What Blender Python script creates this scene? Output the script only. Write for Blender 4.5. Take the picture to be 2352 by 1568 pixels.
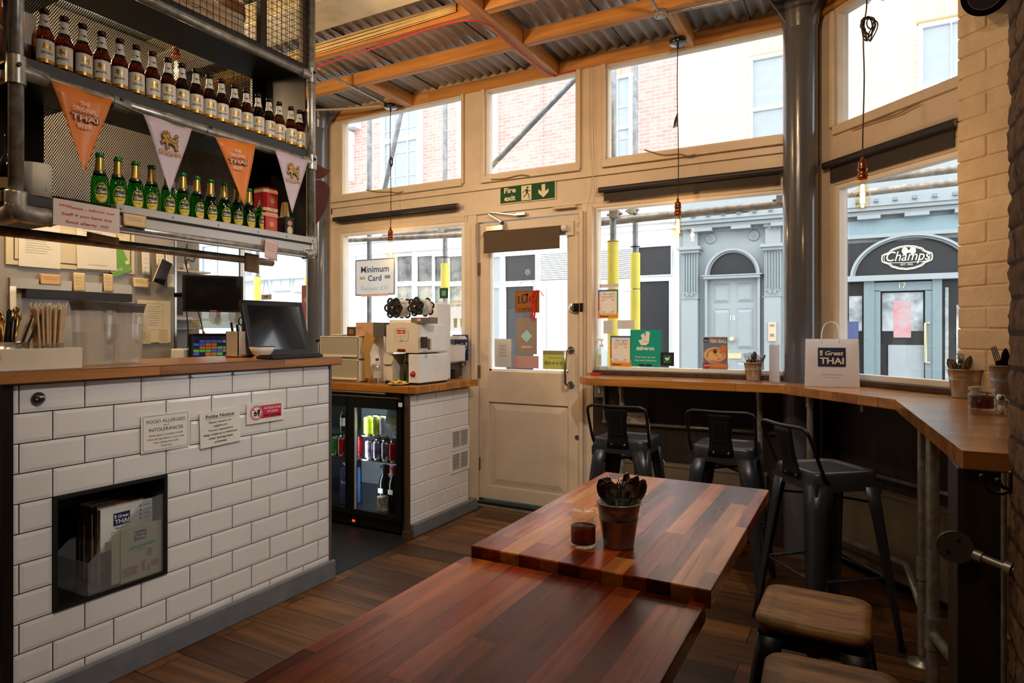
import bpy, bmesh, math, random
from mathutils import Vector, Matrix, noise
random.seed(7)
for o in list(bpy.data.objects): bpy.data.objects.remove(o)
SC = bpy.context.scene; COL = SC.collection
# ---------------------------------------------------------------- camera, exposure, sky, big lights
FPX, YAW, HOR, CXP, CAMH = 1468.7, math.radians(28.565), 763.2, 1176.0, 1.25
cd = bpy.data.cameras.new('camera'); cam = bpy.data.objects.new('camera', cd); COL.objects.link(cam)
cam.location = (0, 0, CAMH); cam.rotation_euler = (math.pi/2, 0, YAW)
cd.sensor_width = 36; cd.lens = 36*FPX/2352; cd.shift_y = -(784-HOR)/2352; cd.clip_start = .02
SC.camera = cam
SC.view_settings.view_transform = 'Standard'; SC.view_settings.look = 'None'
SC.view_settings.gamma = 1; SC.view_settings.use_curve_mapping = False
SC.view_settings.exposure = 0.1
W = bpy.data.worlds.new('sky'); SC.world = W; W.use_nodes = True
bg = W.node_tree.nodes['Background']; bg.inputs[0].default_value = (.94, .965, 1, 1); bg.inputs[1].default_value = 4.1
def lamp(kind, name, loc, power, col, size=.1, rot=(0, 0, 0), sy=None):
    l = bpy.data.lights.new(name, kind); l.energy = power; l.color = col
    if kind == 'SPOT': l.spot_size = math.radians(150); l.spot_blend = 1
    if kind == 'AREA':
        l.size = size
        if sy: l.shape = 'RECTANGLE'; l.size_y = sy
    else: l.shadow_soft_size = size
    o = bpy.data.objects.new(name, l); o.location = loc; o.rotation_euler = rot; COL.objects.link(o); return o
WARM = (1, .62, .3); TUNG = (1, .74, .46)
# unseen spots added to brighten the door wall, counter tiles, pier and bag
def aim(p, q): return (Vector(q)-Vector(p)).to_track_quat('-Z', 'Y').to_euler()
for _p, _q, _w, _c in (((-1.0, .85, 2.9), (-1.4, 3.0, .8), 40, TUNG), ((.0, 1.3, 2.9), (-2.38, 2.75, .6), 125, (1, .93, .87)), ((-.5, 1.0, 2.9), (.45, 3.4, 1.3), 20, (1, .86, .70)), ((-1.5, .1, 2.9), (-2.36, 1.1, .9), 26, (1, .62, .32))): lamp('SPOT', 'added_dining_spot', _p, _w, _c, .05, aim(_p, _q)).data.spot_size = math.radians(98 if _w > 100 else 62 if _w == 26 else 110)
for _x in (-2.0, -.6): lamp('SPOT', 'added_shopfront_spot', (_x, 2.3, 2.85), 27, (1, .60, .30), .04, (math.radians(70), 0, math.radians(4)))  # unseen warm spots added to wash the shopfront wall and purlins
lamp('POINT', 'added_kitchen_light', (-3.3, 1.75, 2.62), 48, (1, .74, .44), .06)  # both kitchen points are added, so the view through the perforated backs glows
lamp('POINT', 'added_kitchen_rear_light', (-3.3, .6, 2.5), 22, (1, .62, .3), .06)
# ---------------------------------------------------------------- photo plane helpers: a ray of the camera met with a real plane
FW = Vector((-math.sin(YAW), math.cos(YAW), 0)); RT = Vector((math.cos(YAW), math.sin(YAW), 0)); UP = Vector((0, 0, 1)); CAM = Vector((0, 0, CAMH))
def ray(x, y): return FW + RT*((x-CXP)/FPX) + UP*((HOR-y)/FPX)
def PZ(x, y, z): r = ray(x, y); return CAM + r*((z-CAMH)/r.z)
def PX(x, y, X): r = ray(x, y); return CAM + r*(X/r.x)
def PY(x, y, Y): r = ray(x, y); return CAM + r*(Y/r.y)
C45 = Vector((.7071, -.7071, 0)); PC = Vector((.005, 3.86, 0)); NC = Vector((-.7071, -.7071, 0))
def PCW(x, y, off=0):   # wall C plane
    r = ray(x, y); n = -NC; d = n.dot(PC) - off; return CAM + r*((d - n.dot(CAM))/n.dot(r))
def CW(s, z, off=0): return PC + C45*s + NC*off + UP*z
# ---------------------------------------------------------------- mesh builder
def mworld(o):
    m = Matrix.LocRotScale(o.location, o.rotation_euler, o.scale)
    return mworld(o.parent) @ m if o.parent else m
class MB:
    def __init__(s): s.v = []; s.f = []; s.fm = []; s.fs = []; s.mats = []
    def mi(s, m):
        if m not in s.mats: s.mats.append(m)
        return s.mats.index(m)
    def add(s, vs, fs, m, sm=False):
        b = len(s.v); s.v += [Vector(v) for v in vs]; k = s.mi(m)
        for f in fs: s.f.append([i+b for i in f]); s.fm.append(k); s.fs.append(sm)
        return s
    def box(s, x0, x1, y0, y1, z0, z1, m):
        if x0 > x1: x0, x1 = x1, x0
        if y0 > y1: y0, y1 = y1, y0
        if z0 > z1: z0, z1 = z1, z0
        v = [(x, y, z) for z in (z0, z1) for y in (y0, y1) for x in (x0, x1)]
        return s.add(v, [(0,2,3,1),(4,5,7,6),(0,1,5,4),(2,6,7,3),(0,4,6,2),(1,3,7,5)], m)
    def obox(s, c, u, v, w, a, b, d, m):   # oriented box, centre c, unit axes u v w, full sizes a b d
        c = Vector(c); u = Vector(u)*a/2; v = Vector(v)*b/2; w = Vector(w)*d/2
        if u.cross(v).dot(w) < 0: w = -w
        vs = [c + u*i + v*j + w*k for k in (-1,1) for j in (-1,1) for i in (-1,1)]
        return s.add(vs, [(0,2,3,1),(4,5,7,6),(0,1,5,4),(2,6,7,3),(0,4,6,2),(1,3,7,5)], m)
    def cyl(s, p0, p1, r0, m, r1=None, n=14, cap=True, sm=True):
        p0 = Vector(p0); p1 = Vector(p1); r1 = r0 if r1 is None else r1
        d = (p1-p0).normalized(); a = d.orthogonal().normalized(); b = d.cross(a)
        vs = []
        for p, r in ((p0, r0), (p1, r1)):
            for i in range(n):
                t = 2*math.pi*i/n; vs.append(p + (a*math.cos(t)+b*math.sin(t))*r)
        s.add(vs, [(i, (i+1)%n, n+(i+1)%n, n+i) for i in range(n)], m, sm)
        if cap: s.add(vs[:n], [tuple(range(n))[::-1]], m); s.add(vs[n:], [tuple(range(n))], m)
        return s
    def tube(s, pts, r, m, n=8, closed=False, smooth=0, flat=None):
        P = [Vector(p) for p in pts]
        if smooth: P = spline(P, smooth, closed)
        N = len(P); vs = []; prev = None
        for i in range(N):
            if closed: t = P[(i+1)%N]-P[i-1]
            else: t = P[min(i+1, N-1)]-P[max(i-1, 0)]
            if t.length < 1e-9: t = Vector((0, 0, 1))
            t.normalize()
            if prev is None: a = t.orthogonal().normalized()
            else:
                a = prev - t*prev.dot(t)
                a = a.normalized() if a.length > 1e-6 else t.orthogonal().normalized()
            prev = a; b = t.cross(a)
            rr = r[i*len(r)//N] if isinstance(r, (list, tuple)) else r
            for k in range(n):
                q = 2*math.pi*k/n; vs.append(P[i] + (a*math.cos(q)+b*math.sin(q))*rr)
        fs = [(i*n+k, i*n+(k+1)%n, ((i+1)%N)*n+(k+1)%n, ((i+1)%N)*n+k) for i in range(N if closed else N-1) for k in range(n)]
        if not closed: fs += [tuple(range(n))[::-1], tuple(range((N-1)*n, N*n))]
        return s.add(vs, fs, m, True)
    def lathe(s, prof, c, m, n=24, axis=None, a0=0, a1=2*math.pi, sm=True):
        c = Vector(c); w = Vector(axis).normalized() if axis else UP.copy()
        u = w.orthogonal().normalized() if axis else Vector((1, 0, 0)); v = w.cross(u)
        full = abs(a1-a0-2*math.pi) < 1e-6; N = n if full else n+1
        vs = []
        for (r, z) in prof:
            for i in range(N):
                t = a0+(a1-a0)*i/n; vs.append(c + u*(r*math.cos(t)) + v*(r*math.sin(t)) + w*z)
        fs = []
        for j in range(len(prof)-1):
            for i in range(n if full else N-1):
                i2 = (i+1) % N; fs.append((j*N+i, j*N+i2, (j+1)*N+i2, (j+1)*N+i))
        return s.add(vs, fs, m, sm)
    def prism(s, pts, O, u, v, d, m, m2=None):  # 2-D polygon (ccw) on axes u,v from O, thickness d along u x v (front face at +d)
        O = Vector(O); u = Vector(u); v = Vector(v); w = u.cross(v).normalized()
        a = sum(pts[i-1][0]*pts[i][1]-pts[i][0]*pts[i-1][1] for i in range(len(pts)))
        if a < 0: pts = pts[::-1]
        n = len(pts); b = [O+u*p[0]+v*p[1] for p in pts]; t = [q+w*d for q in b]
        s.add(b+t, [tuple(range(n))[::-1]] + [(i, (i+1)%n, n+(i+1)%n, n+i) for i in range(n)], m2 or m)
        return s.add(t, [tuple(range(n))], m)
    def poly(s, pts, m, sm=False): return s.add(pts, [tuple(range(len(pts)))], m, sm)
    def grid(s, rows, m, sm=True, thick=0):
        R_ = len(rows); C_ = len(rows[0]); vs = [Vector(p) for r in rows for p in r]
        return s.add(vs, [(j*C_+i, j*C_+i+1, (j+1)*C_+i+1, (j+1)*C_+i) for j in range(R_-1) for i in range(C_-1)], m, sm)
    def sphere(s, c, r, m, n=16, sc=(1, 1, 1)):
        k = n//2; vs = [Vector(c)+Vector((0, 0, -r*sc[2]))]
        for j in range(1, k):
            t = math.pi*j/k
            for i in range(n):
                q = 2*math.pi*i/n; vs.append(Vector(c)+Vector((r*sc[0]*math.sin(t)*math.cos(q), r*sc[1]*math.sin(t)*math.sin(q), -r*sc[2]*math.cos(t))))
        vs.append(Vector(c)+Vector((0, 0, r*sc[2]))); L = len(vs)-1
        fs = [(0, 1+(i+1)%n, 1+i) for i in range(n)] + [(L, L-n+i, L-n+(i+1)%n) for i in range(n)]
        fs += [(1+j*n+i, 1+j*n+(i+1)%n, 1+(j+1)*n+(i+1)%n, 1+(j+1)*n+i) for j in range(k-2) for i in range(n)]
        return s.add(vs, fs, m, True)
    def rings(s, outer, inner, O, u, v, d, m):   # frame between two polygons with equal vertex count
        O = Vector(O); u = Vector(u); v = Vector(v); w = u.cross(v).normalized(); n = len(outer)
        A = [O+u*p[0]+v*p[1] for p in outer]; B = [O+u*p[0]+v*p[1] for p in inner]
        vs = A+B+[q+w*d for q in A]+[q+w*d for q in B]; fs = []
        for i in range(n):
            j = (i+1) % n
            fs += [(2*n+i, 2*n+j, 3*n+j, 3*n+i), (i, j, 2*n+j, 2*n+i), (n+j, n+i, 3*n+i, 3*n+j), (j, i, n+i, n+j)]
        return s.add(vs, fs, m)
    def build(s, name, parent=None, bevel=0, seg=2, kind=None, recalc=False):
        vs = s.v; loc = None
        if parent is not None:
            im = mworld(parent).inverted(); vs = [im @ v for v in vs]
        elif vs:
            lo = [min(v[i] for v in vs) for i in range(3)]; hi = [max(v[i] for v in vs) for i in range(3)]
            loc = Vector(((lo[0]+hi[0])/2, (lo[1]+hi[1])/2, lo[2])); vs = [v-loc for v in vs]
        me = bpy.data.meshes.new(name); me.from_pydata([tuple(v) for v in vs], [], s.f)
        for m in s.mats: me.materials.append(m)
        me.polygons.foreach_set('material_index', s.fm); me.polygons.foreach_set('use_smooth', s.fs); me.update()
        if recalc:
            bm = bmesh.new(); bm.from_mesh(me); bmesh.ops.recalc_face_normals(bm, faces=bm.faces); bm.to_mesh(me); bm.free()
        o = bpy.data.objects.new(name, me); COL.objects.link(o)
        if parent is not None: o.parent = parent
        else: o.location = loc
        if bevel:
            b = o.modifiers.new('bevel', 'BEVEL'); b.width = bevel; b.segments = seg; b.limit_method = 'ANGLE'; b.angle_limit = math.radians(40)
        if kind: o['kind'] = kind
        return o
def spline(P, k, closed=False):
    N = len(P); out = []
    for i in range(N if closed else N-1):
        p0 = P[i-1] if (closed or i > 0) else P[0]; p1 = P[i]; p2 = P[(i+1) % N]; p3 = P[(i+2) % N] if (closed or i+2 < N) else P[-1]
        for j in range(k):
            t = j/k; out.append(.5*((2*p1)+(p2-p0)*t+(2*p0-5*p1+4*p2-p3)*t*t+(3*p1-p0-3*p2+p3)*t**3))
    if not closed: out.append(P[-1])
    return out
def tag(o, label=None, cat=None, group=None):
    if label: o['label'] = label
    if cat: o['category'] = cat
    if group: o['group'] = group
    return o
def thing(name, label, cat, loc, rz=0, group=None):
    o = bpy.data.objects.new(name, None); o.empty_display_size = .05; COL.objects.link(o)
    o.location = loc; o.rotation_euler = (0, 0, rz); return tag(o, label, cat, group)
def dup(o, loc=None, rz=None, label=None, parent=None):
    c = o.copy(); COL.objects.link(c)
    if parent: c.parent = parent
    else:
        if loc is not None: c.location = loc
        if rz is not None: c.rotation_euler = (0, 0, rz)
        if label: c['label'] = label
    for ch in list(o.children): dup(ch, parent=c)
    return c
_T = {}
def tmesh(s, off=0, res=3):
    k = (s, off)
    if k not in _T:
        cu = bpy.data.curves.new('t', 'FONT'); cu.body = s; cu.size = 1; cu.offset = off; cu.resolution_u = res
        o = bpy.data.objects.new('t', cu); me = bpy.data.meshes.new_from_object(o)
        vs = [(v.co.x, v.co.y) for v in me.vertices]; fs = [tuple(p.vertices) for p in me.polygons]
        bpy.data.objects.remove(o); bpy.data.curves.remove(cu); bpy.data.meshes.remove(me)
        _T[k] = (vs, fs)
    return _T[k]
class Pr:
    """flat print on a plane: P origin, u right, v up"""
    def __init__(s, P, u, v, tilt=0, mirror=False):
        s.P = Vector(P); u = Vector(u).normalized(); v = Vector(v).normalized()
        c, q = math.cos(tilt), math.sin(tilt); s.u = u*c+v*q; s.v = v*c-u*q; s.n = s.u.cross(s.v)
        s.mb = MB(); s.L = .00018; s.k = 0; s.fn = None; s.mir = mirror
    def w(s, x, y): return s.fn(x, y, s.L*(s.k+1)) if s.fn else s.P+s.u*(-x if s.mir else x)+s.v*y+s.n*(s.L*(s.k+1))
    def t(s, txt, x, y, h, m, al='c', off=0, width=None, shear=0, slope=0):   # h = capital height, y = baseline
        vs, fs = tmesh(txt, off)
        if not vs: return s
        x0 = min(p[0] for p in vs); x1 = max(p[0] for p in vs); k = h/.7; kx = (width/(x1-x0)) if width else k
        ox = {'c': -(x0+x1)/2, 'l': -x0, 'r': -x1}[al]
        s.k += 1
        s.mb.add([s.w(x+(p[0]+ox)*kx+shear*p[1]*k, y+p[1]*k+slope*((p[0]+ox)*kx)) for p in vs], fs, m); return s
    def p(s, pts, m):
        s.k += 1
        a = sum(pts[i-1][0]*pts[i][1]-pts[i][0]*pts[i-1][1] for i in range(len(pts)))
        if a < 0: pts = pts[::-1]
        s.mb.poly([s.w(*q) for q in pts], m); return s
    def pm(s, pts, m, n=9):   # outline cut into upright strips so that it hugs a curved surface
        X0 = min(p[0] for p in pts); X1 = max(p[0] for p in pts); s.k += 1; xs = [X0+(X1-X0)*i/n for i in range(n+1)]; ys = []
        for i, x in enumerate(xs):
            x = min(max(x, X0+1e-6), X1-1e-6); c = [a[1]+(b[1]-a[1])*(x-a[0])/(b[0]-a[0]) for a, b in zip(pts, pts[1:]+pts[:1]) if (a[0]-x)*(b[0]-x) <= 0 and a[0] != b[0]]; ys.append((min(c), max(c)))
        for i in range(n): s.mb.poly([s.w(xs[i], ys[i][0]), s.w(xs[i+1], ys[i+1][0]), s.w(xs[i+1], ys[i+1][1]), s.w(xs[i], ys[i][1])], m)
        return s
    def r(s, x0, y0, x1, y1, m): return s.p([(x0, y0), (x1, y0), (x1, y1), (x0, y1)], m)
    def c(s, x, y, rx, m, ry=None, n=20):
        ry = ry or rx; return (s.pm if s.fn and rx > .008 else s.p)([(x+rx*math.cos(2*math.pi*i/n), y+ry*math.sin(2*math.pi*i/n)) for i in range(n)], m)
    def ln(s, pts, wd, m):
        for a, b in zip(pts, pts[1:]):
            d = Vector((b[0]-a[0], b[1]-a[1])); L = d.length
            if L < 1e-7: continue
            q = Vector((-d.y, d.x))/L*wd/2; s.k += 0
            s.mb.poly([s.w(a[0]-q.x, a[1]-q.y), s.w(b[0]-q.x, b[1]-q.y), s.w(b[0]+q.x, b[1]+q.y), s.w(a[0]+q.x, a[1]+q.y)], m)
        return s
    def fr(s, x0, y0, x1, y1, wd, m):
        s.k += 1; s.ln([(x0, y0), (x1, y0), (x1, y1), (x0, y1), (x0, y0)], wd, m); return s
    def scr(s, x0, x1, y, m, h=.004, wd=.0008, n=12, seed=1):   # a line of handwriting
        rr = random.Random(seed); s.k += 1
        s.ln([(x0+(x1-x0)*i/n, y+rr.uniform(-.5, .5)*h) for i in range(n+1)], wd, m); return s
def sheet(name, label, cat, P, u, v, w, h, m, draw=None, th=.0012, tilt=0, part='sheet', group=None, mirror=False, corner=0, curl=0):
    """a flat sheet / board centred on P with its print; one thing"""
    P = Vector(P); pr = Pr(P, u, v, tilt, mirror); t = thing(name, label, cat, P-UP*(h/2), 0, group)
    b = MB()
    if curl:
        rows = [[P+pr.u*(w*(i/6-.5))+pr.v*(h*(j/6-.5))+pr.n*(curl*((1-j/6)**2)+.3*curl*math.sin(i*1.7)*(1-j/6)) for i in range(7)] for j in range(7)]
        b.grid(rows, m); o = b.build(part, t)
        sd = o.modifiers.new('th', 'SOLIDIFY'); sd.thickness = th; sd.offset = -1
        pr.fn = lambda x, y, l: P+pr.u*x+pr.v*y+pr.n*(l*1.5+curl*((.5-y/h)**2)+.3*curl*math.sin((x/w+.5)*6*1.7)*(.5-y/h))
    else:
        b.obox(P-pr.n*(th/2), pr.u, pr.v, pr.n, w, h, th, m); b.build(part, t, bevel=corner)
    if draw:
        draw(pr, w, h)
        if pr.mb.v: pr.mb.build('print', t)
    return t
# ---------------------------------------------------------------- materials
_M = {}
def srgb(c):
    if isinstance(c, str): c = [int(c[i:i+2], 16)/255 for i in (0, 2, 4)]
    return tuple(x/12.92 if x <= .04045 else ((x+.055)/1.055)**2.4 for x in c)+(1,)
class N:
    def __init__(s, name):
        s.m = bpy.data.materials.new(name); s.m.use_nodes = True; s.nt = s.m.node_tree; s.b = s.nt.nodes['Principled BSDF']; s.out = s.nt.nodes['Material Output']
    def n(s, t, **k):
        x = s.nt.nodes.new('ShaderNode'+t)
        for a, v in k.items():
            if a.startswith('i_'):
                key = a[2:]; key = int(key) if key.isdigit() else key.replace('_', ' ')
                x.inputs[key].default_value = v
            else: setattr(x, a, v)
        return x
    def l(s, a, ao, b, bi): s.nt.links.new(a.outputs[ao], b.inputs[bi])
def M(name, col=None, rough=.5, metal=0, var=0, vs=8, bump=0, bs=60, emit=0, coat=0, spec=.5, alpha=None, stretch=(1, 1, 1), col2=None, rv=0):
    if name in _M: return _M[name]
    x = N(name); b = x.b; c = srgb(col)
    b.inputs['Base Color'].default_value = c; b.inputs['Roughness'].default_value = rough; b.inputs['Metallic'].default_value = metal
    b.inputs['Specular IOR Level'].default_value = spec
    if coat: b.inputs['Coat Weight'].default_value = coat; b.inputs['Coat Roughness'].default_value = .12
    tc = x.n('TexCoord'); mp = x.n('Mapping'); mp.inputs['Scale'].default_value = stretch; x.l(tc, 'Object', mp, 'Vector')
    nz = x.n('TexNoise', i_Scale=vs, i_Detail=6.0, i_Roughness=.6); x.l(mp, 'Vector', nz, 'Vector')
    v = var or .04
    cr = x.n('ValToRGB'); x.l(nz, 'Fac', cr, 'Fac')
    c2 = srgb(col2) if col2 else tuple(q*(1-v*1.6) for q in c[:3])+(1,)
    cr.color_ramp.elements[0].position = .35; cr.color_ramp.elements[0].color = c2
    cr.color_ramp.elements[1].position = .68; cr.color_ramp.elements[1].color = tuple(min(1, q*(1+v*.5)) for q in c[:3])+(1,)
    x.l(cr, 'Color', b, 'Base Color')
    if rv:
        mr = x.n('MapRange'); mr.inputs['To Min'].default_value = max(0, rough-rv); mr.inputs['To Max'].default_value = min(1, rough+rv); x.l(nz, 'Fac', mr, 'Value'); x.l(mr, 'Result', b, 'Roughness')
    if bump:
        n2 = x.n('TexNoise', i_Scale=bs, i_Detail=5.0); x.l(mp, 'Vector', n2, 'Vector')
        bp = x.n('Bump', i_Strength=bump, i_Distance=.01); x.l(n2, 'Fac', bp, 'Height'); x.l(bp, 'Normal', b, 'Normal')
    if emit: b.inputs['Emission Color'].default_value = c; b.inputs['Emission Strength'].default_value = emit
    if alpha is not None: b.inputs['Alpha'].default_value = alpha
    _M[name] = x.m; return x.m
def wood(name, cols, along='Y', sw=.045, sl=.45, rough=.28, grain=1., gap=.0, gapc='140a06', bump=.12, coat=.3, gs=1.0, face='Z', mortar=.0008, spec=.5):
    """glued staves or planks: brick pattern for the pieces, stretched noise for the grain"""
    if name in _M: return _M[name]
    x = N(name); b = x.b; tc = x.n('TexCoord'); sep = x.n('SeparateXYZ'); x.l(tc, 'Object', sep, 'Vector')
    oth = {'XZ': 'Y', 'YZ': 'X', 'XY': 'Z', 'YX': 'Z', 'ZX': 'Y', 'ZY': 'X'}[along+face]
    cb = x.n('CombineXYZ'); x.l(sep, along, cb, 'X'); x.l(sep, oth, cb, 'Y')
    br = x.n('TexBrick', offset=.37, offset_frequency=2, squash=1); x.l(cb, 'Vector', br, 'Vector')
    br.inputs['Scale'].default_value = 1; br.inputs['Brick Width'].default_value = sl; br.inputs['Row Height'].default_value = sw
    br.inputs['Mortar Size'].default_value = mortar; br.inputs['Mortar Smooth'].default_value = .1; br.inputs['Bias'].default_value = 0
    br.inputs['Color1'].default_value = (0, 0, 0, 1); br.inputs['Color2'].default_value = (1, 1, 1, 1); br.inputs['Mortar'].default_value = (.5, .5, .5, 1)
    # grain coordinates: shifted per stave
    mp = x.n('Mapping'); sc = {'X': (1.6, 26, 26), 'Y': (26, 1.6, 26), 'Z': (26, 26, 1.6)}[along]; mp.inputs['Scale'].default_value = [q*gs for q in sc]
    add = x.n('VectorMath', operation='MULTIPLY_ADD'); add.inputs[1].default_value = (13, 17, 11); x.l(br, 'Color', add, 0); x.l(tc, 'Object', add, 2); x.l(add, 'Vector', mp, 'Vector')
    nz = x.n('TexNoise', i_Scale=1.4, i_Detail=8.0, i_Roughness=.62, i_Distortion=1.1); x.l(mp, 'Vector', nz, 'Vector')
    cr = x.n('ValToRGB'); el = cr.color_ramp.elements
    for i, c in enumerate(cols):
        e = el[i] if i < 2 else el.new(.5)
        e.color = srgb(c)
    for i, e in enumerate(sorted(range(len(cols)))): el[i].position = .02+.96*i/(len(cols)-1)
    for i, c in enumerate(cols): el[i].color = srgb(c)
    x.l(br, 'Color', cr, 'Fac')
    g = x.n('ValToRGB'); g.color_ramp.elements[0].position = .34; g.color_ramp.elements[0].color = (1-.62*grain,)*3+(1,); g.color_ramp.elements[1].position = .62; g.color_ramp.elements[1].color = (1.0, 1.0, 1.0, 1)
    x.l(nz, 'Fac', g, 'Fac')
    mp2 = x.n('Mapping'); mp2.inputs['Scale'].default_value = [q*gs*.22 for q in sc]; x.l(add, 'Vector', mp2, 'Vector'); n3 = x.n('TexNoise', i_Scale=1.6, i_Detail=5.0, i_Roughness=.55, i_Distortion=2.2); x.l(mp2, 'Vector', n3, 'Vector')
    g3 = x.n('ValToRGB'); g3.color_ramp.elements[0].position = .38; g3.color_ramp.elements[0].color = (1-.55*grain,)*3+(1,); g3.color_ramp.elements[1].position = .56; x.l(n3, 'Fac', g3, 'Fac'); mg = x.n('MixRGB', blend_type='MULTIPLY', i_Fac=1.0); x.l(g, 'Color', mg, 'Color1'); x.l(g3, 'Color', mg, 'Color2')
    mx = x.n('MixRGB', blend_type='MULTIPLY', i_Fac=1.0); x.l(cr, 'Color', mx, 'Color1'); x.l(mg, 'Color', mx, 'Color2')
    m2 = x.n('MixRGB', blend_type='MIX'); m2.inputs['Color2'].default_value = srgb(gapc); x.l(br, 'Fac', m2, 'Fac'); x.l(mx, 'Color', m2, 'Color1')
    x.l(m2, 'Color', b, 'Base Color')
    mr = x.n('MapRange'); mr.inputs['To Min'].default_value = rough+.16; mr.inputs['To Max'].default_value = rough-.06; x.l(nz, 'Fac', mr, 'Value'); x.l(mr, 'Result', b, 'Roughness')
    bp = x.n('Bump', i_Strength=bump, i_Distance=.004); x.l(nz, 'Fac', bp, 'Height')
    if gap:
        b2 = x.n('Bump', i_Strength=.8, i_Distance=.004, invert=True); x.l(br, 'Fac', b2, 'Height'); x.l(bp, 'Normal', b2, 'Normal'); x.l(b2, 'Normal', b, 'Normal')
    else: x.l(bp, 'Normal', b, 'Normal')
    b.inputs['Specular IOR Level'].default_value = spec
    if coat: b.inputs['Coat Weight'].default_value = coat; b.inputs['Coat Roughness'].default_value = .16
    _M[name] = x.m; return x.m
def bricks(name, c1, c2, mort, w=.225, h=.075, along='X', rough=.85, bump=.5, nb=0):
    if name in _M: return _M[name]
    x = N(name); b = x.b; tc = x.n('TexCoord'); sep = x.n('SeparateXYZ'); x.l(tc, 'Object', sep, 'Vector'); cb = x.n('CombineXYZ')
    x.l(sep, along, cb, 'X'); x.l(sep, 'Z', cb, 'Y')
    br = x.n('TexBrick', offset=.5); x.l(cb, 'Vector', br, 'Vector'); br.inputs['Scale'].default_value = 1
    for k, v in (('Brick Width', w), ('Row Height', h), ('Mortar Size', .007), ('Mortar Smooth', .3)): br.inputs[k].default_value = v
    br.inputs['Color1'].default_value = srgb(c1); br.inputs['Color2'].default_value = srgb(c2); br.inputs['Mortar'].default_value = srgb(mort)
    nz = x.n('TexNoise', i_Scale=9.0, i_Detail=6.0); x.l(tc, 'Object', nz, 'Vector')
    g = x.n('ValToRGB'); g.color_ramp.elements[0].position = .3; g.color_ramp.elements[0].color = (.8, .8, .8, 1); g.color_ramp.elements[1].position = .7; x.l(nz, 'Fac', g, 'Fac')
    mx = x.n('MixRGB', blend_type='MULTIPLY', i_Fac=1.0); x.l(br, 'Color', mx, 'Color1'); x.l(g, 'Color', mx, 'Color2'); x.l(mx, 'Color', b, 'Base Color')
    b.inputs['Roughness'].default_value = rough
    bp = x.n('Bump', i_Strength=bump, i_Distance=.01, invert=True); x.l(br, 'Fac', bp, 'Height'); x.l(bp, 'Normal', b, 'Normal')
    if nb:
        n2 = x.n('TexNoise', i_Scale=38.0, i_Detail=8.0, i_Roughness=.7); x.l(tc, 'Object', n2, 'Vector'); b2 = x.n('Bump', i_Strength=nb, i_Distance=.02); x.l(n2, 'Fac', b2, 'Height'); x.l(bp, 'Normal', b2, 'Normal'); x.l(b2, 'Normal', b, 'Normal')
        g.color_ramp.elements[0].color = (.35, .3, .27, 1); nz.inputs['Scale'].default_value = 26
    _M[name] = x.m; return x.m
def glass(name, tint=(1, 1, 1), refl=1.0, rough=0.0, ior=1.5, haze=0, hazec=(1, 1, 1), bump=0, bs=200):
    """clear or tinted glass sheet: straight-through tint plus a Fresnel reflection"""
    if name in _M: return _M[name]
    x = N(name); nt = x.nt; nt.nodes.remove(x.b)
    tr = x.n('BsdfTransparent'); tr.inputs[0].default_value = tuple(tint)+(1,)
    gl = x.n('BsdfGlossy'); gl.inputs['Roughness'].default_value = rough; gl.inputs['Color'].default_value = (refl, refl, refl, 1)
    fr = x.n('LayerWeight'); fr.inputs['Blend'].default_value = .5   # Schlick: .04 + .96 (1-cos)^5, same on both faces
    pw = x.n('Math', operation='POWER'); pw.inputs[1].default_value = 5; x.l(fr, 'Facing', pw, 0)
    ma = x.n('Math', operation='MULTIPLY_ADD'); ma.inputs[1].default_value = .8; ma.inputs[2].default_value = .04; x.l(pw, 0, ma, 0)
    mx = x.n('MixShader'); x.l(ma, 0, mx, 0); x.l(gl, 0, mx, 2)
    if haze:
        df = x.n('BsdfDiffuse'); df.inputs[0].default_value = tuple(hazec)+(1,); tl = x.n('BsdfTranslucent'); tl.inputs[0].default_value = tuple(hazec)+(1,)
        a = x.n('AddShader'); h = x.n('MixShader'); h2 = x.n('MixShader', i_0=.5); x.l(df, 0, h2, 1); x.l(tl, 0, h2, 2)
        h.inputs[0].default_value = haze; x.l(tr, 0, h, 1); x.l(h2, 0, h, 2); x.l(h, 0, mx, 1); nt.nodes.remove(a)
    else: x.l(tr, 0, mx, 1)
    if bump:
        tc = x.n('TexCoord'); vo = x.n('TexVoronoi', i_Scale=bs); x.l(tc, 'Object', vo, 'Vector'); bp = x.n('Bump', i_Strength=bump, i_Distance=.003); x.l(vo, 'Distance', bp, 'Height')
        x.l(bp, 'Normal', gl, 'Normal'); x.l(bp, 'Normal', fr, 'Normal')
    x.l(mx, 0, x.out, 0); _M[name] = x.m; return x.m
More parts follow.
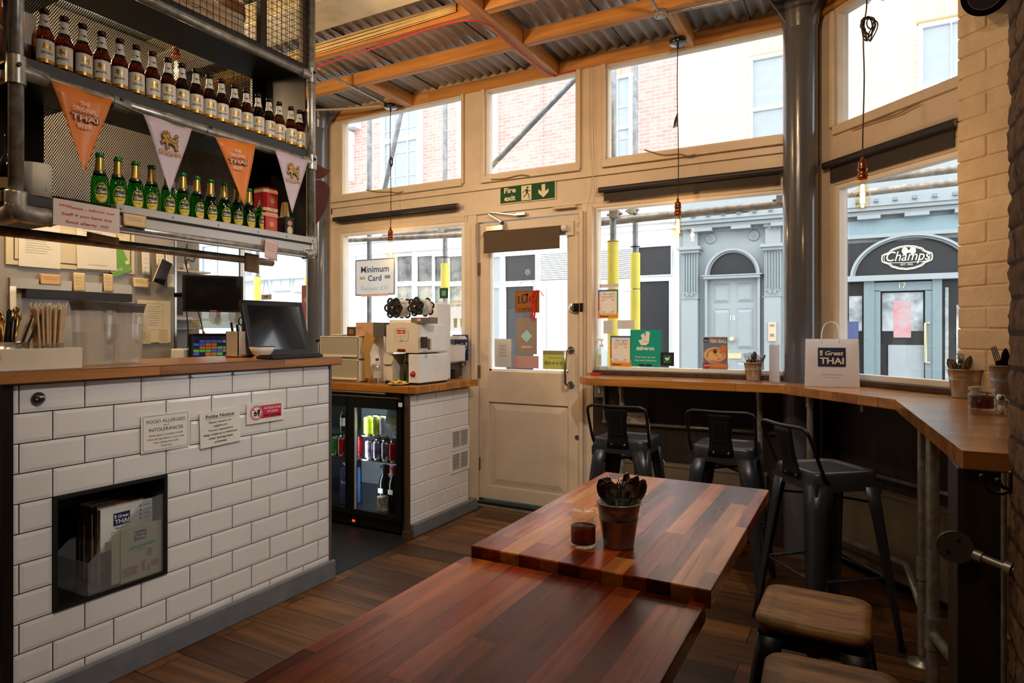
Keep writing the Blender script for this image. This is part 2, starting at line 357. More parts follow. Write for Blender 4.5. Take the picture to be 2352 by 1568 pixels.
def perf(name, col, pitch=.009, hole=.36, a='Y', b_='Z', rough=.5, metal=.6):
    """perforated sheet: round holes in offset rows"""
    if name in _M: return _M[name]
    x = N(name); nt = x.nt; b = x.b; b.inputs['Base Color'].default_value = srgb(col); b.inputs['Roughness'].default_value = rough; b.inputs['Metallic'].default_value = metal
    tc = x.n('TexCoord'); sep = x.n('SeparateXYZ'); x.l(tc, 'Object', sep, 'Vector')
    def wave(k1, k2):
        p = x.n('Math', operation='MULTIPLY'); p.inputs[1].default_value = k1; x.l(sep, a, p, 0)
        q = x.n('Math', operation='MULTIPLY_ADD'); q.inputs[1].default_value = k2; x.l(sep, b_, q, 0); x.l(p, 0, q, 2)
        c = x.n('Math', operation='COSINE'); x.l(q, 0, c, 0); return c
    k = 2*math.pi/pitch; c1 = wave(k, k*.6); c2 = wave(k, -k*.6)
    s = x.n('Math', operation='ADD'); x.l(c1, 0, s, 0); x.l(c2, 0, s, 1)
    g = x.n('Math', operation='GREATER_THAN'); g.inputs[1].default_value = hole; x.l(s, 0, g, 0)
    tr = x.n('BsdfTransparent'); mx = x.n('MixShader'); x.l(g, 0, mx, 0); x.l(b, 0, mx, 1); x.l(tr, 0, mx, 2); x.l(mx, 0, x.out, 0)
    _M[name] = x.m; return x.m
BLACK = M('black_plastic', '0b0b0c', .45); DKSTEEL = M('gunmetal', '43474d', .36, .6, rv=.06); WHITE = M('white_plastic', 'e9e7e3', .4)
STEEL = M('stainless', 'c4c2be', .22, 1, rv=.06); CHROME = M('chrome', 'd9d6d0', .1, 1); GALV = M('galvanised_pipe', 'b3aea3', .36, .65, var=.25, vs=30, rv=.12)
CREAM = M('cream_gloss_paint', 'dccab2', .38, 0, var=.06, vs=5, bump=.05, bs=25, rv=.08); GREYP = M('grey_column_paint', '5f6167', .22, .1, bump=.12, bs=14, coat=.4)
PINE = wood('pine', ['c98a45', 'd79a52', 'cf9049'], 'X', .3, 3.0, .5, .45, coat=.0, gs=.7, mortar=0)
PINEY = wood('pine_along_depth', ['c48543', 'd3954e', 'c98a47'], 'Y', .3, 3.0, .5, .45, coat=.0, gs=.7, mortar=0)
PAPER = M('white_paper', 'e9e6dd', .7); PAPERY = M('kraft_yellow_paper', 'dcc79c', .75); INK = M('black_ink', '14130f', .6); GREYINK = M('grey_ink', '77746c', .7)
NAVY = M('navy_print', '1d2c5e', .5); REDP = M('red_print', 'c01a22', .5); ORANGE = M('orange_print', 'e07b1f', .5); TEAL = M('teal_print', '00a595', .45)
GREEN = M('green_print', '1c6b46', .5); YEL = M('yellow_print', 'e2cf2a', .5); GOLD = M('gold_print', 'b48a3c', .35, .6); PINK = M('pink_print', 'd3426a', .5)
PANE = glass('window_glass', (.97, .98, .98), .9)
# ================================================================ THE SETTING
YB = 4.06          # glass plane of the shopfront
def struct(mb, name, **k): return mb.build(name, kind='structure', **k)
FLOORM = wood('floor_boards', ['4e3018', '8c5c2e', '664424'], 'X', .163, 1.9, .45, .8, gap=1, gapc='0c0704', bump=.25, coat=0, gs=.55, mortar=.002)
PANEL = wood('dark_wall_boards', ['38291f', '423125', '3b2b20'], 'Z', .9, 3, .42, .5, coat=.05, gs=.6, face='Y', mortar=0)
DKWALL = M('dark_plaster', '4a4038', .8); GREYWALL = M('brushed_wall_sheet', 'a39c92', .4, .25, var=.1, vs=3, rv=.1)
b = MB(); b.box(-6.4, 3.2, -3.3, 4.16, -.1, 0, FLOORM); struct(b, 'floor')
b = MB(); b.box(-4.0, -2.372, 2.44, 4.04, 0, .003, M('black_lino', '1c1d1e', .45, bump=.3, bs=200)); b.box(-4.0, -2.95, -1, 2.44, 0, .003, M('black_lino')); struct(b, 'trim_9')
# ceiling: corrugated sheet, ridges run towards the street
CORR = M('corrugated_zinc', 'd6dfe6', .3, .6, var=.22, vs=3, rv=.12, stretch=(1, .25, 1))
b = MB(); n = 760; row = [(-6.4+9.6*i/n) for i in range(n+1)]
rows = [[(x, y, 3.139+.016*math.cos(2*math.pi*x/.0762)) for x in row] for y in (-3.3, 4.18)]
b.grid(rows, CORR); o = struct(b, 'ceiling'); m = o.modifiers.new('t', 'SOLIDIFY'); m.thickness = .003; m.offset = 1
# sheet laps
b = MB()
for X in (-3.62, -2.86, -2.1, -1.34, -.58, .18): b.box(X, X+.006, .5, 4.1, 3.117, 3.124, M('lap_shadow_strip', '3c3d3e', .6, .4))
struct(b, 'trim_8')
# purlins and beams
def beam(name, label, x0, x1, y0, y1, z0, z1, m, grp='pine ceiling purlins'):
    b = MB(); b.box(x0, x1, y0, y1, z0, z1, m); o = b.build(name, bevel=.003); return tag(o, label, 'beam', grp)
beam('pine_purlin', 'pine purlin lying along the tops of the street windows, left of the main beam', -3.95, -1.915, 4.03, 4.10, 3.03, 3.115, PINE)
beam('pine_purlin', 'pine purlin lying along the top of the right street window', -1.825, -.2, 4.03, 4.10, 3.03, 3.115, PINE)
beam('pine_purlin', 'pine purlin second from the windows, left of the main beam', -4.6, -1.915, 3.50, 3.555, 3.03, 3.115, PINE)
beam('pine_purlin', 'pine purlin second from the windows, right of the main beam', -1.825, .26, 3.50, 3.555, 3.03, 3.115, PINE)
beam('pine_purlin', 'pine purlin carrying the bundle of pale cables', -4.6, -1.915, 3.03, 3.085, 3.03, 3.115, PINE)
beam('pine_purlin', 'pine purlin third from the windows, right of the main beam', -1.825, .72, 3.03, 3.085, 3.03, 3.115, PINE)
beam('pine_beam', 'thick main pine beam running from the street wall into the room', -1.912, -1.828, -.5, 4.05, 3.028, 3.12, PINEY, 'pine beams running into the room')
beam('pine_joist', 'short pine joist beside the left pendant rose', -3.15, -3.075, 3.56, 4.10, 3.025, 3.11, PINEY, 'pine beams running into the room')
beam('pine_joist', 'short pine joist beside the middle pendant rose', -.955, -.9, 3.56, 4.10, 3.025, 3.11, PINEY, 'pine beams running into the room')
o = MB().obox(CW(.62, 3.07, .03), C45, UP, NC, 1.75, .085, .06, PINE).build('pine_purlin', bevel=.003); tag(o, 'pine purlin above the angled window right of the column', 'beam', 'pine ceiling purlins')
b = MB(); CST = M('cream_steel_beam', 'c9bfa2', .35, .2, coat=.2, var=.12)
b.box(-4.7, -1.93, 2.48, 2.73, 3.0, 3.012, CST); b.box(-4.7, -1.93, 2.60, 2.61, 3.01, 3.115, CST); b.box(-4.7, -1.93, 2.48, 2.73, 3.108, 3.118, CST)
tag(b.build('steel_beam'), 'cream painted steel beam under the corrugated ceiling beside the shelf cage', 'beam')
# ---- street wall
b = MB(); y0, y1 = 4.035, 4.13
_k = [0]
def wb(x0, x1, z0, z1, ya=y0, yb=y1): _k[0] += 1; b.box(x0, x1, ya-.0007*_k[0], yb+.0007*_k[0], z0, z1, CREAM)
wb(-3.93, -3.84, 0, 3.05); wb(-2.60, -2.495, 0, 2.12); wb(-2.60, -2.43, 2.12, 3.05); wb(-1.66, -1.555, 0, 2.12); wb(-1.66, -1.50, 2.12, 3.05); wb(-.38, -.19, 0, 3.05)
wb(-3.93, -.19, 2.12, 2.36); wb(-3.84, -2.6, 2.08, 2.12); wb(-1.555, -.38, 2.085, 2.12); wb(-2.5, -1.65, 2.062, 2.12, 4.05); wb(-3.93, -.19, 3.03, 3.2, 4.05, 4.13)
for x0, x1 in ((-2.62, -2.60), (-2.445, -2.42), (-1.69, -1.66), (-1.505, -1.485)): wb(x0, x1, 2.36, 3.03, 4.02)
for x0, x1 in ((-3.93, -2.615), (-2.445, -1.665), (-1.505, -.38)): wb(x0, x1, 2.345, 2.392, 4.018)
wb(-3.93, -.19, 2.295, 2.30, 4.028, 4.04)
for x in (-2.575, -1.615): b.box(x-.0015, x+.0015, 4.033, 4.036, 2.07, 2.35, INK)
wb(-3.93, -2.6, 0, 1.03, 4.05); wb(-2.52, -2.485, 0, 2.05, 4.015); wb(-1.665, -1.64, 0, 2.07, 4.02); wb(-1.6, -1.565, .98, 2.09, 4.0)
struct(b, 'wall_front', bevel=.004)
b = MB(); b.box(-1.575, -.2, 4.03, 4.13, 0, 1.0, PANEL); o = CW(1.2, .5); b.obox(CW(.62, .49, -.03), C45, UP, NC, 1.9, .98, .06, PANEL)
struct(b, 'wall_front_base')
SILL = M('worn_brown_sill', '4a3526', .5, var=.3, vs=20)
b = MB(); b.box(-1.56, -.3, 3.985, 4.06, .97, 1.0, SILL); b.obox(CW(.25, .985, .02), C45, UP, NC, 1.1, .03, .08, SILL); struct(b, 'trim_1', bevel=.004)
b = MB(); b.box(-3.84, -2.6, 4.0, 4.06, 1.0, 1.03, CREAM); struct(b, 'trim_2', bevel=.003)
# wall over the kitchen window
b = MB(); wb(-6.4, -3.93, 2.25, 3.2); wb(-6.4, -5.84, 0, 2.3); wb(-4.2, -3.93, 0, 2.3); wb(-5.84, -4.2, 0, .98); wb(-5.84, -4.2, 2.16, 2.25, 4.0)
struct(b, 'wall_front_kitchen')
def window(name, x0, x1, z0, z1, bars=(), fw=.022, fm=None, y=4.06, depth=.05):
    fm = fm or M('white_window_paint', 'efece6', .4); b = MB()
    b.box(x0, x1, y-depth/2, y+depth/2, z0, z0+fw, fm); b.box(x0, x1, y-depth/2, y+depth/2, z1-fw, z1, fm)
    b.box(x0, x0+fw, y-depth/2, y+depth/2, z0+fw, z1-fw, fm); b.box(x1-fw, x1, y-depth/2, y+depth/2, z0+fw, z1-fw, fm)
    for k in bars: b.box(k-.012, k+.012, y-depth/2, y+depth/2, z0+fw, z1-fw, fm)
    o = b.build(name, kind='structure', bevel=.003)
    g = MB(); g.box(x0+fw*.6, x1-fw*.6, y+.01, y+.014, z0+fw*.6, z1-fw*.6, PANE); g.build('pane', o); return o
window('window_1', -3.84, -2.60, 1.03, 2.085, fw=.03); window('window_2', -3.84, -2.615, 2.39, 3.035, fw=.02, fm=CREAM)
window('window_3', -2.425, -1.685, 2.39, 3.035, fw=.02, fm=CREAM); window('window_4', -1.49, -.375, 2.39, 3.035, fw=.02, fm=CREAM)
window('window_5', -1.567, -.37, 1.0, 2.09, fw=.024); window('window_6', -5.84, -4.2, .98, 2.17, bars=(-5.1,), fw=.04)
# ---- angled wall beyond the column
b = MB()
def wc(s0, s1, z0, z1, d=.095, off=.025, m=CREAM): _k[0] += 1; off += .0007*(_k[0] % 20); b.obox(CW((s0+s1)/2, (z0+z1)/2, off-d/2), C45, UP, NC, s1-s0, z1-z0, d, m)
wc(-.30, -.155, .98, 3.1); wc(-.155, 1.6, 2.12, 2.345); wc(-.155, 1.6, 2.335, 2.382, .11, .04); wc(-.155, 1.6, 2.06, 2.12); wc(-.155, 1.6, 3.015, 3.2); wc(-.175, -.145, 2.38, 3.02, .11, .04)
wc(1.0, 1.6, .98, 3.1)
struct(b, 'wall_angled', bevel=.004)
def cwindow(name, s0, s1, z0, z1, fw, fm):
    b = MB()
    for a, c, e, f in ((s0, s1, z0, z0+fw), (s0, s1, z1-fw, z1), (s0, s0+fw, z0+fw, z1-fw), (s1-fw, s1, z0+fw, z1-fw)):
        b.obox(CW((a+c)/2, (e+f)/2), C45, UP, NC, c-a, f-e, .05, fm)
    o = b.build(name, kind='structure', bevel=.003)
    MB().obox(CW((s0+s1)/2, (z0+z1)/2, -.012), C45, UP, NC, s1-s0-fw, z1-z0-fw, .004, PANE).build('pane', o)
cwindow('window_7', -.155, 1.0, 1.0, 2.065, .03, M('white_window_paint')); cwindow('window_8', -.15, 1.0, 2.38, 3.02, .014, CREAM)
# ---- painted brick pier, geometry bricks
PB = M('painted_brick', 'e6cfae', .6, var=.06, vs=12, bump=.5, bs=30, col2='dcc29c')
b = MB(); b.obox(CW(1.15, 1.6, .009), C45, UP, NC, 1.1, 3.2, .1, PB)
r_ = random.Random(3); z = 0; k = 0
while z < 3.12:
    s = .585 - (.0 if k % 2 else .13)
    while s < 1.65:
        e = min(s+.26, 1.7); a = max(s, .585)
        if e-a > .03: b.obox(CW((a+e)/2+r_.uniform(-.001, .001), z+.045, .03+r_.uniform(-.003, .003)), C45, UP, NC, e-a-.003, .0875, .07, PB)
        s += .262
    z += .0905; k += 1
struct(b, 'wall_right_pier', bevel=.007, seg=3)
# ---- rough bare brick wall nearest on the right
RB = bricks('rough_bare_brick', 'b08c64', '8a6846', '5c4632', .225, .078, 'Y', .95, .45, 1.0)
def rough(u, v):
    row = math.floor(v/.078); off = .11*(row % 2); cu = ((u+off) % .225)/.225; cv = (v % .078)/.078
    edge = min(min(cu, 1-cu)*3.2, min(cv, 1-cv)*1.3); j = -.010*math.exp(-(edge/.12)**2)
    q = Vector((u*9, v*9, row*.7)); return j*.4 - .005 + .0035*noise.noise(q) + .0035*noise.noise(q*3.3) + .004*noise.noise(q*9) - .012*max(0, noise.noise(q*2.6+Vector((5, 1, 2)))-.25)
b = MB(); nu, nv = 70, 420; L = []
for j in range(nv+1):
    z = 3.2*j/nv; rw = []
    for i in range(nu+1):
        t = i/nu
        if t < .72: y = .55+(1.845-.55)*(t/.72); q = rough(y, z); rw.append((.294-q, y, z))
        else: x = .298+.3*((t-.72)/.28); q = rough(x+3, z); rw.append((x-q*.3, 1.845+q*.6, z))
    L.append(rw)
b.grid(L, RB); struct(b, 'wall_right', recalc=False)
b = MB(); b.box(.32, 2.7, .5, 1.80, 0, 3.2, RB); b.box(2.6, 2.7, -3.3, 4.2, 0, 3.2, DKWALL); struct(b, 'wall_right_far')
b = MB(); b.box(-6.4, 2.7, -3.3, -3.2, 0, 3.2, DKWALL); struct(b, 'wall_back')
b = MB(); b.box(-6.5, -6.4, -3.3, 4.2, 0, 3.2, M('kitchen_side_wall', 'b9ab93', .6)); struct(b, 'wall_left')
b = MB(); b.box(-4.05, -4.0, -.5, 2.66, 0, 3.1, GREYWALL); struct(b, 'wall_kitchen')
b = MB(); b.box(-6.0, -4.0, -.6, -.5, 0, 3.1, M('kitchen_side_wall')); b.box(-4.35, -4.3, 2.9, 3.9, 0, 3.1, M('kitchen_side_wall')) if False else None; struct(b, 'wall_kitchen_end')
# boxed-in panel under the near end of the bar
b = MB(); b.box(.205, .30, 1.86, 2.05, 0, .925, PANEL); struct(b, 'trim_3', bevel=.002)
b = MB(); b.cyl((.293, 1.85, 0), (.293, 1.85, .93), .006, GALV); struct(b, 'trim_4')
# ---- two round iron columns
def column(label, x, y, r, z0):
    t = thing('iron_column', label, 'column', (x, y, z0))
    MB().lathe([(r, 0), (r, 3.09-z0)], (x, y, z0), GREYP, 40).build('shaft', t)
    b = MB(); b.lathe([(r, 2.95-z0), (r*1.1, 3.0-z0), (r*1.3, 3.09-z0)], (x, y, z0), GREYP, 40)
    for a in (.4, 2.2, 3.9, 5.4):
        d = Vector((math.cos(a), math.sin(a), 0)); p = Vector((x, y, 2.98))+d*r; b.prism([(0, 0), (.11, .12), (0, .12)], p-d.cross(UP)*.004, d, UP, .008, GREYP)
    b.build('bracketed_head', t); return t
column('dark grey round iron column standing where the street windows turn the corner', -.298, 3.95, .090, 0)
column('grey round iron column behind the right end of the bottle shelves', -4.0, 3.93, .083, 0)
# ---- the street door
def door():
    LEAF = CREAM; root = MB(); x0, x1, z0, z1, ya, yb = -2.482, -1.668, .03, 2.052, 4.05, 4.095
    gx0, gx1, gz0, gz1 = -2.40, -1.765, .968, 1.94
    root.box(x0, gx0, ya, yb, z0, z1, LEAF); root.box(gx1, x1, ya, yb, z0, z1, LEAF); root.box(gx0, gx1, ya, yb, gz1, z1, LEAF); root.box(gx0, gx1, ya, yb, .74, gz0, LEAF); root.box(gx0, gx1, ya, yb, z0, .125, LEAF)
    root.box(gx0, gx1, ya+.018, yb, .12, .745, LEAF)
    d = root.build('door_1', kind='structure', bevel=.003)
    b = MB()   # raised panel with sloping margins
    A = [(-2.39, .13), (-1.775, .13), (-1.775, .735), (-2.39, .735)]; B = [(-2.335, .18), (-1.83, .18), (-1.83, .685), (-2.335, .685)]
    va = [(x, ya+.017, z) for x, z in A]; vb = [(x, ya+.004, z) for x, z in B]
    b.add(va+vb, [(0,1,5,4),(1,2,6,5),(2,3,7,6),(3,0,4,7),(4,5,6,7)], LEAF); b.build('raised_panel', d, recalc=False)
    b = MB(); fm = M('white_window_paint')
    for q in ((gx0, gx0+.018, gz0, gz1), (gx1-.012, gx1, gz0, gz1), (gx0, gx1, gz0, gz0+.014), (gx0, gx1, gz1-.014, gz1)): b.box(q[0], q[1], ya+.012, yb, q[2], q[3], fm)
    b.build('glazing_bead', d)
    MB().box(gx0, gx1, ya+.026, ya+.03, gz0, gz1, PANE).build('pane', d)
    b = MB(); p = lambda x, z, y: (x, y, z)
    b.tube([p(-1.742, 1.128, 4.05), p(-1.742, 1.128, 3.99), p(-1.755, 1.115, 3.975), p(-1.755, .905, 3.975), p(-1.742, .89, 3.99), p(-1.742, .89, 4.05)], .0095, STEEL, 12)
    for z in (1.128, .89): b.cyl((-1.742, 4.05, z), (-1.742, 4.043, z), .026, STEEL, n=20)
    tag(b.build('pull_handle', d), 'brushed steel pull handle')
    b = MB(); b.lathe([(.0, .03), (.022, .028), (.034, .016), (.036, 0)], (-1.72, 4.05, 1.42), CHROME, 24, (0, -1, 0)); b.box(-1.72, -1.665, 4.022, 4.05, 1.388, 1.45, CHROME); b.box(-1.662, -1.635, 4.0, 4.03, 1.388, 1.45, CHROME)
    for q in (1.395, 1.443): b.box(-1.672, -1.65, 4.012, 4.028, q-.008, q+.008, CHROME)
    tag(b.build('rim_lock', d, bevel=.003), 'chrome rim lock')
    b = MB(); b.cyl((-1.697, 4.05, .533), (-1.697, 4.045, .533), .017, STEEL, n=20); b.box(-1.7, -1.694, 4.0435, 4.045, .522, .54, INK); b.build('keyhole', d)
    b = MB(); b.box(-2.40, -2.255, 4.0, 4.05, 1.985, 2.025, STEEL); b.cyl((-2.27, 4.02, 2.025), (-2.27, 4.02, 2.05), .012, BLACK)
    b.obox((-2.325, 4.01, 2.08), Vector((-.85, 0, .5)).normalized(), Vector((.5, 0, .85)).normalized(), (0, 1, 0), .13, .014, .008, STEEL)
    b.obox((-2.255, 4.01, 2.105), Vector((.98, 0, -.18)).normalized(), Vector((.18, 0, .98)).normalized(), (0, 1, 0), .23, .012, .008, STEEL); b.box(-2.15, -2.08, 4.005, 4.04, 2.08, 2.1, STEEL)
    tag(b.build('door_closer', d, bevel=.003), 'silver overhead closer with folding arm')
    for z in (1.72, .96, .28):
        b = MB(); b.cyl((-2.492, 4.035, z-.05), (-2.492, 4.035, z+.05), .008, M('aged_brass_hinge', '8a7a5c', .4, .7)); b.box(-2.50, -2.47, 4.04, 4.052, z-.045, z+.045, M('aged_brass_hinge')); b.build('hinge', d)
    b = MB(); b.box(-1.86, -1.69, 4.0, 4.05, 2.098, 2.112, CREAM); b.box(-1.675, -1.655, 4.0, 4.04, 1.99, 2.01, CREAM); b.box(-1.68, -1.655, 4.01, 4.03, 1.93, 1.955, CREAM); b.build('alarm_contact', d, bevel=.002)
door()
b = MB(); b.box(-2.49, -1.66, 3.98, 4.12, 0, .022, M('black_threshold', '101010', .5)); b.box(-2.49, -1.66, 3.93, 3.975, 0, .006, GALV); struct(b, 'trim_5')
# ================================================================ THE STREET
YF = 12.5
def F(x, y): return PY(x, y, YF)
def fb(b, x0, y0, x1, y1, m, d0=0, d1=.1):     # box on the far facade from a region; d = how far it stands out towards us
    xm, ym = (x0+x1)/2, (y0+y1)/2
    b.box(F(x0, ym).x, F(x1, ym).x, YF-d1, YF-d0, F(xm, y1).z, F(xm, y0).z, m); return b
REDB = bricks('red_street_brick', 'c48f83', 'cfa096', 'd9ccc6'); YELB = bricks('yellow_street_brick', 'c8beaa', 'd3c9b5', 'bdb5a2')
BLUE = M('pale_blue_stucco', '8f9799', .55, var=.03, vs=2); BLUED = M('teal_grey_joinery', '6f8085', .5); WST = M('white_stucco', 'e4e6e6', .6); GREYF = M('pale_grey_stucco', 'bfc5c9', .6)
DKG = M('dark_shop_glass', '2b2c2e', .25, spec=.25); DKG2 = M('street_window_glass', '8b9499', .08, spec=.8); WFR = M('white_sash_paint', 'eef0f0', .5)
b = MB(); b.box(-30, 14, 4.16, YF+1, -.35, -.15, M('street_paving', '8f8f8d', .8, var=.15, vs=3)); struct(b, 'ground')
xs = F(1558, 400).x; zt = F(1686, 470).z
def bld(name, label, parts):
    t = thing(name, label, 'building', (sum(p[1] for p in parts[:1])/1, YF, -.15)); return t
# red brick house over white shopfronts
red = thing('brick_building', 'red brick house over white shopfronts across the street', 'building', (-12, YF, -.15))
zt = 4.3; b = MB(); b.box(-12.9, xs, YF, YF+3, zt, 14, REDB); b.build('brick_wall', red)
b = MB(); b.box(-12.9, F(1560, 700).x, YF, YF+3, -.15, zt, WST)
for i, y in enumerate((489, 500, 512, 526)): b.box(-12.9, F(1560, y).x, YF-.16+.03*i, YF, F(1460, y+6).z, F(1460, y).z, WST)
b.build('white_shopfront', red)
def sash(par, x0, y0, x1, y1, cols, rows_, m=DKG2, fw=7, name='sash_window', fm=None, bar=3, mid=None):
    o = MB(); fm = fm or WFR
    X0, X1 = F(x0, (y0+y1)/2).x, F(x1, (y0+y1)/2).x; xm = (x0+x1)/2; z0, z1 = F(xm, y1).z, F(xm, y0).z
    f = fw*.0068; e = bar*.0068
    for q in ((X0, X1, z0, z0+f), (X0, X1, z1-f, z1), (X0, X0+f, z0+f, z1-f), (X1-f, X1, z0+f, z1-f)): o.box(q[0], q[1], YF-.12, YF+.02, q[2], q[3], fm)
    for i in range(1, cols): c = X0+(X1-X0)*i/cols; o.box(c-e/2, c+e/2, YF-.09, YF-.005, z0+f*.5, z1-f*.5, fm)
    for j in range(1, rows_): c = z0+(z1-z0)*j/rows_; o.box(X0+f*.6, X1-f*.6, YF-.08, YF-.01, c-e/2, c+e/2, fm)
    if mid: c = F(xm, mid).z; o.box(X0+f*.5, X1-f*.5, YF-.11, YF-.002, c-f/2, c+f/2, fm)
    w = o.build(name, par); MB().box(X0+f*.5, X1-f*.5, YF-.06, YF-.05, z0, z1, m).build('pane', w); return w
sash(red, 880, 190, 972, 460, 3, 5, fw=16, mid=322); sash(red, 1056, 190, 1076, 460, 1, 2, M('white_sash_paint')); sash(red, 1108, 190, 1144, 440, 1, 2, fw=22); sash(red, 1388, 178, 1455, 395, 2, 3, fw=9, mid=298)
b = MB(); fb(b, 803, 306, 815, 335, WST, 0, .25); fb(b, 805, 335, 813, 400, WST, 0, .12); fb(b, 803, 400, 814, 418, WST, 0, .22); fb(b, 803, 272, 830, 300, GREYF, 0, .3); b.build('carved_bracket', red)
b = MB(); fb(b, 1246, 160, 1248, 440, REDB, 0, .02); fb(b, 1410, 120, 1453, 176, bricks('brick_lintel', 'cf8a76', 'dda291', 'e6cfc5', .075, .3), 0, .015); b.build('brick_detail', red)
# shopfront openings on the white ground floor
for (x0, y0, x1, y1) in ((1468, 566, 1546, 634), (1468, 645, 1542, 850), (1163, 586, 1236, 647), (1165, 657, 1232, 860), (1131, 590, 1156, 652), (1131, 660, 1154, 830)):
    sash(red, x0, y0, x1, y1, 1, 1, DKG if x0 != 1131 else DKG2, fw=2, name='shop_window')
for x0, x1, y0, y1 in ((1242, 1312, 580, 642), (1377, 1452, 572, 640)):
    b = MB(); fb(b, x0, y0, x1, y1, M('louvre_shadow', '8f9294', .7), 0, .02)
    for k in range(15): y = y0+(y1-y0)*(k+.5)/15; fb(b, x0, y-1.5, x1, y+1.1, WFR, .02, .08)
    b.build('louvre', red)
b = MB()
for q in ((1248, 660, 1256, 860), (1262, 664, 1310, 700), (1430, 655, 1462, 668)): fb(b, *q, M('white_joinery', 'dfe1e2', .5), 0, .05)
fb(b, 1258, 652, 1312, 860, M('white_joinery'), 0, .03); b.build('shop_joinery', red)
for i, (x0, x1) in enumerate(((916, 954), (962, 1000), (1002, 1030), (1036, 1078))):
    sash(red, x0, 588, x1, 648, 1, 1, M('shop_interior_glass', '6b6a66', .15, var=.5, vs=4), fw=2, name='shop_window')
    sash(red, x0, 656, x1, 700, 1, 1, M('shop_display_glass', '9a8f7c', .3, var=.6, vs=5, col2='5b6a60'), fw=2, name='shop_window')
b = MB(); fb(b, 800, 700, 1080, 860, M('white_joinery'), 0, .1); fb(b, 800, 556, 1080, 580, WST, 0, .2); b.build('stall_riser', red)
# pale building seen past the kitchen
pale = thing('pale_building', 'pale grey building seen past the kitchen monitors', 'building', (-20, YF, -.15))
b = MB(); b.box(-34, -12.95, YF, YF+3, -.15, 14, GREYF); b.build('wall', pale)
sash(pale, 470, 560, 540, 640, 2, 1, M('pale_window_glass', 'c4cdd0', .1), fw=9, fm=M('blue_grey_frame', '9aa5ad', .5), name='window'); sash(pale, 626, 620, 672, 668, 2, 1, M('pale_window_glass'), fw=3, name='window'); sash(pale, 676, 618, 716, 670, 1, 1, M('pale_window_glass'), fw=3, name='window')
sash(pale, 492, 720, 556, 742, 1, 1, DKG, fw=3, name='window')
b = MB(); fb(b, 446, 636, 722, 646, WST, 0, .3); fb(b, 540, 560, 578, 640, M('blue_grey_frame'), 0, .2); b.build('string_course', pale)
# yellow brick and blue ground floor, number 15 and 17
yel = thing('brick_building', 'yellow brick house over a pale blue ground floor across the street', 'building', (0, YF, -.15))
b = MB(); b.box(xs, 9, YF, YF+3, zt, 14, YELB); b.build('brick_wall', yel)
sash(yel, 1723, 128, 1820, 345, 1, 1, DKG2, fw=9, mid=250); sash(yel, 2108, 48, 2262, 240, 2, 1, DKG2, fw=9, mid=195)
for x0, y0, x1, y1 in ((1722, 84, 1828, 122), (2106, -14, 2270, 38)): 
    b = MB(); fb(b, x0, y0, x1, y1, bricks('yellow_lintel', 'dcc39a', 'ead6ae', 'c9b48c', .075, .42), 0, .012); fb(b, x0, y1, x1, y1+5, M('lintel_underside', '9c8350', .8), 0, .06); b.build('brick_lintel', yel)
b = MB(); b.box(F(1560, 700).x, 9, YF, YF+3, -.15, zt, BLUE); b.box(F(1560, 700).x, 9, YF-.05, YF, F(1686, 560).z+.25, zt-.2, BLUE)
cz = F(1686, 511).z; zb = .1
for i, (dz, d) in enumerate(((.0, .34), (.06, .38), (-.07, .26))): b.box(F(1562, 700).x, 9, YF-d, YF, cz+dz-.03, cz+dz+.035, BLUE)
x = F(1566, 510).x
while x < 9:
    b.box(x, x+.07, YF-.44, YF-.3, cz+.09, cz+.14, BLUED); x += .27
x = F(1600, 510).x
while x < 9: b.box(x, x+.34, YF-.28, YF, cz-.16, cz-.1, BLUE); x += .68
fb(b, 1637, 484, 1722, 491, BLUE, 0, .3); fb(b, 1640, 494, 1722, 499, BLUED, 0, .2)
b.build('cornice', yel)
def pil(x0, x1, dy=0):
    b = MB(); fb(b, x0, 583+dy, x1, 690+dy, BLUE, 0, .16); fb(b, x0, 688+dy, x1, 870, BLUE, 0, .19); fb(b, x0-7, 570+dy, x1+9, 577+dy, BLUE, 0, .3); fb(b, x0-3, 577+dy, x1+4, 584+dy, BLUE, 0, .24); fb(b, x0+2, 524+dy, x1-1, 571+dy, BLUE, 0, .14); fb(b, x0-1, 518+dy, x1+2, 530+dy, BLUE, 0, .2)
    for k in range(6): q = x0+3+(x1-x0-6)*k/5; fb(b, q-1.1, 588+dy, q+1.1, 670+dy, BLUED, .16, .165); fb(b, q+1.4, 586+dy, q+3.2, 672+dy, BLUE, .16, .19)
    for k in (0.33, .66): q = x0+(x1-x0)*k; fb(b, q-2.5, 531+dy, q+2.5, 535+dy, BLUED, .2, .21); fb(b, q-1, 535+dy, q+1, 539+dy, BLUED, .2, .21)
    c = F((x0+x1)/2, 678+dy)
    for s in (-1, 1): b.tube([c+Vector((s*(.11-.012*k*.5)*1.0+s*-.05*(1-math.cos(k*.7))*.5, -.2, .05*math.sin(k*.7)*(1-k/14))) for k in range(12)], .012, BLUE, 6)
    b.box(c.x-.17, c.x+.17, YF-.2, YF-.15, c.z-.09, c.z-.075, BLUED)
    b.build('pilaster', yel)
pil(1571, 1607); pil(1758, 1796, -7)
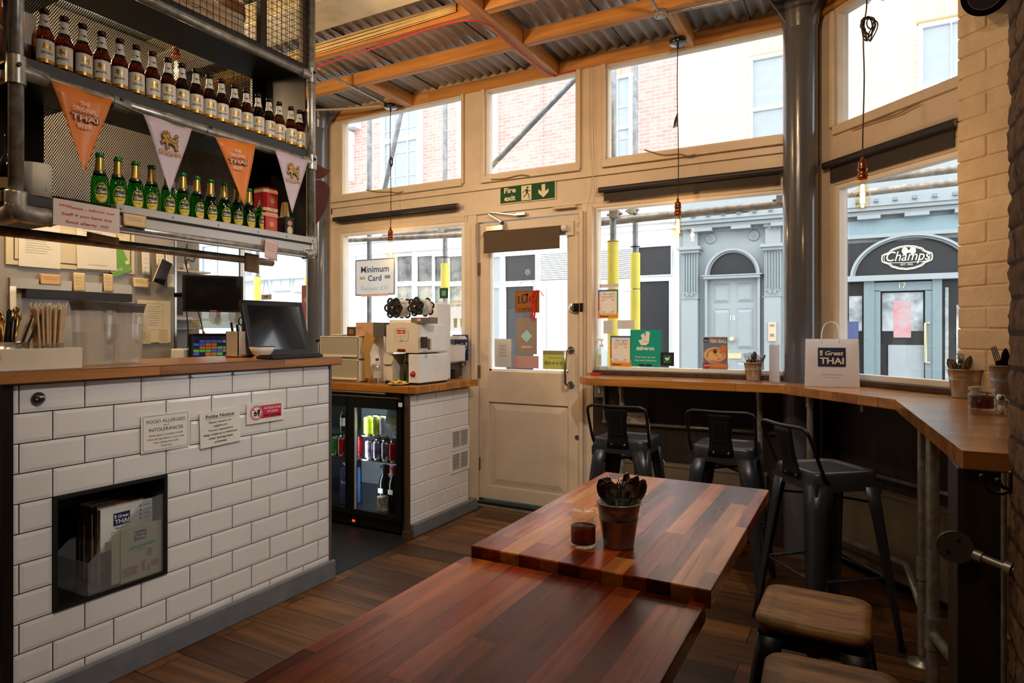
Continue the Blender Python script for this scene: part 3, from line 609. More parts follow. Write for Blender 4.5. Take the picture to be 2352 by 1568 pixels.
# arch, fanlight and door 15
b = MB(); O = F(1684, 632); rx = F(1742, 632).x-O.x; rz = F(1684, 577).z-O.z
arc = lambda k, n=28: [(rx*k*math.cos(math.pi*i/n), rz*k*math.sin(math.pi*i/n)) for i in range(n+1)]
MU, MV = Vector((1, 0, 0)), UP
b.rings(arc(1.1), arc(1.0), O-Vector((0, .02, 0)), MU, MV, .14, BLUE); b.rings(arc(1.0), arc(.93), O-Vector((0, .02, 0)), MU, MV, .08, BLUE)
b.box(O.x-rx*1.12, O.x+rx*1.12, YF-.24, YF, O.z-.07, O.z, BLUE); b.box(O.x-rx*1.2, O.x+rx*1.2, YF-.26, YF, O.z-.02, O.z+.0, BLUE)
for s in (-1, 1): b.box(O.x+s*rx*1.0, O.x+s*rx*1.1, YF-.14, YF, -.1, O.z, BLUE)
b.build('door_surround', yel)
f = MB().prism(arc(.94), O-Vector((0, .025, 0)), MU, MV, .012, DKG).build('fanlight', yel)
pr = Pr(O-Vector((0, .045, 0)), MU, MV); pr.t('THAI', rx*.42, rz*.3, rz*.22, M('faint_reflected_letters', '7b8082', .4), 'c') if False else None
d15 = MB(); fb(d15, 1627, 640, 1742, 880, BLUE, 0, .05); d15 = d15.build('panelled_door', yel)
for i, (x0, y0, x1, y1) in enumerate(((1641, 654, 1676, 695), (1694, 652, 1730, 693), (1641, 712, 1676, 800), (1694, 711, 1730, 800), (1694, 832, 1730, 870), (1641, 832, 1676, 870))):
    b = MB(); X0, X1, z0, z1 = F(x0, 700).x, F(x1, 700).x, F((x0+x1)/2, y1).z, F((x0+x1)/2, y0).z
    y = YF-.05; va = [(X0, y, z0), (X1, y, z0), (X1, y, z1), (X0, y, z1)]; m_ = .05; vi = [(X0+m_, y+.0, z0+m_), (X1-m_, y, z0+m_), (X1-m_, y, z1-m_), (X0+m_, y, z1-m_)]
    b.add([(p[0], p[1]-.006, p[2]) for p in va]+[(p[0], p[1]-.03, p[2]) for p in vi], [(0,1,5,4),(1,2,6,5),(2,3,7,6),(3,0,4,7),(4,5,6,7)], BLUE)
    b.add([(X0, y-.004, z1-.0), (X1, y-.004, z1), (X1, y-.004, z1+.02), (X0, y-.004, z1+.02)], [(0,1,2,3)], BLUED); b.build('door_panel', d15)
pr = Pr(F(1684, 735)-Vector((0, .06, 0)), MU, MV); pr.t('15', 0, 0, .085, M('white_numerals', 'e6eced', .4), off=.01); pr.mb.build('door_number', d15)
b = MB(); b.sphere(F(1683, 779)-Vector((0, .1, 0)), .05, M('pale_brass', 'd9cfa0', .3, .4)); b.build('door_knob', d15)
b = MB(); fb(b, 1674, 811, 1704, 823, M('pale_brass'), .05, .07); b.build('letter_plate', d15)
b = MB(); fb(b, 1768, 740, 1786, 783, M('intercom_plate', 'cbb9a0', .35, .3), .19, .22); fb(b, 1772, 745, 1781, 749, GREYINK, .22, .23); fb(b, 1772, 766, 1781, 772, GREYINK, .22, .23); b.build('intercom', yel)
for x, y in ((1633, 548), (1732, 541)):
    b = MB(); c = F(x, y); b.lathe([(0, .07), (.03, .06), (.04, .03), (.08, .05), (.1, .02), (.11, 0)], c, BLUE, 20, (0, -1, 0)); b.build('rosette', yel)
# number 17: arched shop window with the gilt badge
b = MB(); fb(b, 1900, 548, 2400, 900, DKG, 0, .02); MB.build(b, 'shop_glass', yel)
b = MB(); O = F(2092, 636); rx = F(2243, 636).x-O.x; rz = F(2092, 539).z-O.z
b.rings(arc(1.0, 36), arc(.95, 36), O-Vector((0, .03, 0)), MU, MV, .16, BLUE)
b.rings(arc(.945, 36), arc(.915, 36), O-Vector((0, .03, 0)), MU, MV, .1, BLUE)
fb(b, 1900, 629, 2400, 642, BLUE, .02, .2); fb(b, 1900, 497, 2400, 536, M('shade_blue_fascia', '7d949b', .5), 0, .1); fb(b, 1900, 531, 2400, 540, BLUE, .0, .16)
for q in ((1932, 560, 1942, 880), (1984, 642, 2008, 880), (1927, 642, 1944, 880), (2140, 642, 2162, 880)): fb(b, *q, BLUED, .02, .12)
b.build('arched_frame', yel)
dr = MB(); fb(dr, 2008, 648, 2140, 668, BLUED, .03, .1); fb(dr, 2008, 668, 2022, 900, BLUED, .03, .1); fb(dr, 2124, 668, 2140, 900, BLUED, .03, .1); dr = dr.build('shop_door', yel)
pr = Pr(F(2072, 662)-Vector((0, .12, 0)), MU, MV); pr.t('17', 0, 0, .085, M('gilt', 'd8c98f', .4)); pr.mb.build('door_number', dr)
b = MB(); p = [F(2134, 741), F(2124, 742), F(2124, 831), F(2134, 832)]; b.tube([q-Vector((0, .14, 0)) for q in p], .02, M('pale_brass')); b.build('long_pull_handle', dr)
def badge(pr):
    G = M('cream_gilt', 'e3e0c0', .5); s = .0068
    o1 = [(52*math.cos(t)*(1+.0), 17*math.sin(t)) for t in []]
    P_ = [(-50, 0), (-49, 8), (-41, 12), (-36, 14), (-30, 21), (-15, 27), (0, 29), (15, 27), (30, 21), (36, 14), (41, 12), (49, 8), (50, 0), (49, -8), (41, -12), (36, -14), (30, -21), (15, -27), (0, -29), (-15, -27), (-30, -21), (-36, -14), (-41, -12), (-49, -8), (-50, 0)]
    pr.ln([(x*s*1.05, y*s) for x, y in P_], .018, G); pr.ln([(x*s*.96, y*s*.9) for x, y in P_], .008, G)
    pr.t('Champs', 0, -.05, .16, G, shear=.25, width=.62); pr.t('EST. 1992', 0, -.13, .03, G); pr.ln([(-.3, -.075), (.02, -.085), (.3, -.07)], .008, G)
    for s_ in (-1, 1): pr.c(.03+s_*.055, .11, .045, G, .06); pr.c(.03+s_*.02, .1, .022, G, .03)
pr = Pr(F(2082, 592)-Vector((0, .06, 0)), MU, MV); pr.L = .001; badge(pr); pr.mb.build('gilt_badge', yel)
b = MB()
for q, m in (((2026, 672, 2120, 760), M('shop_inside_and_reflection_white', 'a9b0b2', .5, var=.4, vs=4)), ((2052, 690, 2092, 775), M('shop_inside_red', 'a8666a', .5, var=.5, vs=5, col2='9aa0a2')), ((2040, 792, 2122, 880), M('shop_inside_grey', '8f989b', .5)), ((1950, 680, 1980, 760), M('shop_inside_and_reflection_white')), ((1944, 738, 1972, 795), M('shop_inside_navy', '47507c', .5)), ((2170, 660, 2178, 880), M('shop_inside_and_reflection_white')), ((2196, 700, 2206, 880), M('shop_inside_and_reflection_white'))): fb(b, *q, m, .02, .03+.004*q[0]/1000+.001*(q[1] % 7))  # the two thin white uprights at the right are painted reflections in the glass
b.build('shop_display_and_reflections', yel)
# scaffolding on the pavement
SCF = M('scaffold_tube', '8c9094', .45, .6, var=.25, vs=18); FOAM = M('yellow_foam', 'e6da62', .7); RUST = M('weathered_tube', 'a59a8c', .5, .4, var=.3, vs=20)
def pole(label, x, Y, sleeves=(), r=.0242):
    X = PY(x, 700, Y).x; t = thing('scaffold_pole', label, 'pole', (X, Y, -.15), 0, 'scaffold poles on the pavement')
    MB().cyl((X, Y, -.15), (X, Y, 5.5), r, SCF, n=16).build('tube', t)
    for a, c in sleeves:
        b = MB(); z1, z0 = PY(x, a, Y).z, max(-.1, PY(x, c, Y).z); b.cyl((X, Y, z0), (X, Y, z1), r*1.75, FOAM, n=20); b.cyl((X, Y, z0+.36), (X, Y, z0+.365), r*1.79, INK, n=20); tag(b.build('foam_sleeve', t, bevel=.003), 'yellow foam sleeve')
    return t
pole('scaffold pole with a yellow sleeve nearest the door in the right window', 1408, 4.62, ((553, 665), (668, 950)))
pole('scaffold pole with a yellow sleeve beside the dark shop window', 1459, 5.35, ((581, 663), (665, 950)))
pole('bare scaffold pole behind the minimum card sign', 848, 5.0); pole('scaffold pole with a short yellow sleeve in the left window', 1022, 5.7, ((605, 668),), .026)
pole('scaffold pole with a yellow sleeve behind the order screen', 591, 5.6, ((635, 700),)); pole('scaffold pole with a yellow sleeve beside the grey column', 708, 5.6, ((633, 668),)); pole('thin dark scaffold pole right of the wall monitor', 558, 5.0)
def brace(label, p0, p1, m=SCF, r=.0242): return tag(MB().cyl(p0, p1, r, m, n=16).build('scaffold_brace'), label, 'pole', 'scaffold braces')
brace('slanting scaffold tube crossing the transom window above the door', PY(1100, 412, 4.75), PY(1345, 155, 4.75)); brace('slanting scaffold tube behind the left pendant cable', PY(882, 440, 4.9), PY(930, 215, 4.9))
brace('level scaffold tube at the top of the left window', PY(700, 556, 4.9), PY(1090, 538, 4.9), RUST); brace('upper level scaffold tube at the top of the left window', PY(880, 541, 5.4), PY(1090, 521, 5.4), RUST)
brace('weathered level tube crossing the top of the right window', PY(1360, 513, 4.9), PY(1850, 462, 4.9), RUST, .03); brace('weathered upper tube in the angled window', PY(1900, 425, 6.2), PY(2300, 375, 6.2), RUST, .032); brace('weathered lower tube in the angled window', PY(1900, 452, 6.6), PY(2300, 407, 6.6), RUST, .032)
for p in (PY(1796, 458, 4.88), PY(1412, 492, 4.58), PY(1015, 528, 5.36), PY(1452, 483, 5.3)):
    b = MB(); b.box(p.x-.035, p.x+.035, p.y-.035, p.y+.035, p.z-.03, p.z+.03, RUST); b.cyl(p-Vector((.06, 0, 0)), p+Vector((.06, 0, 0)), .01, RUST); tag(b.build('scaffold_coupler', bevel=.006), 'small steel coupler clamping scaffold tubes together', 'coupler', 'scaffold couplers')
# ================================================================ SERVICE COUNTER
XF = -2.365
TILE = M('glossy_white_tile', 'e9e6e3', .16, var=.03, vs=6, coat=.3); GROUT = M('black_grout', '17130f', .9); SKIRT = M('grey_gloss_skirting', '73767b', .35, var=.12, vs=14, bump=.15, bs=30)
TOPW = wood('counter_oak', ['8a5224', 'bc7c3c', 'a06630'], 'Y', .04, .6, .3, .55, coat=.25, gs=.8)
TOPWX = wood('counter_oak_face', ['6a3c1c', '8a5628', '774720'], 'Y', .2, .7, .35, .55, coat=.2, gs=.8, face='Z')
def tiles(b, a0, a1, z0, z1, joints, rows, place, hole=None, dep=.0035, bev=.012, gap=.0036, cutrow=None):
    """bevel-edged tiles: place(a, z, d) -> point; rows = list of (zlow, zhigh, offset)"""
    for (zl, zh, off) in rows:
        a = a0-joints+off
        while a < a1:
            s, e = max(a, a0), min(a+joints, a1); a += joints
            if e-s < .012: continue
            segs = [(s, e)]
            if hole and zl < hole[3]-.01 and zh > hole[2]+.01:
                segs = [q for q in ((s, min(e, hole[0])), (max(s, hole[1]), e)) if q[1]-q[0] > .012]
            for (p, q) in segs:
                l, h = zl+gap/2, min(zh-gap/2, z1); p += gap/2; q -= gap/2
                c0 = [(p, l), (q, l), (q, h), (p, h)]; k = min(bev, (h-l)*.35, (q-p)*.35)
                c1 = [(p+k, l+k), (q-k, l+k), (q-k, h-k), (p+k, h-k)]
                v = [place(x, z, 0) for x, z in c0]+[place(x, z, dep*.45) for x, z in c0]+[place(x, z, dep) for x, z in c1]
                fs = [(8,9,10,11)]
                for i in range(4): j = (i+1) % 4; fs += [(i, j, 4+j, 4+i), (4+i, 4+j, 8+j, 8+i)]
                b.add(v, fs, TILE)
ctr = thing('service_counter', 'white tiled service counter with dark grout, grey skirting and a menu recess', 'counter', (-2.65, 1.7, 0))
b = MB()
H0, H1, HZ0, HZ1 = 1.142, 1.541, .315, .70
# carcass around the recess
xb, xf = -2.93, XF-.006
for q in ((1.02, H0, 0, 1.085), (H1, 2.412, 0, 1.085), (H0, H1, 0, HZ0), (H0, H1, HZ1, 1.085)): b.box(xb, xf, q[0], q[1], q[2], q[3], GROUT)
b.box(-3.3, -2.37, .998, 1.04, 0, 1.085, GROUT); b.build('carcass', ctr)
b = MB(); rows = []
zg = [1.085]+[.989-.0965*k for k in range(10)]+[.09]
for i in range(len(zg)-1):
    if zg[i+1] < zg[i]-.005: rows.append((zg[i+1], zg[i], .0 if i % 2 == 0 else .099))
tiles(b, 1.027, 2.409, .09, 1.08, .1985, [(l, h, (1.045-1.027)+.0 if o == 0 else (1.143-1.027)-.0) for l, h, o in rows], lambda a, z, d: (XF-.006+d, a, z), (H0, H1, HZ0, HZ1))
b.build('front_tiles', ctr)
b = MB(); tiles(b, -3.3, -2.395, .09, 1.08, .1985, [(l, h, .05+o) for l, h, o in rows], lambda a, z, d: (a, 1.0-d, z)); b.build('end_tiles', ctr)
b = MB(); b.box(-2.385, XF+.004, .996, 1.026, .0, 1.084, M('dark_corner_post', '1c1512', .35, .2)); b.build('corner_post', ctr)
b = MB(); b.box(-2.40, XF+.003, 2.409, 2.42, .09, 1.084, M('steel_corner_strip', '7d7268', .35, .6)); b.build('corner_strip', ctr)
b = MB(); b.box(-2.9, XF+.016, 1.02, 2.436, 0, .092, SKIRT); b.build('skirting', ctr, bevel=.005)
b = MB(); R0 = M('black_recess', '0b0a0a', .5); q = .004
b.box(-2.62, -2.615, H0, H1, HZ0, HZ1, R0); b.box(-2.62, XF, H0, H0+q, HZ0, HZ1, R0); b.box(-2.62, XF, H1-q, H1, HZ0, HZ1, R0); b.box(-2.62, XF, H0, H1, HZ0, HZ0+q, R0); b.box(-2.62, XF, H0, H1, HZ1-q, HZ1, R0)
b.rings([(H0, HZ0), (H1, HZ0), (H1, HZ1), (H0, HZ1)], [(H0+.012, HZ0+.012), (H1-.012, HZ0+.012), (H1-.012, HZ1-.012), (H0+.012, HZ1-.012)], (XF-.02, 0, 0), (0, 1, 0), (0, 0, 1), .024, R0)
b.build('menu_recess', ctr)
b = MB(); b.box(-2.97, -2.338, .965, 2.47, 1.085, 1.125, TOPW); b.box(-3.3, -2.96, .965, 1.5, 1.085, 1.125, TOPW)
ct = b.build('wooden_worktop', bevel=.004); tag(ct, 'oak worktop lying along the tiled service counter', 'worktop')
# bottle opener / coat hook knob
b = MB(); c = Vector((XF+.003, 1.097, 1.035)); b.lathe([(0, .018), (.008, .02), (.012, .012), (.019, .006), (.02, 0)], c, DKSTEEL, 24, (1, 0, 0)); b.tube([c+Vector((.012, -.012, -.003)), c+Vector((.022, 0, .005)), c+Vector((.014, .013, .002))], .004, CHROME, 8)
tag(b.build('bag_hook'), 'small dark round bag hook on the first tile of the service counter', 'hook')
# notices on the tiles
UYC, VZ = Vector((0, 1, 0)), UP
def n1(p, w, h):
    k = M('brown_black_ink', '3a261c', .6); p.fr(-w/2+.008, -h/2+.006, w/2-.008, h/2-.006, .0012, INK)
    for t, y, s, wd in (('FOOD ALLERGIES', .037, .0125, .155), ('and', .025, .006, .022), ('INTOLERANCES', .006, .0125, .138), ('Please speak to member of staff', -.012, .0062, .135), ('about the ingredients in your meal,', -.026, .0062, .15), ('when making your order.', -.04, .0062, .105), ('Thank you.', -.054, .0062, .045)): p.t(t, 0, y, s, k, width=wd)
sheet('allergy_notice', 'framed white FOOD ALLERGIES and INTOLERANCES notice on the counter tiles', 'notice', (XF+.006, 1.534, .867), UYC, VZ, .198, .142, PAPER, n1, tilt=.0)
def n2(p, w, h):
    p.t('Polite Notice', 0, .044, .0145, INK, off=.02, width=.135); p.ln([(-.068, .039), (.068, .039)], .0012, INK)
    for i, (t, wd) in enumerate((('Please respect our', .11), ('neighbours.', .07), ('You are requested to', .12), ('keep noise to a minimum', .16), ('when leaving these', .115), ('premises.', .058))): p.t(t, 0, .023-i*.0165, .0085, INK, width=wd, off=.012)
sheet('noise_notice', 'white Polite Notice sheet about keeping noise down, taped to the counter tiles', 'notice', (XF+.007, 1.773, .852), UYC, VZ, .192, .147, PAPER, n2, tilt=.035)
def n3(p, w, h):
    p.r(-.035, -.028, .088, .03, M('crimson_print', 'd41f45', .45)); wt = PAPER
    p.c(-.052, 0, .034, INK, n=28); p.c(-.052, 0, .0325, PAPER, n=28); p.c(-.052, 0, .030, M('crimson_print'), n=28); p.c(-.052, 0, .0255, PAPER, n=28)
    p.p([(-.048, .013), (-.032, .014), (-.035, -.013), (-.044, -.013)], INK); p.ln([(-.04, .013), (-.035, .02)], .0015, INK); p.r(-.067, -.014, -.049, -.008, INK); p.r(-.067, -.006, -.049, -.003, INK); p.c(-.058, .0, .009, INK, .004)
    p.ln([(-.073, .02), (-.031, -.02)], .004, M('crimson_print'))
    p.t('OUTSIDE FOOD', .036, .012, .0095, PAPER, off=.02, width=.095); p.t('OR DRINK', .036, -.004, .0095, PAPER, off=.02, width=.06); p.t('NOT ALLOWED', .036, -.021, .0095, INK, off=.02, width=.092)
sheet('food_drink_notice', 'small white and red OUTSIDE FOOD OR DRINK NOT ALLOWED notice on the counter tiles', 'notice', (XF+.006, 2.006, .892), UYC, VZ, .205, .093, PAPER, n3)
# acrylic magazine file with menus in the recess
FROST = glass('frosted_acrylic', (.86, .88, .88), .6, .3, haze=.17, hazec=(.75, .77, .77))
ff = thing('menu_holder', 'frosted acrylic file full of menus standing in the counter recess', 'holder', (-2.42, 1.39, .325))
b = MB(); Y0, Y1, X0, X1, zb = 1.255, 1.536, -2.585, -2.372, .322
side = [(0, 0), (Y1-Y0, 0), (Y1-Y0, .305), (.20, .295), (.0, .118)]
for X in (X0, X1-.0025): b.prism(side, (X, Y0, zb), (0, 1, 0), (0, 0, 1), .0025, FROST)
b.box(X0, X1, Y0, Y0+.0025, zb, zb+.118, FROST); b.box(X0, X1, Y1-.0025, Y1, zb, zb+.305, FROST); b.box(X0, X1, Y0, Y1, zb, zb+.003, FROST); b.build('case', ff)
def great_thai(p, x, y, s, m=PAPER, bg_=NAVY, frame=False):
    if bg_: p.r(x-.5*s, y-.38*s, x+.5*s, y+.38*s, bg_)
    p.r(x-.43*s, y+.06*s, x-.33*s, y+.27*s, m); p.t('the', x-.38*s, y+.12*s, .05*s, bg_ or NAVY, width=.09*s)
    p.t('Great', x+.07*s, y+.08*s, .17*s, m, off=.03, shear=.2, width=.66*s); p.t('THAI', x, y-.26*s, .24*s, m, off=.03, width=.86*s)
for i in range(9):
    x = -2.56+i*.0165; yy = 1.328+.004*math.sin(i*2.3)
    def mn(p, w, h, i=i):
        if i < 8: return
        p.r(-w/2, -h/2, w/2, -.02, M('menu_photo_brown', '6a4636', .6, var=.6, vs=60)); great_thai(p, -.02, .088, .062); p.t('Restaurant', -.02, .052, .008, NAVY, shear=.2); p.t('MENU', -.01, .022, .024, INK, width=.085); p.t('THAI STREET FOOD', -.01, .008, .006, INK, width=.08)
        for q in range(4): p.t('+4475', .06, .115-.016*q, .008, GREYINK, al='l'); p.c(.05, .119-.016*q, .004, GREEN if q < 1 else NAVY)
    sheet('menu', 'folded takeaway menu in the acrylic file, '+('frontmost with the MENU cover' if i == 8 else 'edge worn and browned'), 'menu', (x, yy+(.085 if i < 8 else .098), zb+.145), UYC, VZ, .17+(.024 if i == 8 else 0), .285-(.006*(i % 3)), M('menu_paper', 'b39a83', .6, var=.25, vs=30) if i < 8 else PAPER, mn, th=.012, part='folded_sheets', group='menus in the acrylic file' if i < 8 else None)
def dm(p, w, h):
    great_thai(p, -.005, .062, .046); p.p([(-.055, .012), (.05, .022), (.058, .03), (-.04, .024)], M('teal_brush', '4fb79b', .6)); p.t('Drink & Dessert', .0, .018, .009, M('dark_teal_ink', '1d5246', .6), shear=.2, width=.09); p.t('Menu', .0, .006, .009, M('dark_teal_ink'), shear=.2)
    q = M('sepia_sketch', 'b08a76', .6)
    p.c(-.045, -.055, .03, q, .012); p.c(.03, -.01, .011, q, .017); p.r(-.07, -.08, -.02, -.055, q); p.r(.0, -.075, .012, -.035, q); p.c(.05, -.055, .014, q, .012); p.r(.02, -.08, .03, -.055, q)
sheet('dessert_menu', 'cream Drink and Dessert menu card at the front of the acrylic file', 'menu', (-2.380, 1.45, zb+.105), UYC, VZ, .155, .2, M('cream_card', 'cfc4a8', .6), dm, th=.002, part='card')
sheet('dessert_menu', 'cream menu card standing behind the front dessert menu, only its left edge showing', 'menu', (-2.3845, 1.42, zb+.105), UYC, VZ, .155, .19, M('cream_card'), None, th=.002, part='card')
# ================================================================ HANGING BOTTLE SHELVES
YA, YE = 1.035, 2.285; SHELFM = M('dark_grey_shelf', '33302e', .5, var=.1); SHB = M('black_frame_metal', '1c1a19', .45, .3)
unit = thing('hanging_bar_shelf', 'hanging dark metal bar shelves on galvanised pipes over the counter', 'shelf', (-2.55, 1.66, 1.59))
RP = .019
def pipe(pts, name='pipe', r=RP, par=unit, m=GALV): return MB().tube(pts, r, m, 16).build(name, par)
pipe([(XF, YA, 1.66), (XF, YA, 3.11)], 'corner_pipe', .021); pipe([(XF, YE, 1.66), (XF, YE, 3.02)], 'corner_pipe', .019)
pipe([(XF, YA, 2.082), (XF, YE, 2.082)], 'rail_pipe'); pipe([(XF, .9, 2.505), (XF, YE, 2.505)], 'rail_pipe')
pipe([(XF, YA+.04, 1.63), (XF, YE-.03, 1.63)], 'rail_pipe', .018); pipe([(XF-.04, YA-.0, 1.63), (-3.3, YA-.0, 1.63)], 'rail_pipe', .018)
pipe([(-2.60, 1.0, 1.60), (-2.60, 2.25, 1.60)], 'rail_pipe', .018); pipe([(XF, YA, 2.082), (-3.3, YA, 2.082)], 'rail_pipe')
def fit(c, d1, name='pipe_fitting', r=.028, l=.07, d2=None):
    b = MB(); c = Vector(c); b.cyl(c-Vector(d1)*l/2, c+Vector(d1)*l/2, r, GALV, n=18)
    if d2: b.cyl(c, c+Vector(d2)*l*.95, r*.86, GALV, n=18)
    b.cyl(c+Vector((r*.7, -.004, .012)), c+Vector((r*1.25, -.006, .012)), .007, M('dark_screw', '2b2723', .5, .5), n=8); return b.build(name, unit, bevel=.003)
fit((XF, YA, 2.085), (0, 0, 1), l=.09, d2=(0, 1, 0)); fit((XF, YE, 2.082), (0, 0, 1), d2=(0, -1, 0), r=.025); fit((XF, YE, 2.505), (0, 0, 1), d2=(0, -1, 0), r=.025); fit((XF, 1.36, 2.08), (0, 1, 0), l=.06, r=.025); fit((XF, 1.30, 2.505), (0, 1, 0), l=.07, r=.026); fit((XF, 1.72, 2.08), (0, 1, 0), l=.03, r=.023)
b = MB(); b.tube([(XF, YA, 1.70), (XF, YA, 1.66), (XF, YA+.012, 1.636), (XF, YA+.05, 1.63), (XF, YA+.1, 1.63)], .03, GALV, 18, smooth=4); b.tube([(XF, YA, 1.66), (XF-.012, YA, 1.636), (XF-.06, YA, 1.63), (XF-.12, YA, 1.63)], .03, GALV, 18, smooth=4); b.build('elbow_fitting', unit)
b = MB(); b.tube([(XF, YE, 1.72), (XF, YE, 1.66), (XF, YE-.01, 1.638), (XF, YE-.05, 1.63)], .026, GALV, 18, smooth=4); b.build('elbow_fitting', unit)
for i, (z0, z1) in enumerate(((2.10, 2.14), (1.665, 1.70), (2.53, 2.55))):
    b = MB(); b.box(-2.70, XF-.004 if i != 1 else XF-.02, YA-.03, YE-.002, z0, z1, SHELFM); b.box(-3.3, -2.70, YA-.01, YA+.3, z0, z1, SHELFM); b.build('shelf_board', unit, bevel=.002)
b = MB(); b.box(-2.70, XF-.03, YE-.008, YE-.003, 1.70, 2.10, SHB); b.build('end_panel', unit); b = MB(); b.box(-2.70, XF-.03, YE-.012, YE-.006, 2.14, 2.53, SHB); b.build('end_panel', unit)
PERF = perf('perforated_sheet', '2a231d', .0082, .45, metal=.1); Xb = -2.70
for z0, z1, ya, yb in ((2.14, 2.53, 1.17, 2.21), (1.70, 2.10, 1.27, 2.13)):
    b = MB(); zz0, zz1 = z0+(.0 if z0 > 2 else .07), z1-.0
    b.add([(Xb, ya, zz0), (Xb, yb, zz0), (Xb, yb, zz1), (Xb, ya, zz1)], [(0, 1, 2, 3)], PERF); b.build('perforated_back', unit)
    b = MB(); b.box(Xb-.012, Xb+.004, 1.0, ya, z0, z1, SHB); b.box(Xb-.012, Xb+.004, yb, YE, z0, z1, SHB)
    if z0 < 2: b.box(Xb-.012, Xb+.004, ya, yb, z0, zz0, SHB)
    b.build('back_frame', unit)
b = MB(); b.box(-2.95, Xb, 1.02, 1.03, 1.70, 2.53, SHB) if False else None
b = MB(); AL = M('pale_aluminium', 'b5b0a9', .4, .45, var=.08, stretch=(1, .1, 1)); b.box(XF-.012, XF+.024, 1.335, 2.30, 1.683, 1.712, AL); b.box(XF-.008, XF+.014, 1.34, 2.295, 1.612, 1.68, AL); b.box(XF-.006, XF+.02, 1.335, 2.30, 1.676, 1.684, SHB); tag(b.build('aluminium_fascia', unit, bevel=.002), 'pale aluminium fascia')
for y in (1.35, 1.55, 1.75, 1.95, 2.11, 2.27): MB().sphere((XF+.024, y, 1.695), .0042, M('brass_screw', '8a7440', .4, .8), 8, (.5, 1, 1)).build('screw', unit)
sheet('barcode_label', 'small barcode label at the right end of the aluminium fascia', 'label', (XF+.0165, 2.245, 1.645), UYC, VZ, .04, .025, PAPER, lambda p, w, h: [p.r(-.014+.003*i, -.004, -.0125+.003*i, .008, INK) for i in range(10)], th=.0006)
# bottles
AMB = glass('brown_bottle_glass', (.42, .14, .03), .9, .04, bump=.0); GRN = glass('green_bottle_glass', (.10, .60, .13), .9, .05, bump=.35, bs=90)
BL = M('bottle_label_white', 'ddd3bd', .4); BLG = M('bottle_label_gold', 'b8862a', .35, .5); DKG_ = M('chang_dark_green', '1a3a26', .4); CAPD = M('brown_cap_foil', '2a1a12', .35, .4)
def curved(c, r, front):   # print function on a cylinder whose front looks along `front`
    a0 = math.atan2(front[1], front[0])
    def fn(x, y, l): a = a0+x/r; return Vector((c[0]+(r+l)*math.cos(a), c[1]+(r+l)*math.sin(a), c[2]+y))
    return fn
def sleeve(r0, r1, z0, z1, c, m, front, half):
    a0 = math.atan2(front[1], front[0]); return MB().lathe([(r0, z0), (r1, z1)], c, m, 20, None, a0-half, a0+half)
LION = [(-1.0,.25),(-.92,.45),(-1.0,.6),(-.85,.7),(-.8,.95),(-.6,.85),(-.45,1.05),(-.3,.85),(-.1,.85),(-.12,.6),(.02,.45),(-.1,.3),(.25,.22),(.6,.2),(.7,.35),(.5,.5),(.55,.75),(.8,.85),(1.0,.65),(.9,.5),(.8,.6),(.75,.5),(.92,.3),(.9,0),(.75,-.2),(.95,-.45),(.8,-.75),(1.0,-1),(.6,-1),(.6,-.75),(.45,-.5),(.2,-.35),(-.2,-.35),(-.25,-.7),(-.1,-1),(-.5,-1),(-.5,-.7),(-.55,-.35),(-.75,-.3),(-.85,-.55),(-1.05,-.55),(-1.1,-.3),(-.95,-.05),(-.7,.05),(-.85,.15)]
_OLD = [(-.9, -1), (-.62, -1), (-.6, -.55), (-.3, -.3), (.2, -.35), (.3, -.6), (.25, -1), (.55, -1), (.58, -.6), (.8, -.5), (.75, -1), (.95, -1), (1, -.4), (.85, .1), (1.0, .45), (.85, .75), (.6, .7), (.82, .5), (.65, .15), (.2, .1), (-.1, .2), (-.1, .55), (-.25, .9), (-.5, 1.05), (-.85, .95), (-1, .6), (-.8, .45), (-.95, .25), (-.7, .2), (-.75, -.1), (-1, -.3), (-1.05, -.5), (-.8, -.45), (-.75, -.7)]
def lion(p, x, y, s, m, m2=None):
    p.p([(x+q[0]*s, y+q[1]*s) for q in LION], m)
    if m2:
        p.ln([(x+q[0]*s, y+q[1]*s) for q in LION+LION[:1]], s*.07, m2); p.ln([(x-.8*s, y+.65*s), (x-.5*s, y+.6*s), (x-.4*s, y+.85*s)], s*.08, m2); p.ln([(x-.4*s, y+.3*s), (x-.1*s, y-.1*s), (x+.4*s, y-.15*s), (x+.75*s, y-.2*s)], s*.07, m2)
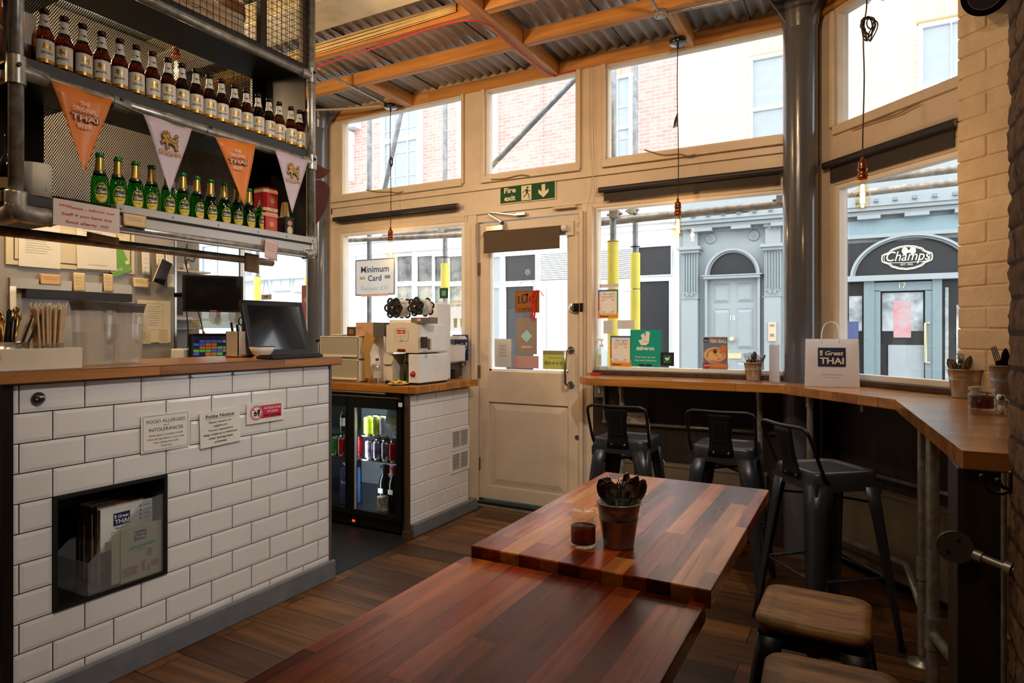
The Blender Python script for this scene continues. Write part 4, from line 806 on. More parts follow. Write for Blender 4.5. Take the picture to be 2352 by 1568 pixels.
def bottle(kind):
    brown = kind == 'brown'; g = AMB if brown else GRN
    t = thing('beer_bottle', 'x', 'bottle', (0, 0, 0)); fr = (1, -.35)
    prof = [(0, .002), (.024, .0), (.0275, .004), (.028, .02), (.028, .098), (.0262, .112), (.019, .13), (.0145, .142), (.0125, .165), (.0118, .184), (.0135, .186), (.0135, .193), (.0115, .196)] if brown else [(0, .002), (.022, 0), (.026, .004), (.0285, .03), (.029, .085), (.0265, .108), (.020, .126), (.0150, .142), (.0125, .165), (.0118, .184), (.0135, .186), (.0135, .193), (.0115, .196)]
    MB().lathe(prof, (0, 0, 0), g, 24).build('bottle_glass', t)
    MB().lathe([(.0105, .182), (.0142, .1835), (.0142, .195), (.012, .199), (0, .1995)], (0, 0, 0), CAPD if brown else M('green_cap', '1d7a35', .35, .3), 16).build('crown_cap', t)
    if brown:
        MB().lathe([(0, .006), (.0255, .006), (.0258, .1)], (0, 0, 0), glass('beer_inside', (.42, .16, .04), .0), 16).build('beer', t)
        sleeve(.0284, .0284, .012, .088, (0, 0, 0), BL, fr, 1.25).build('label', t); sleeve(.0286, .0286, .012, .024, (0, 0, 0), BLG, fr, 1.25).build('label_band', t)
        MB().lathe([(.0176, .136), (.0133, .156), (.0122, .178)], (0, 0, 0), BL, 20).build('neck_label', t)
        p = Pr((0, 0, 0), (0, 1, 0), (0, 0, 1)); p.fn = curved((0, 0, 0), .0287, fr); p.L = .00012
        lion(p, 0, .066, .0125, GOLD); p.t('SINGHA', 0, .041, .0078, M('brown_gold_ink', '7a5a26', .5), width=.036, off=.03); p.ln([(-.014, .036), (.014, .036)], .0008, GREYINK); p.ln([(-.01, .032), (.01, .032)], .0008, GREYINK); p.mb.build('label_print', t)
        p = Pr((0, 0, 0), (0, 1, 0), (0, 0, 1)); p.fn = curved((0, 0, 0), .0152, fr); p.L = .00012; p.p([(-.006, .158), (-.002, .150), (.002, .150), (.006, .158), (0, .154)], INK); p.mb.build('neck_print', t)
    else:
        MB().lathe([(.0215, .1222), (.0155, .1415), (.0128, .178), (.0122, .182)], (0, 0, 0), M('chang_gold_foil', 'b39347', .3, .6), 20).build('neck_label', t)
        MB().lathe([(.0225, .1215), (.0185, .1325)], (0, 0, 0), DKG_, 20).build('neck_band', t)
        p = Pr((0, 0, 0), (0, 1, 0), (0, 0, 1)); p.fn = curved((0, 0, 0), .0292, fr); p.L = .00025
        yl = M('chang_yellow', 'd8bb33', .4); p.c(0, .052, .0215, yl, .036, 28); p.c(0, .052, .0198, DKG_, .0338, 28)
        p.pm([(-.018, .046)]+[(.0185*math.cos(a), .052+.0325*math.sin(a)) for a in [math.pi+.2+i*(math.pi-.4)/14 for i in range(15)]]+[(.018, .046)], yl)
        p.t('Chang', 0, .051, .0115, M('chang_cream', 'e9e2b5', .4), width=.031, shear=.25, off=.02); p.t('CLASSIC', 0, .034, .0045, DKG_, width=.019); p.c(-.006, .074, .005, yl, .0035); p.c(.006, .074, .005, yl, .0035); p.mb.build('label_print', t)
        p = Pr((0, 0, 0), (0, 1, 0), (0, 0, 1)); p.fn = curved((0, 0, 0), .0215, fr); p.L = .0002; p.c(0, .127, .004, M('chang_cream')); p.mb.build('neck_print', t)
    return t
bx = [100, 145, 188, 232, 273, 311, 348, 384, 416, 448, 479, 507, 537, 564, 591, 616, 639, 666, 686]
ORD = ['first', 'second', 'third', 'fourth', 'fifth', 'sixth', 'seventh', 'eighth', 'ninth', 'tenth', 'eleventh', 'twelfth']
p0 = bottle('brown')
for i, x in enumerate(bx):
    y = PX(x+2, 300, XF-.052).y; lab = 'brown beer bottle on the upper shelf, ' + (ORD[i]+' from the left pipe' if i < 10 else ORD[18-i]+' from the right end')
    if i == 0: lab = 'brown beer bottle on the upper shelf, nearest the left pipe'
    if i == 18: lab = 'brown beer bottle on the upper shelf, last at the right end'
    o = p0 if i == 0 else dup(p0); o.location = (XF-.052, y, 2.1405); o.rotation_euler = (0, 0, random.Random(i).uniform(-.35, .3)); o['label'] = lab; o['group'] = 'brown beer bottles on the upper shelf'
gx = [227, 269, 309, 346, 384, 418, 450, 482, 513, 543, 570, 599]
p0 = bottle('green')
for i, x in enumerate(gx):
    y = PX(x+2, 450, XF-.058).y; o = p0 if i == 0 else dup(p0); o.location = (XF-.058, y, 1.7005); o.rotation_euler = (0, 0, random.Random(i+40).uniform(-.15, .3))
    o['label'] = 'green beer bottle on the lower shelf, ' + (ORD[i]+' from the left' if i < 6 else ORD[11-i]+' from the red tins' if i < 11 else 'next to the red tins'); o['group'] = 'green beer bottles on the lower shelf'
# tea tins, ground coffee tin, canisters and cans
TEAR = M('tea_tin_red', 'b3141f', .25, .3, coat=.3); TEAC = M('tea_tin_cream', 'd9c48a', .35)
for i, (zz, lab) in enumerate(((1.701, 'red and cream tea tin at the bottom of the stack of two'), (1.809, 'red and cream tea tin on top of the stack of two'))):
    t = thing('tea_tin', lab, 'tin', (XF-.062, 2.065, zz), .12*i-.1, 'red tea tins'); b = MB(); pts = [(.042*math.cos(a)*1.0, .04*math.sin(a)) for a in [0]]
    w = .042; oc = [(-w, -w+.012), (-w+.012, -w), (w-.012, -w), (w, -w+.012), (w, w-.012), (w-.012, w), (-w+.012, w), (-w, w-.012)]
    T = mworld(t); O = T @ Vector((0, 0, 0)); U = (T.to_3x3() @ Vector((1, 0, 0))); V = (T.to_3x3() @ Vector((0, 1, 0)))
    MB().prism(oc, O, U, V, .094, TEAR).build('tin_body', t); MB().prism([(a*1.01, c*1.01) for a, c in oc], O+UP*.084, U, V, .014, TEAC).build('upper_band', t); MB().prism([(a*1.01, c*1.01) for a, c in oc], O, U, V, .014, TEAC).build('lower_band', t); MB().prism([(a*.97, c*.97) for a, c in oc], O+UP*.098, U, V, .009, TEAR).build('lid', t)
    p = Pr(O+U*.0425+UP*.05, V, UP); p.L = .0003; p.c(0, -.003, .02, GOLD, .024); p.c(0, -.003, .018, TEAR, .022); p.c(0, -.002, .012, GOLD, .014); p.t('THAI TEA MIX', 0, .037, .006, M('maroon_ink', '6b1016', .5), width=.055); p.t('TEA', 0, -.045, .005, M('maroon_ink'), width=.02); p.mb.build('print', t)
t = thing('spice_tin', 'tall dark spice tin with a pale neck beside the right pipe on the lower shelf', 'tin', (XF-.05, 2.165, 1.701)); b = MB(); b.box(XF-.085, XF-.02, 2.14, 2.195, 1.701, 1.80, M('dark_printed_tin', '3a2c20', .3, .4, var=.5, vs=50)); b.build('tin_body', t, bevel=.004)
b = MB(); b.lathe([(.022, 0), (.018, .04), (.014, .07)], (XF-.05, 2.165, 1.80), M('pale_tin_neck', 'd6b65e', .35)); b.lathe([(.014, .07), (0, .073)], (XF-.05, 2.165, 1.80), M('pale_tin_neck')); b.build('neck', t)
p = Pr((XF-.0195, 2.168, 1.75), UYC, VZ); p.c(0, .02, .014, M('pink_face_print', 'c78a7a', .5), .012); p.c(0, -.015, .016, TEAC, .02); p.mb.build('print', t)
t = thing('white_canister', 'white round canister marked S. on the lower shelf behind the left pipe', 'canister', (XF-.05, 1.125, 1.701)); MB().lathe([(0, 0), (.046, 0), (.046, .108), (.044, .11), (0, .11)], (XF-.06, 1.117, 1.701), M('matt_white_tin', 'cfc6b4', .6), 32).build('tin_body', t)
p = Pr((0, 0, 0), UYC, VZ); p.fn = curved((XF-.06, 1.117, 1.701), .046, (1, -.35)); p.t('S.', .028, .018, .013, GREYINK, off=.01); p.mb.build('print', t)
t = thing('white_canister', 'white and dark canister at the left end of the upper shelf', 'canister', (XF-.06, 1.085, 2.141)); MB().lathe([(0, 0), (.04, 0), (.04, .07)], (XF-.11, 1.10, 2.141), M('dark_red_tin', '3a1413', .4), 28).build('lower_body', t); MB().lathe([(.04, .07), (.04, .17), (.038, .175), (0, .175)], (XF-.11, 1.10, 2.141), M('matt_white_tin'), 28).build('upper_body', t)
CANR = M('red_soy_tin', '9c1f16', .35, .2, var=.3, vs=50, col2='c26a2e')
k = 0
for zz in (2.141, 2.245, 2.349):
    for (x, y) in ((-2.46, 1.0), (-2.54, .985), (-2.62, 1.0)):
        t = thing('soya_tin', 'red soya tin, '+('bottom' if zz < 2.2 else 'middle' if zz < 2.3 else 'top')+' row, '+('nearest' if x == -2.46 else 'second from' if x == -2.54 else 'third from')+' the corner pipe', 'tin', (x, y, zz), 0, 'red soya tins')
        MB().lathe([(0, 0), (.036, 0), (.036, .088)], (x, y, zz), CANR, 24).build('tin_body', t); MB().lathe([(.0365, .088), (.0365, .1), (.034, .102), (0, .102)], (x, y, zz), M('cream_tin_lid', 'cdb38a', .4), 24).build('lid', t)
        p = Pr((0, 0, 0), UYC, VZ); p.fn = curved((x, y, zz), .0365, (.25, -1)); p.t('SOY-D', 0, .06, .012, BL, width=.042); p.c(0, .03, .018, M('orange_bean_print', 'd2742c', .5), .014); p.mb.build('print', t)
for i, (x, y) in enumerate(((-2.47, 1.06), (-2.53, 1.03))):
    t = thing('wine_bottle', 'dark wine bottle at the left end of the lower shelf, '+('right' if i == 0 else 'left')+' of the two', 'bottle', (x, y, 1.701), 0, 'dark wine bottles')
    MB().lathe([(0, 0), (.03, 0), (.031, .09), (.026, .11), (.012, .14), (.011, .19), (.0125, .192), (.0125, .2), (0, .2)], (x, y, 1.701), M('black_wine_glass', '120d0a', .08, coat=.6), 24).build('bottle_glass', t)
    MB().lathe([(.0314, .02), (.0314, .055)], (x, y, 1.701), M('wine_label', 'b7a77f', .5), 24).build('label', t)
# pennants on a string
OR = M('orange_pennant', 'e07c2c', .4, coat=.1, var=.06); LIL = M('lilac_pennant', 'cdb7bd', .4, coat=.1)
st = [PX(x, y, XF+.027) for x, y in ((62, 147), (118, 184), (255, 230), (330, 262), (440, 298), (495, 314), (584, 330), (632, 345), (707, 366), (718, 362))]
tag(MB().tube(st, .0012, M('cream_string', 'b8a98c', .7), 6).build('pennant_string'), 'cream string looped along the pipe under the upper shelf', 'string')
def pennant(a, c, tip, m, kind, label):
    A, Bp, Cp = [PX(q[0], q[1], XF+.028) for q in (a, c, tip)]
    t = thing('pennant', label, 'pennant', (XF+.028, (A.y+Bp.y)/2, Cp.z), 0, 'triangular beer pennants'); b = MB(); n = 8; rows = []
    for j in range(n+1):
        k = j/n; L_, R_ = A.lerp(Cp, k), Bp.lerp(Cp, k); rows.append([L_.lerp(R_, i/6)+Vector((.006*math.sin(i*1.1+j*.5)*(1-k)+.012*k, 0, 0)) for i in range(7)])
    b.grid(rows, m); o = b.build('cloth', t); sd = o.modifiers.new('t', 'SOLIDIFY'); sd.thickness = .0008; sd.offset = -1
    u = (Bp-A).normalized(); p = Pr((A+Bp)/2+Vector((.012, 0, 0)), (0, 1, 0), UP); W = (Bp-A).length; sl = (Bp-A).z/(Bp-A).y; H = A.z-Cp.z
    p.fn = lambda x, y, l: (A+Bp)/2+Vector((.014+l, x, y+x*sl*(1.0)))
    if kind == 'o':
        pk = M('pale_pink_print', 'efc3a2', .5); ol = M('dark_outline', '4a2416', .5)
        p.t('THE', 0, -.2*H, .05*H, pk, width=.17*W, off=.02); p.t('ORIGINAL', 0, -.275*H, .055*H, pk, width=.4*W, off=.02); p.t('THAI', 0, -.385*H, .075*H, ol, off=.06, width=.46*W); p.t('THAI', 0, -.382*H, .066*H, pk, off=.015, width=.43*W); p.t('BEER', 0, -.475*H, .055*H, pk, width=.24*W, off=.02)
    else:
        lion(p, 0, -.27*H, .17*W, GOLD, M('dark_outline')); p.t('SINGHA', 0, -.47*H, .06*H, GOLD, width=.46*W, off=.03)
    p.mb.build('print', t)
pennant((117, 186), (258, 228), (190, 396), OR, 'o', 'large orange THAI BEER pennant at the left end of the string'); pennant((329, 262), (440, 296), (386, 444), LIL, 's', 'lilac pennant with a gold lion in the middle of the string')
pennant((494, 315), (586, 331), (557, 473), OR, 'o', 'smaller orange THAI BEER pennant hanging right of the middle lilac one'); pennant((632, 346), (707, 368), (667, 490), LIL, 's', 'lilac lion pennant at the right end of the string')
t = thing('pennant', 'cream lion pennant hanging on the left side of the shelves, beyond the corner pipe', 'pennant', (-2.42, 1.0, 1.75), 0, 'triangular beer pennants')
A, Bp, Cp = Vector((-2.383, 1.002, 2.08)), Vector((-2.55, 1.002, 2.05)), Vector((-2.47, 1.0, 1.78)); b = MB(); b.grid([[A.lerp(Cp, j/6).lerp(Bp.lerp(Cp, j/6), i/5) for i in range(6)] for j in range(7)], M('cream_pennant', 'd8b98a', .45)); o = b.build('cloth', t); sd = o.modifiers.new('t', 'SOLIDIFY'); sd.thickness = .0008
# notes taped to the shelf
def al(p, w, h):
    rd = M('red_letters', 'd2262b', .5)
    for i, (tx, wd) in enumerate((('***Please... inform our', .18), ('Staff if you have any', .165), ('food allergy  !!!!!', .138))): p.t(tx, .0, .018-.025*i, .0095, rd, width=wd, off=.02)
PLAST = glass('plastic_pocket', (.97, .97, .97), .4, .1)
t = sheet('allergy_note', 'white sheet with red letters asking guests to inform staff of a food allergy', 'notice', (XF+.034, 1.233, 1.648), UYC, VZ, .215, .088, M('pinkish_paper', 'ecd6c8', .6), al, th=.001, tilt=-.01)
P_ = Vector((XF+.037, 1.233, 1.65)); MB().obox(P_, UYC, VZ, (1, 0, 0), .245, .112, .0008, PLAST).build('plastic_pocket', t)
def hand(n, y0, seed, m=GREYINK, wd=.35): return lambda p, w, h: [p.scr(-w*wd, w*wd*random.Random(seed+i).uniform(.5, 1), h*(y0-.17*i), m, h*.05, .0009, 14, seed+i) for i in range(n)]
sheet('sticky_note', 'pale orange handwritten sticky note at the left end of the aluminium fascia', 'note', PX(310, 507, XF+.028), UYC, VZ, .085, .044, M('orange_note', 'd9b683', .7), hand(2, .2, 5), curl=.004)
sheet('sticky_note', 'pink handwritten sticky note hanging below the fascia near its right end', 'note', PX(622, 574, XF+.028), UYC, VZ, .072, .088, M('pink_note', 'd8b7ab', .7), hand(3, .3, 9), curl=.01, tilt=-.15)
sheet('sticky_note', 'brown handwritten sticky note hanging under the lower shelf, left of the pink note', 'note', PX(578, 604, XF-.2), UYC, VZ, .085, .09, M('brown_note', 'cfa878', .7), hand(3, .2, 12), curl=.006, tilt=-.05)
sheet('sticky_note', 'brown paper note under the lower shelf, over the notice board', 'note', PX(237, 548, XF-.2), UYC, VZ, .12, .03, M('brown_note'), None, curl=.004, tilt=-.08)
# wooden shield carving on the end of the shelves
t = thing('wooden_ornament', 'dark red-brown carved wooden ornament fixed to the right end of the shelves', 'ornament', (XF-.03, YE+.05, 1.62)); MH = M('dark_mahogany', '5a2418', .5, var=.3, vs=6, spec=.2)
b = MB(); q = [PX(x, y, XF-.06) for x, y in ((720, 372), (760, 393), (745, 408), (722, 412))]; b.add([*q]+[p-Vector((.03, 0, 0)) for p in q], [(0, 3, 2, 1), (4, 5, 6, 7), (0, 1, 5, 4), (1, 2, 6, 5), (2, 3, 7, 6), (3, 0, 4, 7)], MH); b.build('top_moulding', t, bevel=.003)
pts = [(720, 418), (735, 413), (748, 418), (758, 432), (757, 450), (750, 478), (735, 505), (721, 522)]; q = [PX(x, y, XF-.05) for x, y in pts]; b = MB(); n = len(q); b.add(q+[p-Vector((.025, 0, 0)) for p in q], [tuple(range(n)), tuple(range(n, 2*n))[::-1]]+[(i, n+i, n+(i+1) % n, (i+1) % n) for i in range(n)], MH); b.build('shield', t, bevel=.002, recalc=True)
b = MB(); b.box(XF-.1, XF-.03, YE+.012, YE+.075, 1.625, 1.71, M('dark_wine_block', '3a1416', .3, coat=.3)); b.build('base_block', t, bevel=.004)
# wire cage on top of the shelves
cage = thing('wire_cage', 'black wire mesh cage standing on the shelves up to the ceiling', 'cage', (XF, 1.8, 2.55)); WIRE = M('black_wire', '1b1511', .5, .3); b = MB(); sp = .03; r = .0013
y = 1.35
while y < YE+.001: b.cyl((XF+.004, y, 2.53), (XF+.004, y, 3.1), r, WIRE, n=5, cap=False); y += sp
z = 2.545
while z < 3.1: b.cyl((XF+.006, 1.35, z), (XF+.006, YE, z), r, WIRE, n=5, cap=False); z += sp
b.build('front_mesh', cage); b = MB(); x = XF
while x > -2.95: b.cyl((x, YE, 2.53), (x, YE, 3.1), r, WIRE, n=5, cap=False); x -= sp
z = 2.545
while z < 3.1: b.cyl((XF, YE+.002, z), (-2.95, YE+.002, z), r, WIRE, n=5, cap=False); z += sp
b.build('end_mesh', cage); b = MB(); b.box(XF-.05, XF-.02, 2.0, 2.035, 2.53, 3.1, M('brown_angle_post', '4a3826', .5, .3)); b.box(XF-.03, XF-.005, 2.235, 2.27, 2.53, 3.1, M('brown_angle_post')); b.build('post', cage)
t = thing('cardboard_box', 'long cream cardboard box lying inside the wire cage', 'box', (XF-.14, 1.72, 2.551)); b = MB(); b.box(XF-.22, XF-.05, 1.45, 1.88, 2.551, 2.66, M('cream_cardboard', 'caa67c', .7)); b.build('carton', t, bevel=.002)
p = Pr((XF-.049, 1.70, 2.60), UYC, VZ); p.scr(-.06, .08, 0, INK, .02, .002, 10, 4); p.mb.build('handwriting', t)
t = thing('paper_cup_stack', 'stack of pale paper tubs inside the wire cage', 'tub', (XF-.13, 1.94, 2.551)); MB().lathe([(0, 0), (.05, 0), (.055, .12), (.058, .125), (0, .13)], (XF-.13, 1.93, 2.551), M('pale_tub', 'd9c49a', .5)).build('tub_body', t); MB().lathe([(.062, .125), (.06, .17), (.03, .2), (0, .2)], (XF-.13, 1.93, 2.551), M('brown_tub_lid', '8a5a33', .5)).build('lid', t)
# ================================================================ BEHIND THE COUNTER: WALL NOTES
XK = -3.998
def kw(name, label, cat, x, y, w, h, m, draw=None, off=0, **k):
    P = PX(x, y, XK+off+.002); return sheet(name, label, cat, P, UYC, UP, w, h, m, draw, **k)
def ksz(x0, x1, ym=650): return PX(x1, ym, XK).y-PX(x0, ym, XK).y
def khz(x, y0, y1): return PX(x, y0, XK).z-PX(x, y1, XK).z
t = thing('notice_board', 'cream framed panel on the grey kitchen wall with papers taped over it', 'board', PX(155, 610, XK+.01)); CRB = M('cream_board', 'ddd2b4', .5)
b = MB(); y0, y1 = PX(11, 600, XK).y, PX(307, 620, XK).y; z0 = PX(11, 607, XK).z; z1 = z0+.36; b.box(XK, XK+.012, y0, y1, z0, z1, CRB); b.build('board', t, bevel=.003)
b = MB(); b.rings([(y0+.035, z0+.03), (y1-.025, z0+.03), (y1-.025, z1-.03), (y0+.035, z1-.03)], [(y0+.039, z0+.034), (y1-.029, z0+.034), (y1-.029, z1-.034), (y0+.039, z1-.034)], (XK+.012, 0, 0), (0, 1, 0), UP, .003, M('dark_brown_line', '4a3a2a', .6)); b.build('inner_line', t)
lines = lambda n, y0=.35, d=.05, wd=.35, m=GREYINK: (lambda p, w, h: [p.ln([(-w*wd, h*(y0-d*i)), (w*wd*random.Random(i).uniform(.3, 1), h*(y0-d*i))], h*.008, m) for i in range(n)])
kw('letter', 'typed letter in a clear pocket on the left of the notice board', 'paper', 92, 560, ksz(45, 140), .26, PAPER, lines(9, .2), off=.015, tilt=0)
def l2(p, w, h): lines(3, .42)(p, w, h); p.c(.02, .06, .02, GREYINK); p.c(.02, .06, .018, PAPER); p.ln([(-.05, -.1), (.06, -.1)], .002, GREYINK)
kw('letter', 'white stamped letter taped over the right of the notice board', 'paper', 223, 570, ksz(178, 268), .25, PAPER, l2, off=.02, tilt=.02)
def gl(p, w, h): p.r(-.03, .03, .04, .12, GREYF); p.t('Chang', -.03, -.11, .02, PAPER, shear=.2); p.c(.05, -.08, .012, PAPER)
kw('leaflet', 'green leaflet tucked behind the white letter', 'leaflet', 262, 580, .12, .27, M('grass_green_print', '6fae45', .5), gl, off=.017, tilt=.42)
for x, y, w, h, lab, m, hw in ((117, 642, .105, .058, 'brown handwritten slip under the notice board, leftmost of the row', M('brown_note'), hand(2, .2, 1)), (182, 648, .062, .11, 'yellow handwritten receipt under the notice board, second of the row', PAPERY, hand(6, .4, 2)), (249, 650, .056, .11, 'pale handwritten receipt under the notice board, third of the row', PAPERY, hand(6, .4, 3)), (324, 649, .1, .06, 'pale yellow handwritten slip left of the telephone', PAPERY, hand(3, .3, 4)), (335, 600, .052, .17, 'long white receipt above the yellow slip', PAPER, hand(5, .1, 5)), (368, 590, .055, .12, 'white order receipt numbered 83287 above the telephone', PAPER, hand(5, .2, 6)), (389, 592, .055, .1, 'white receipt behind the telephone', PAPER, hand(5, .3, 7)), (392, 645, .05, .09, 'white note below the telephone', PAPER, hand(4, .3, 8)), (30, 700, .03, .2, 'narrow paper strip at the left edge of the kitchen wall', PAPER, None)):
    kw('paper_slip', lab, 'note', x, y, w, h, m, hw, off=.02, curl=.006)
pd = lambda p, w, h: (p.fr(-w*.25, -h*.2, w*.25, h*.42, .0015, GREYINK), lines(9, .35, .055, .2)(p, w, h))
kw('order_sheets', 'thick sheaf of cream order sheets in a plastic pocket on the kitchen wall', 'paper', 355, 738, ksz(317, 392, 740), .27, M('cream_sheet', 'e3dac0', .7), pd, off=.012, th=.01, part='sheaf')
kw('paper_slip', 'yellow receipt at the bottom left of the order sheets', 'note', 334, 775, .07, .08, PAPERY, hand(5, .4, 21), off=.014); kw('paper_slip', 'yellow receipt at the bottom right of the order sheets', 'note', 376, 772, .06, .09, PAPERY, hand(5, .4, 22), off=.014)
# telephone held on the wall
P = PX(374, 625, XK+.05); u = Vector((0, math.cos(-.38), math.sin(-.38))); v = Vector((0, -math.sin(-.38), math.cos(-.38)))
t = thing('mobile_phone', 'black mobile phone leaning in a holder among the receipts', 'phone', P-UP*.08)
MB().obox(P-Vector((.004, 0, 0)), u, v, (1, 0, 0), .078, .165, .01, M('cream_phone_case', 'cfd0b8', .5)).build('case', t, bevel=.004); MB().obox(P+Vector((.003, 0, 0)), u, v, (1, 0, 0), .072, .158, .006, M('phone_glass', '050507', .06, coat=.5)).build('screen', t, bevel=.002)
b = MB(); b.obox(P-Vector((.02, 0, .1)), u, v, (1, 0, 0), .03, .05, .03, PLAST); b.build('holder', t)
# steel hood trim and dark shelf
t = thing('steel_ledge', 'stainless ledge with a dark underside running along the kitchen wall', 'ledge', PX(160, 670, XK)); b = MB(); y0, y1 = PX(20, 650, XK).y, PX(300, 660, XK).y; z0 = PX(160, 668, XK).z
b.box(XK, XK+.016, y0, y1, z0, z0+.055, M('warm_steel', 'a89c88', .35, .8)); b.build('steel_strip', t); b = MB(); b.box(XK, XK+.05, y0+.06, y1-.02, z0-.05, z0-.002, M('dark_hood_underside', '1c1a18', .5)); b.build('underside', t)
# grey cabinet edge and small shelves right of the sheet wall
t = thing('wall_rack', 'grey rack at the end of the kitchen wall with small shelves, sockets and slips', 'rack', (-4.1, 2.75, 1.12)); GRK = M('rack_grey', 'a3a29f', .5, .2)
b = MB(); b.box(-4.22, -4.2, 2.68, 2.98, 1.0, 2.3, GRK); b.box(-4.02, -4.0, 2.655, 2.675, 1.0, 2.2, STEEL); b.build('upright', t)
for z, w in ((1.66, .2), (1.335, .2), (1.27, .12)): MB().box(-4.2, -4.2+w, 2.68, 2.93, z, z+.012, M('white_shelf', 'd5d3cf', .5)).build('shelf', t)
MB().box(-4.2, -4.1, 2.7, 2.86, 1.33, 1.355, WHITE).build('socket_strip', t); MB().box(-4.2, -4.12, 2.7, 2.8, 1.37, 1.5, BLACK).build('card_reader', t)
for i, (y, z) in enumerate(((2.74, 1.70), (2.80, 1.672))): tag(MB().lathe([(0, 0), (.022, 0), (.03, .05), (.028, .05), (.02, .006), (0, .006)], (-4.1, y, 1.673), M('white_glaze', 'e5e1d8', .25)).tube([(-4.1+.028, y+.0, 1.685), (-4.1+.05, y, 1.70), (-4.1+.03, y, 1.715)], .004, M('white_glaze'), 6, smooth=4).build('coffee_cup'), 'small white cup on the top shelf of the rack, '+('front' if i else 'rear'), 'cup', 'white cups on the rack')
# wall monitor
def screen(label, c, u, v, w, h, bez, m_scr, cat='monitor', nm='monitor', draw=None, chin=0, th=.03):
    c = Vector(c); u = Vector(u).normalized(); v = Vector(v); v = (v-u*v.dot(u)).normalized(); n = u.cross(v); t = thing(nm, label, cat, c-v*h/2)
    MB().obox(c-n*th/2, u, v, n, w, h, th, BLACK).build('housing', t, bevel=.004); MB().obox(c+n*.0005+v*chin/2, u, v, n, w-2*bez, h-2*bez-chin, .002, m_scr).build('screen', t)
    if draw: p = Pr(c+n*.002, u, v); draw(p, w, h); p.mb.build('print', t)
    return t, u, v, n
DSC = M('dark_screen', '101216', .08, var=.1, coat=.5)
A, B, C_, D = (418, 628), (557, 645), (561, 718), (422, 712)
dA = 3.9
def PD(x, y, d): return CAM+ray(x, y)*d
pa, pb = PD(421, 670, 4.55), PD(557, 681, 4.75); u = (pb-pa); u.z = 0; w = u.length; c = (pa+pb)/2; c.z = CAMH+(HOR-674)/FPX*4.65
c = (PD(421, 674, 4.02)+PD(557, 674, 4.2))/2; u = PD(557, 674, 4.2)-PD(421, 674, 4.02); u.z = 0; w = u.length
t, u_, v_, n_ = screen('wide black monitor on an arm beside the grey kitchen wall', c, u, UP, w+.01, .236, .016, DSC, draw=lambda p, w, h: p.t('Lenovo Pro' if False else 'ScreenPro', .0, -h/2+.004, .007, WHITE))
MB().tube([c-n_*.03, c-n_*.12, Vector((-4.01, 2.668, c.z))], .015, BLACK).build('arm', t)
# worktop screens and counter clutter; counter top z
ZT = 1.1255
def onct(x, y): return PZ(x, y, ZT)
# order screen on a stand
TL, TR = (557, 686), (690, 694)
pc = PZ(650, 828, ZT); pl_, prr = PD(583, 760, 3.22), PD(712, 760, 3.03)
c = PD(638, 752, 3.36); u = PD(703, 750, 3.50)-PD(570, 750, 3.22); u.z = 0; u.normalize(); nn = Vector((u.y, -u.x, 0)); v = (UP*math.cos(.3)-nn*math.sin(.3))
t, u_, v_, n_ = screen('black touch screen till tilted back at the right end of the counter', c, u, v, .362, .295, .028, M('till_screen', '16191d', .05, coat=.6), nm='till_screen', cat='till', th=.028)
b = MB(); b.tube([c-n_*.03-v_*.04, c-n_*.09-v_*.09, Vector((c.x, c.y, ZT+.03))-Vector((n_.x, n_.y, 0))*.06], .018, BLACK, 10); b.build('stand_neck', t); q = Vector((c.x, c.y, ZT))-Vector((n_.x, n_.y, 0))*.06; b = MB(); b.lathe([(0, 0), (.075, 0), (.072, .01), (0, .016)], q, BLACK, 28); b.build('stand_base', t)
# keyboard
t = thing('keyboard', 'black keyboard lying at the right end of the counter', 'keyboard', onct(680, 822)); a, e = PZ(628, 826, ZT), PZ(744, 820, ZT); u = (e-a).normalized(); n = Vector((-u.y, u.x, 0)); L_ = (e-a).length; c = (a+e)/2+n*.055
MB().obox(c+UP*.008, u, n, UP, L_, .1, .014, BLACK).build('base', t, bevel=.003); b = MB()
for j in range(5):
    for i in range(16): b.obox(c+UP*.0175+u*(L_*.92*(i/15-.5))+n*(.017*(j-2)), u, n, UP, L_*.92/16*.82, .0135, .006, M('black_keys', '161617', .5))
b.build('keys', t, bevel=.001)
# bowl with sweets
t = thing('bowl', 'white bowl with a dark rim full of wrapped mints on the counter', 'bowl', onct(605, 826)); c = PZ(604, 822, ZT)+Vector((-.03, .02, 0)); c.z = ZT
MB().lathe([(0, .003), (.028, .0), (.03, .006), (.05, .03), (.061, .055), (.059, .055), (.047, .031), (.0, .012)], c, M('white_glaze'), 32).build('bowl_body', t); MB().lathe([(.0605, .053), (.062, .0555), (.0595, .0575), (.0585, .055)], c, M('dark_glaze_rim', '4a352c', .3), 32).build('rim', t)
for i in range(9): a = i*2.4; tag(MB().sphere(c+Vector((.012*math.sqrt(i)*math.cos(a), .012*math.sqrt(i)*math.sin(a), .05)), .011, M('mint_wrapper', 'e8e0d8', .3), 8, (1, .8, .6)).build('mint'), 'wrapped mint in the white counter bowl', 'sweet', 'mints in the bowl')
tag(MB().lathe([(0, 0), (.055, 0), (.06, .008), (.05, .014), (0, .012)], PZ(555, 820, ZT)+Vector((-.03, 0, 0)), M('wooden_saucer', '9a6436', .5), 28).build('wooden_saucer'), 'round wooden saucer beside the white bowl', 'saucer')
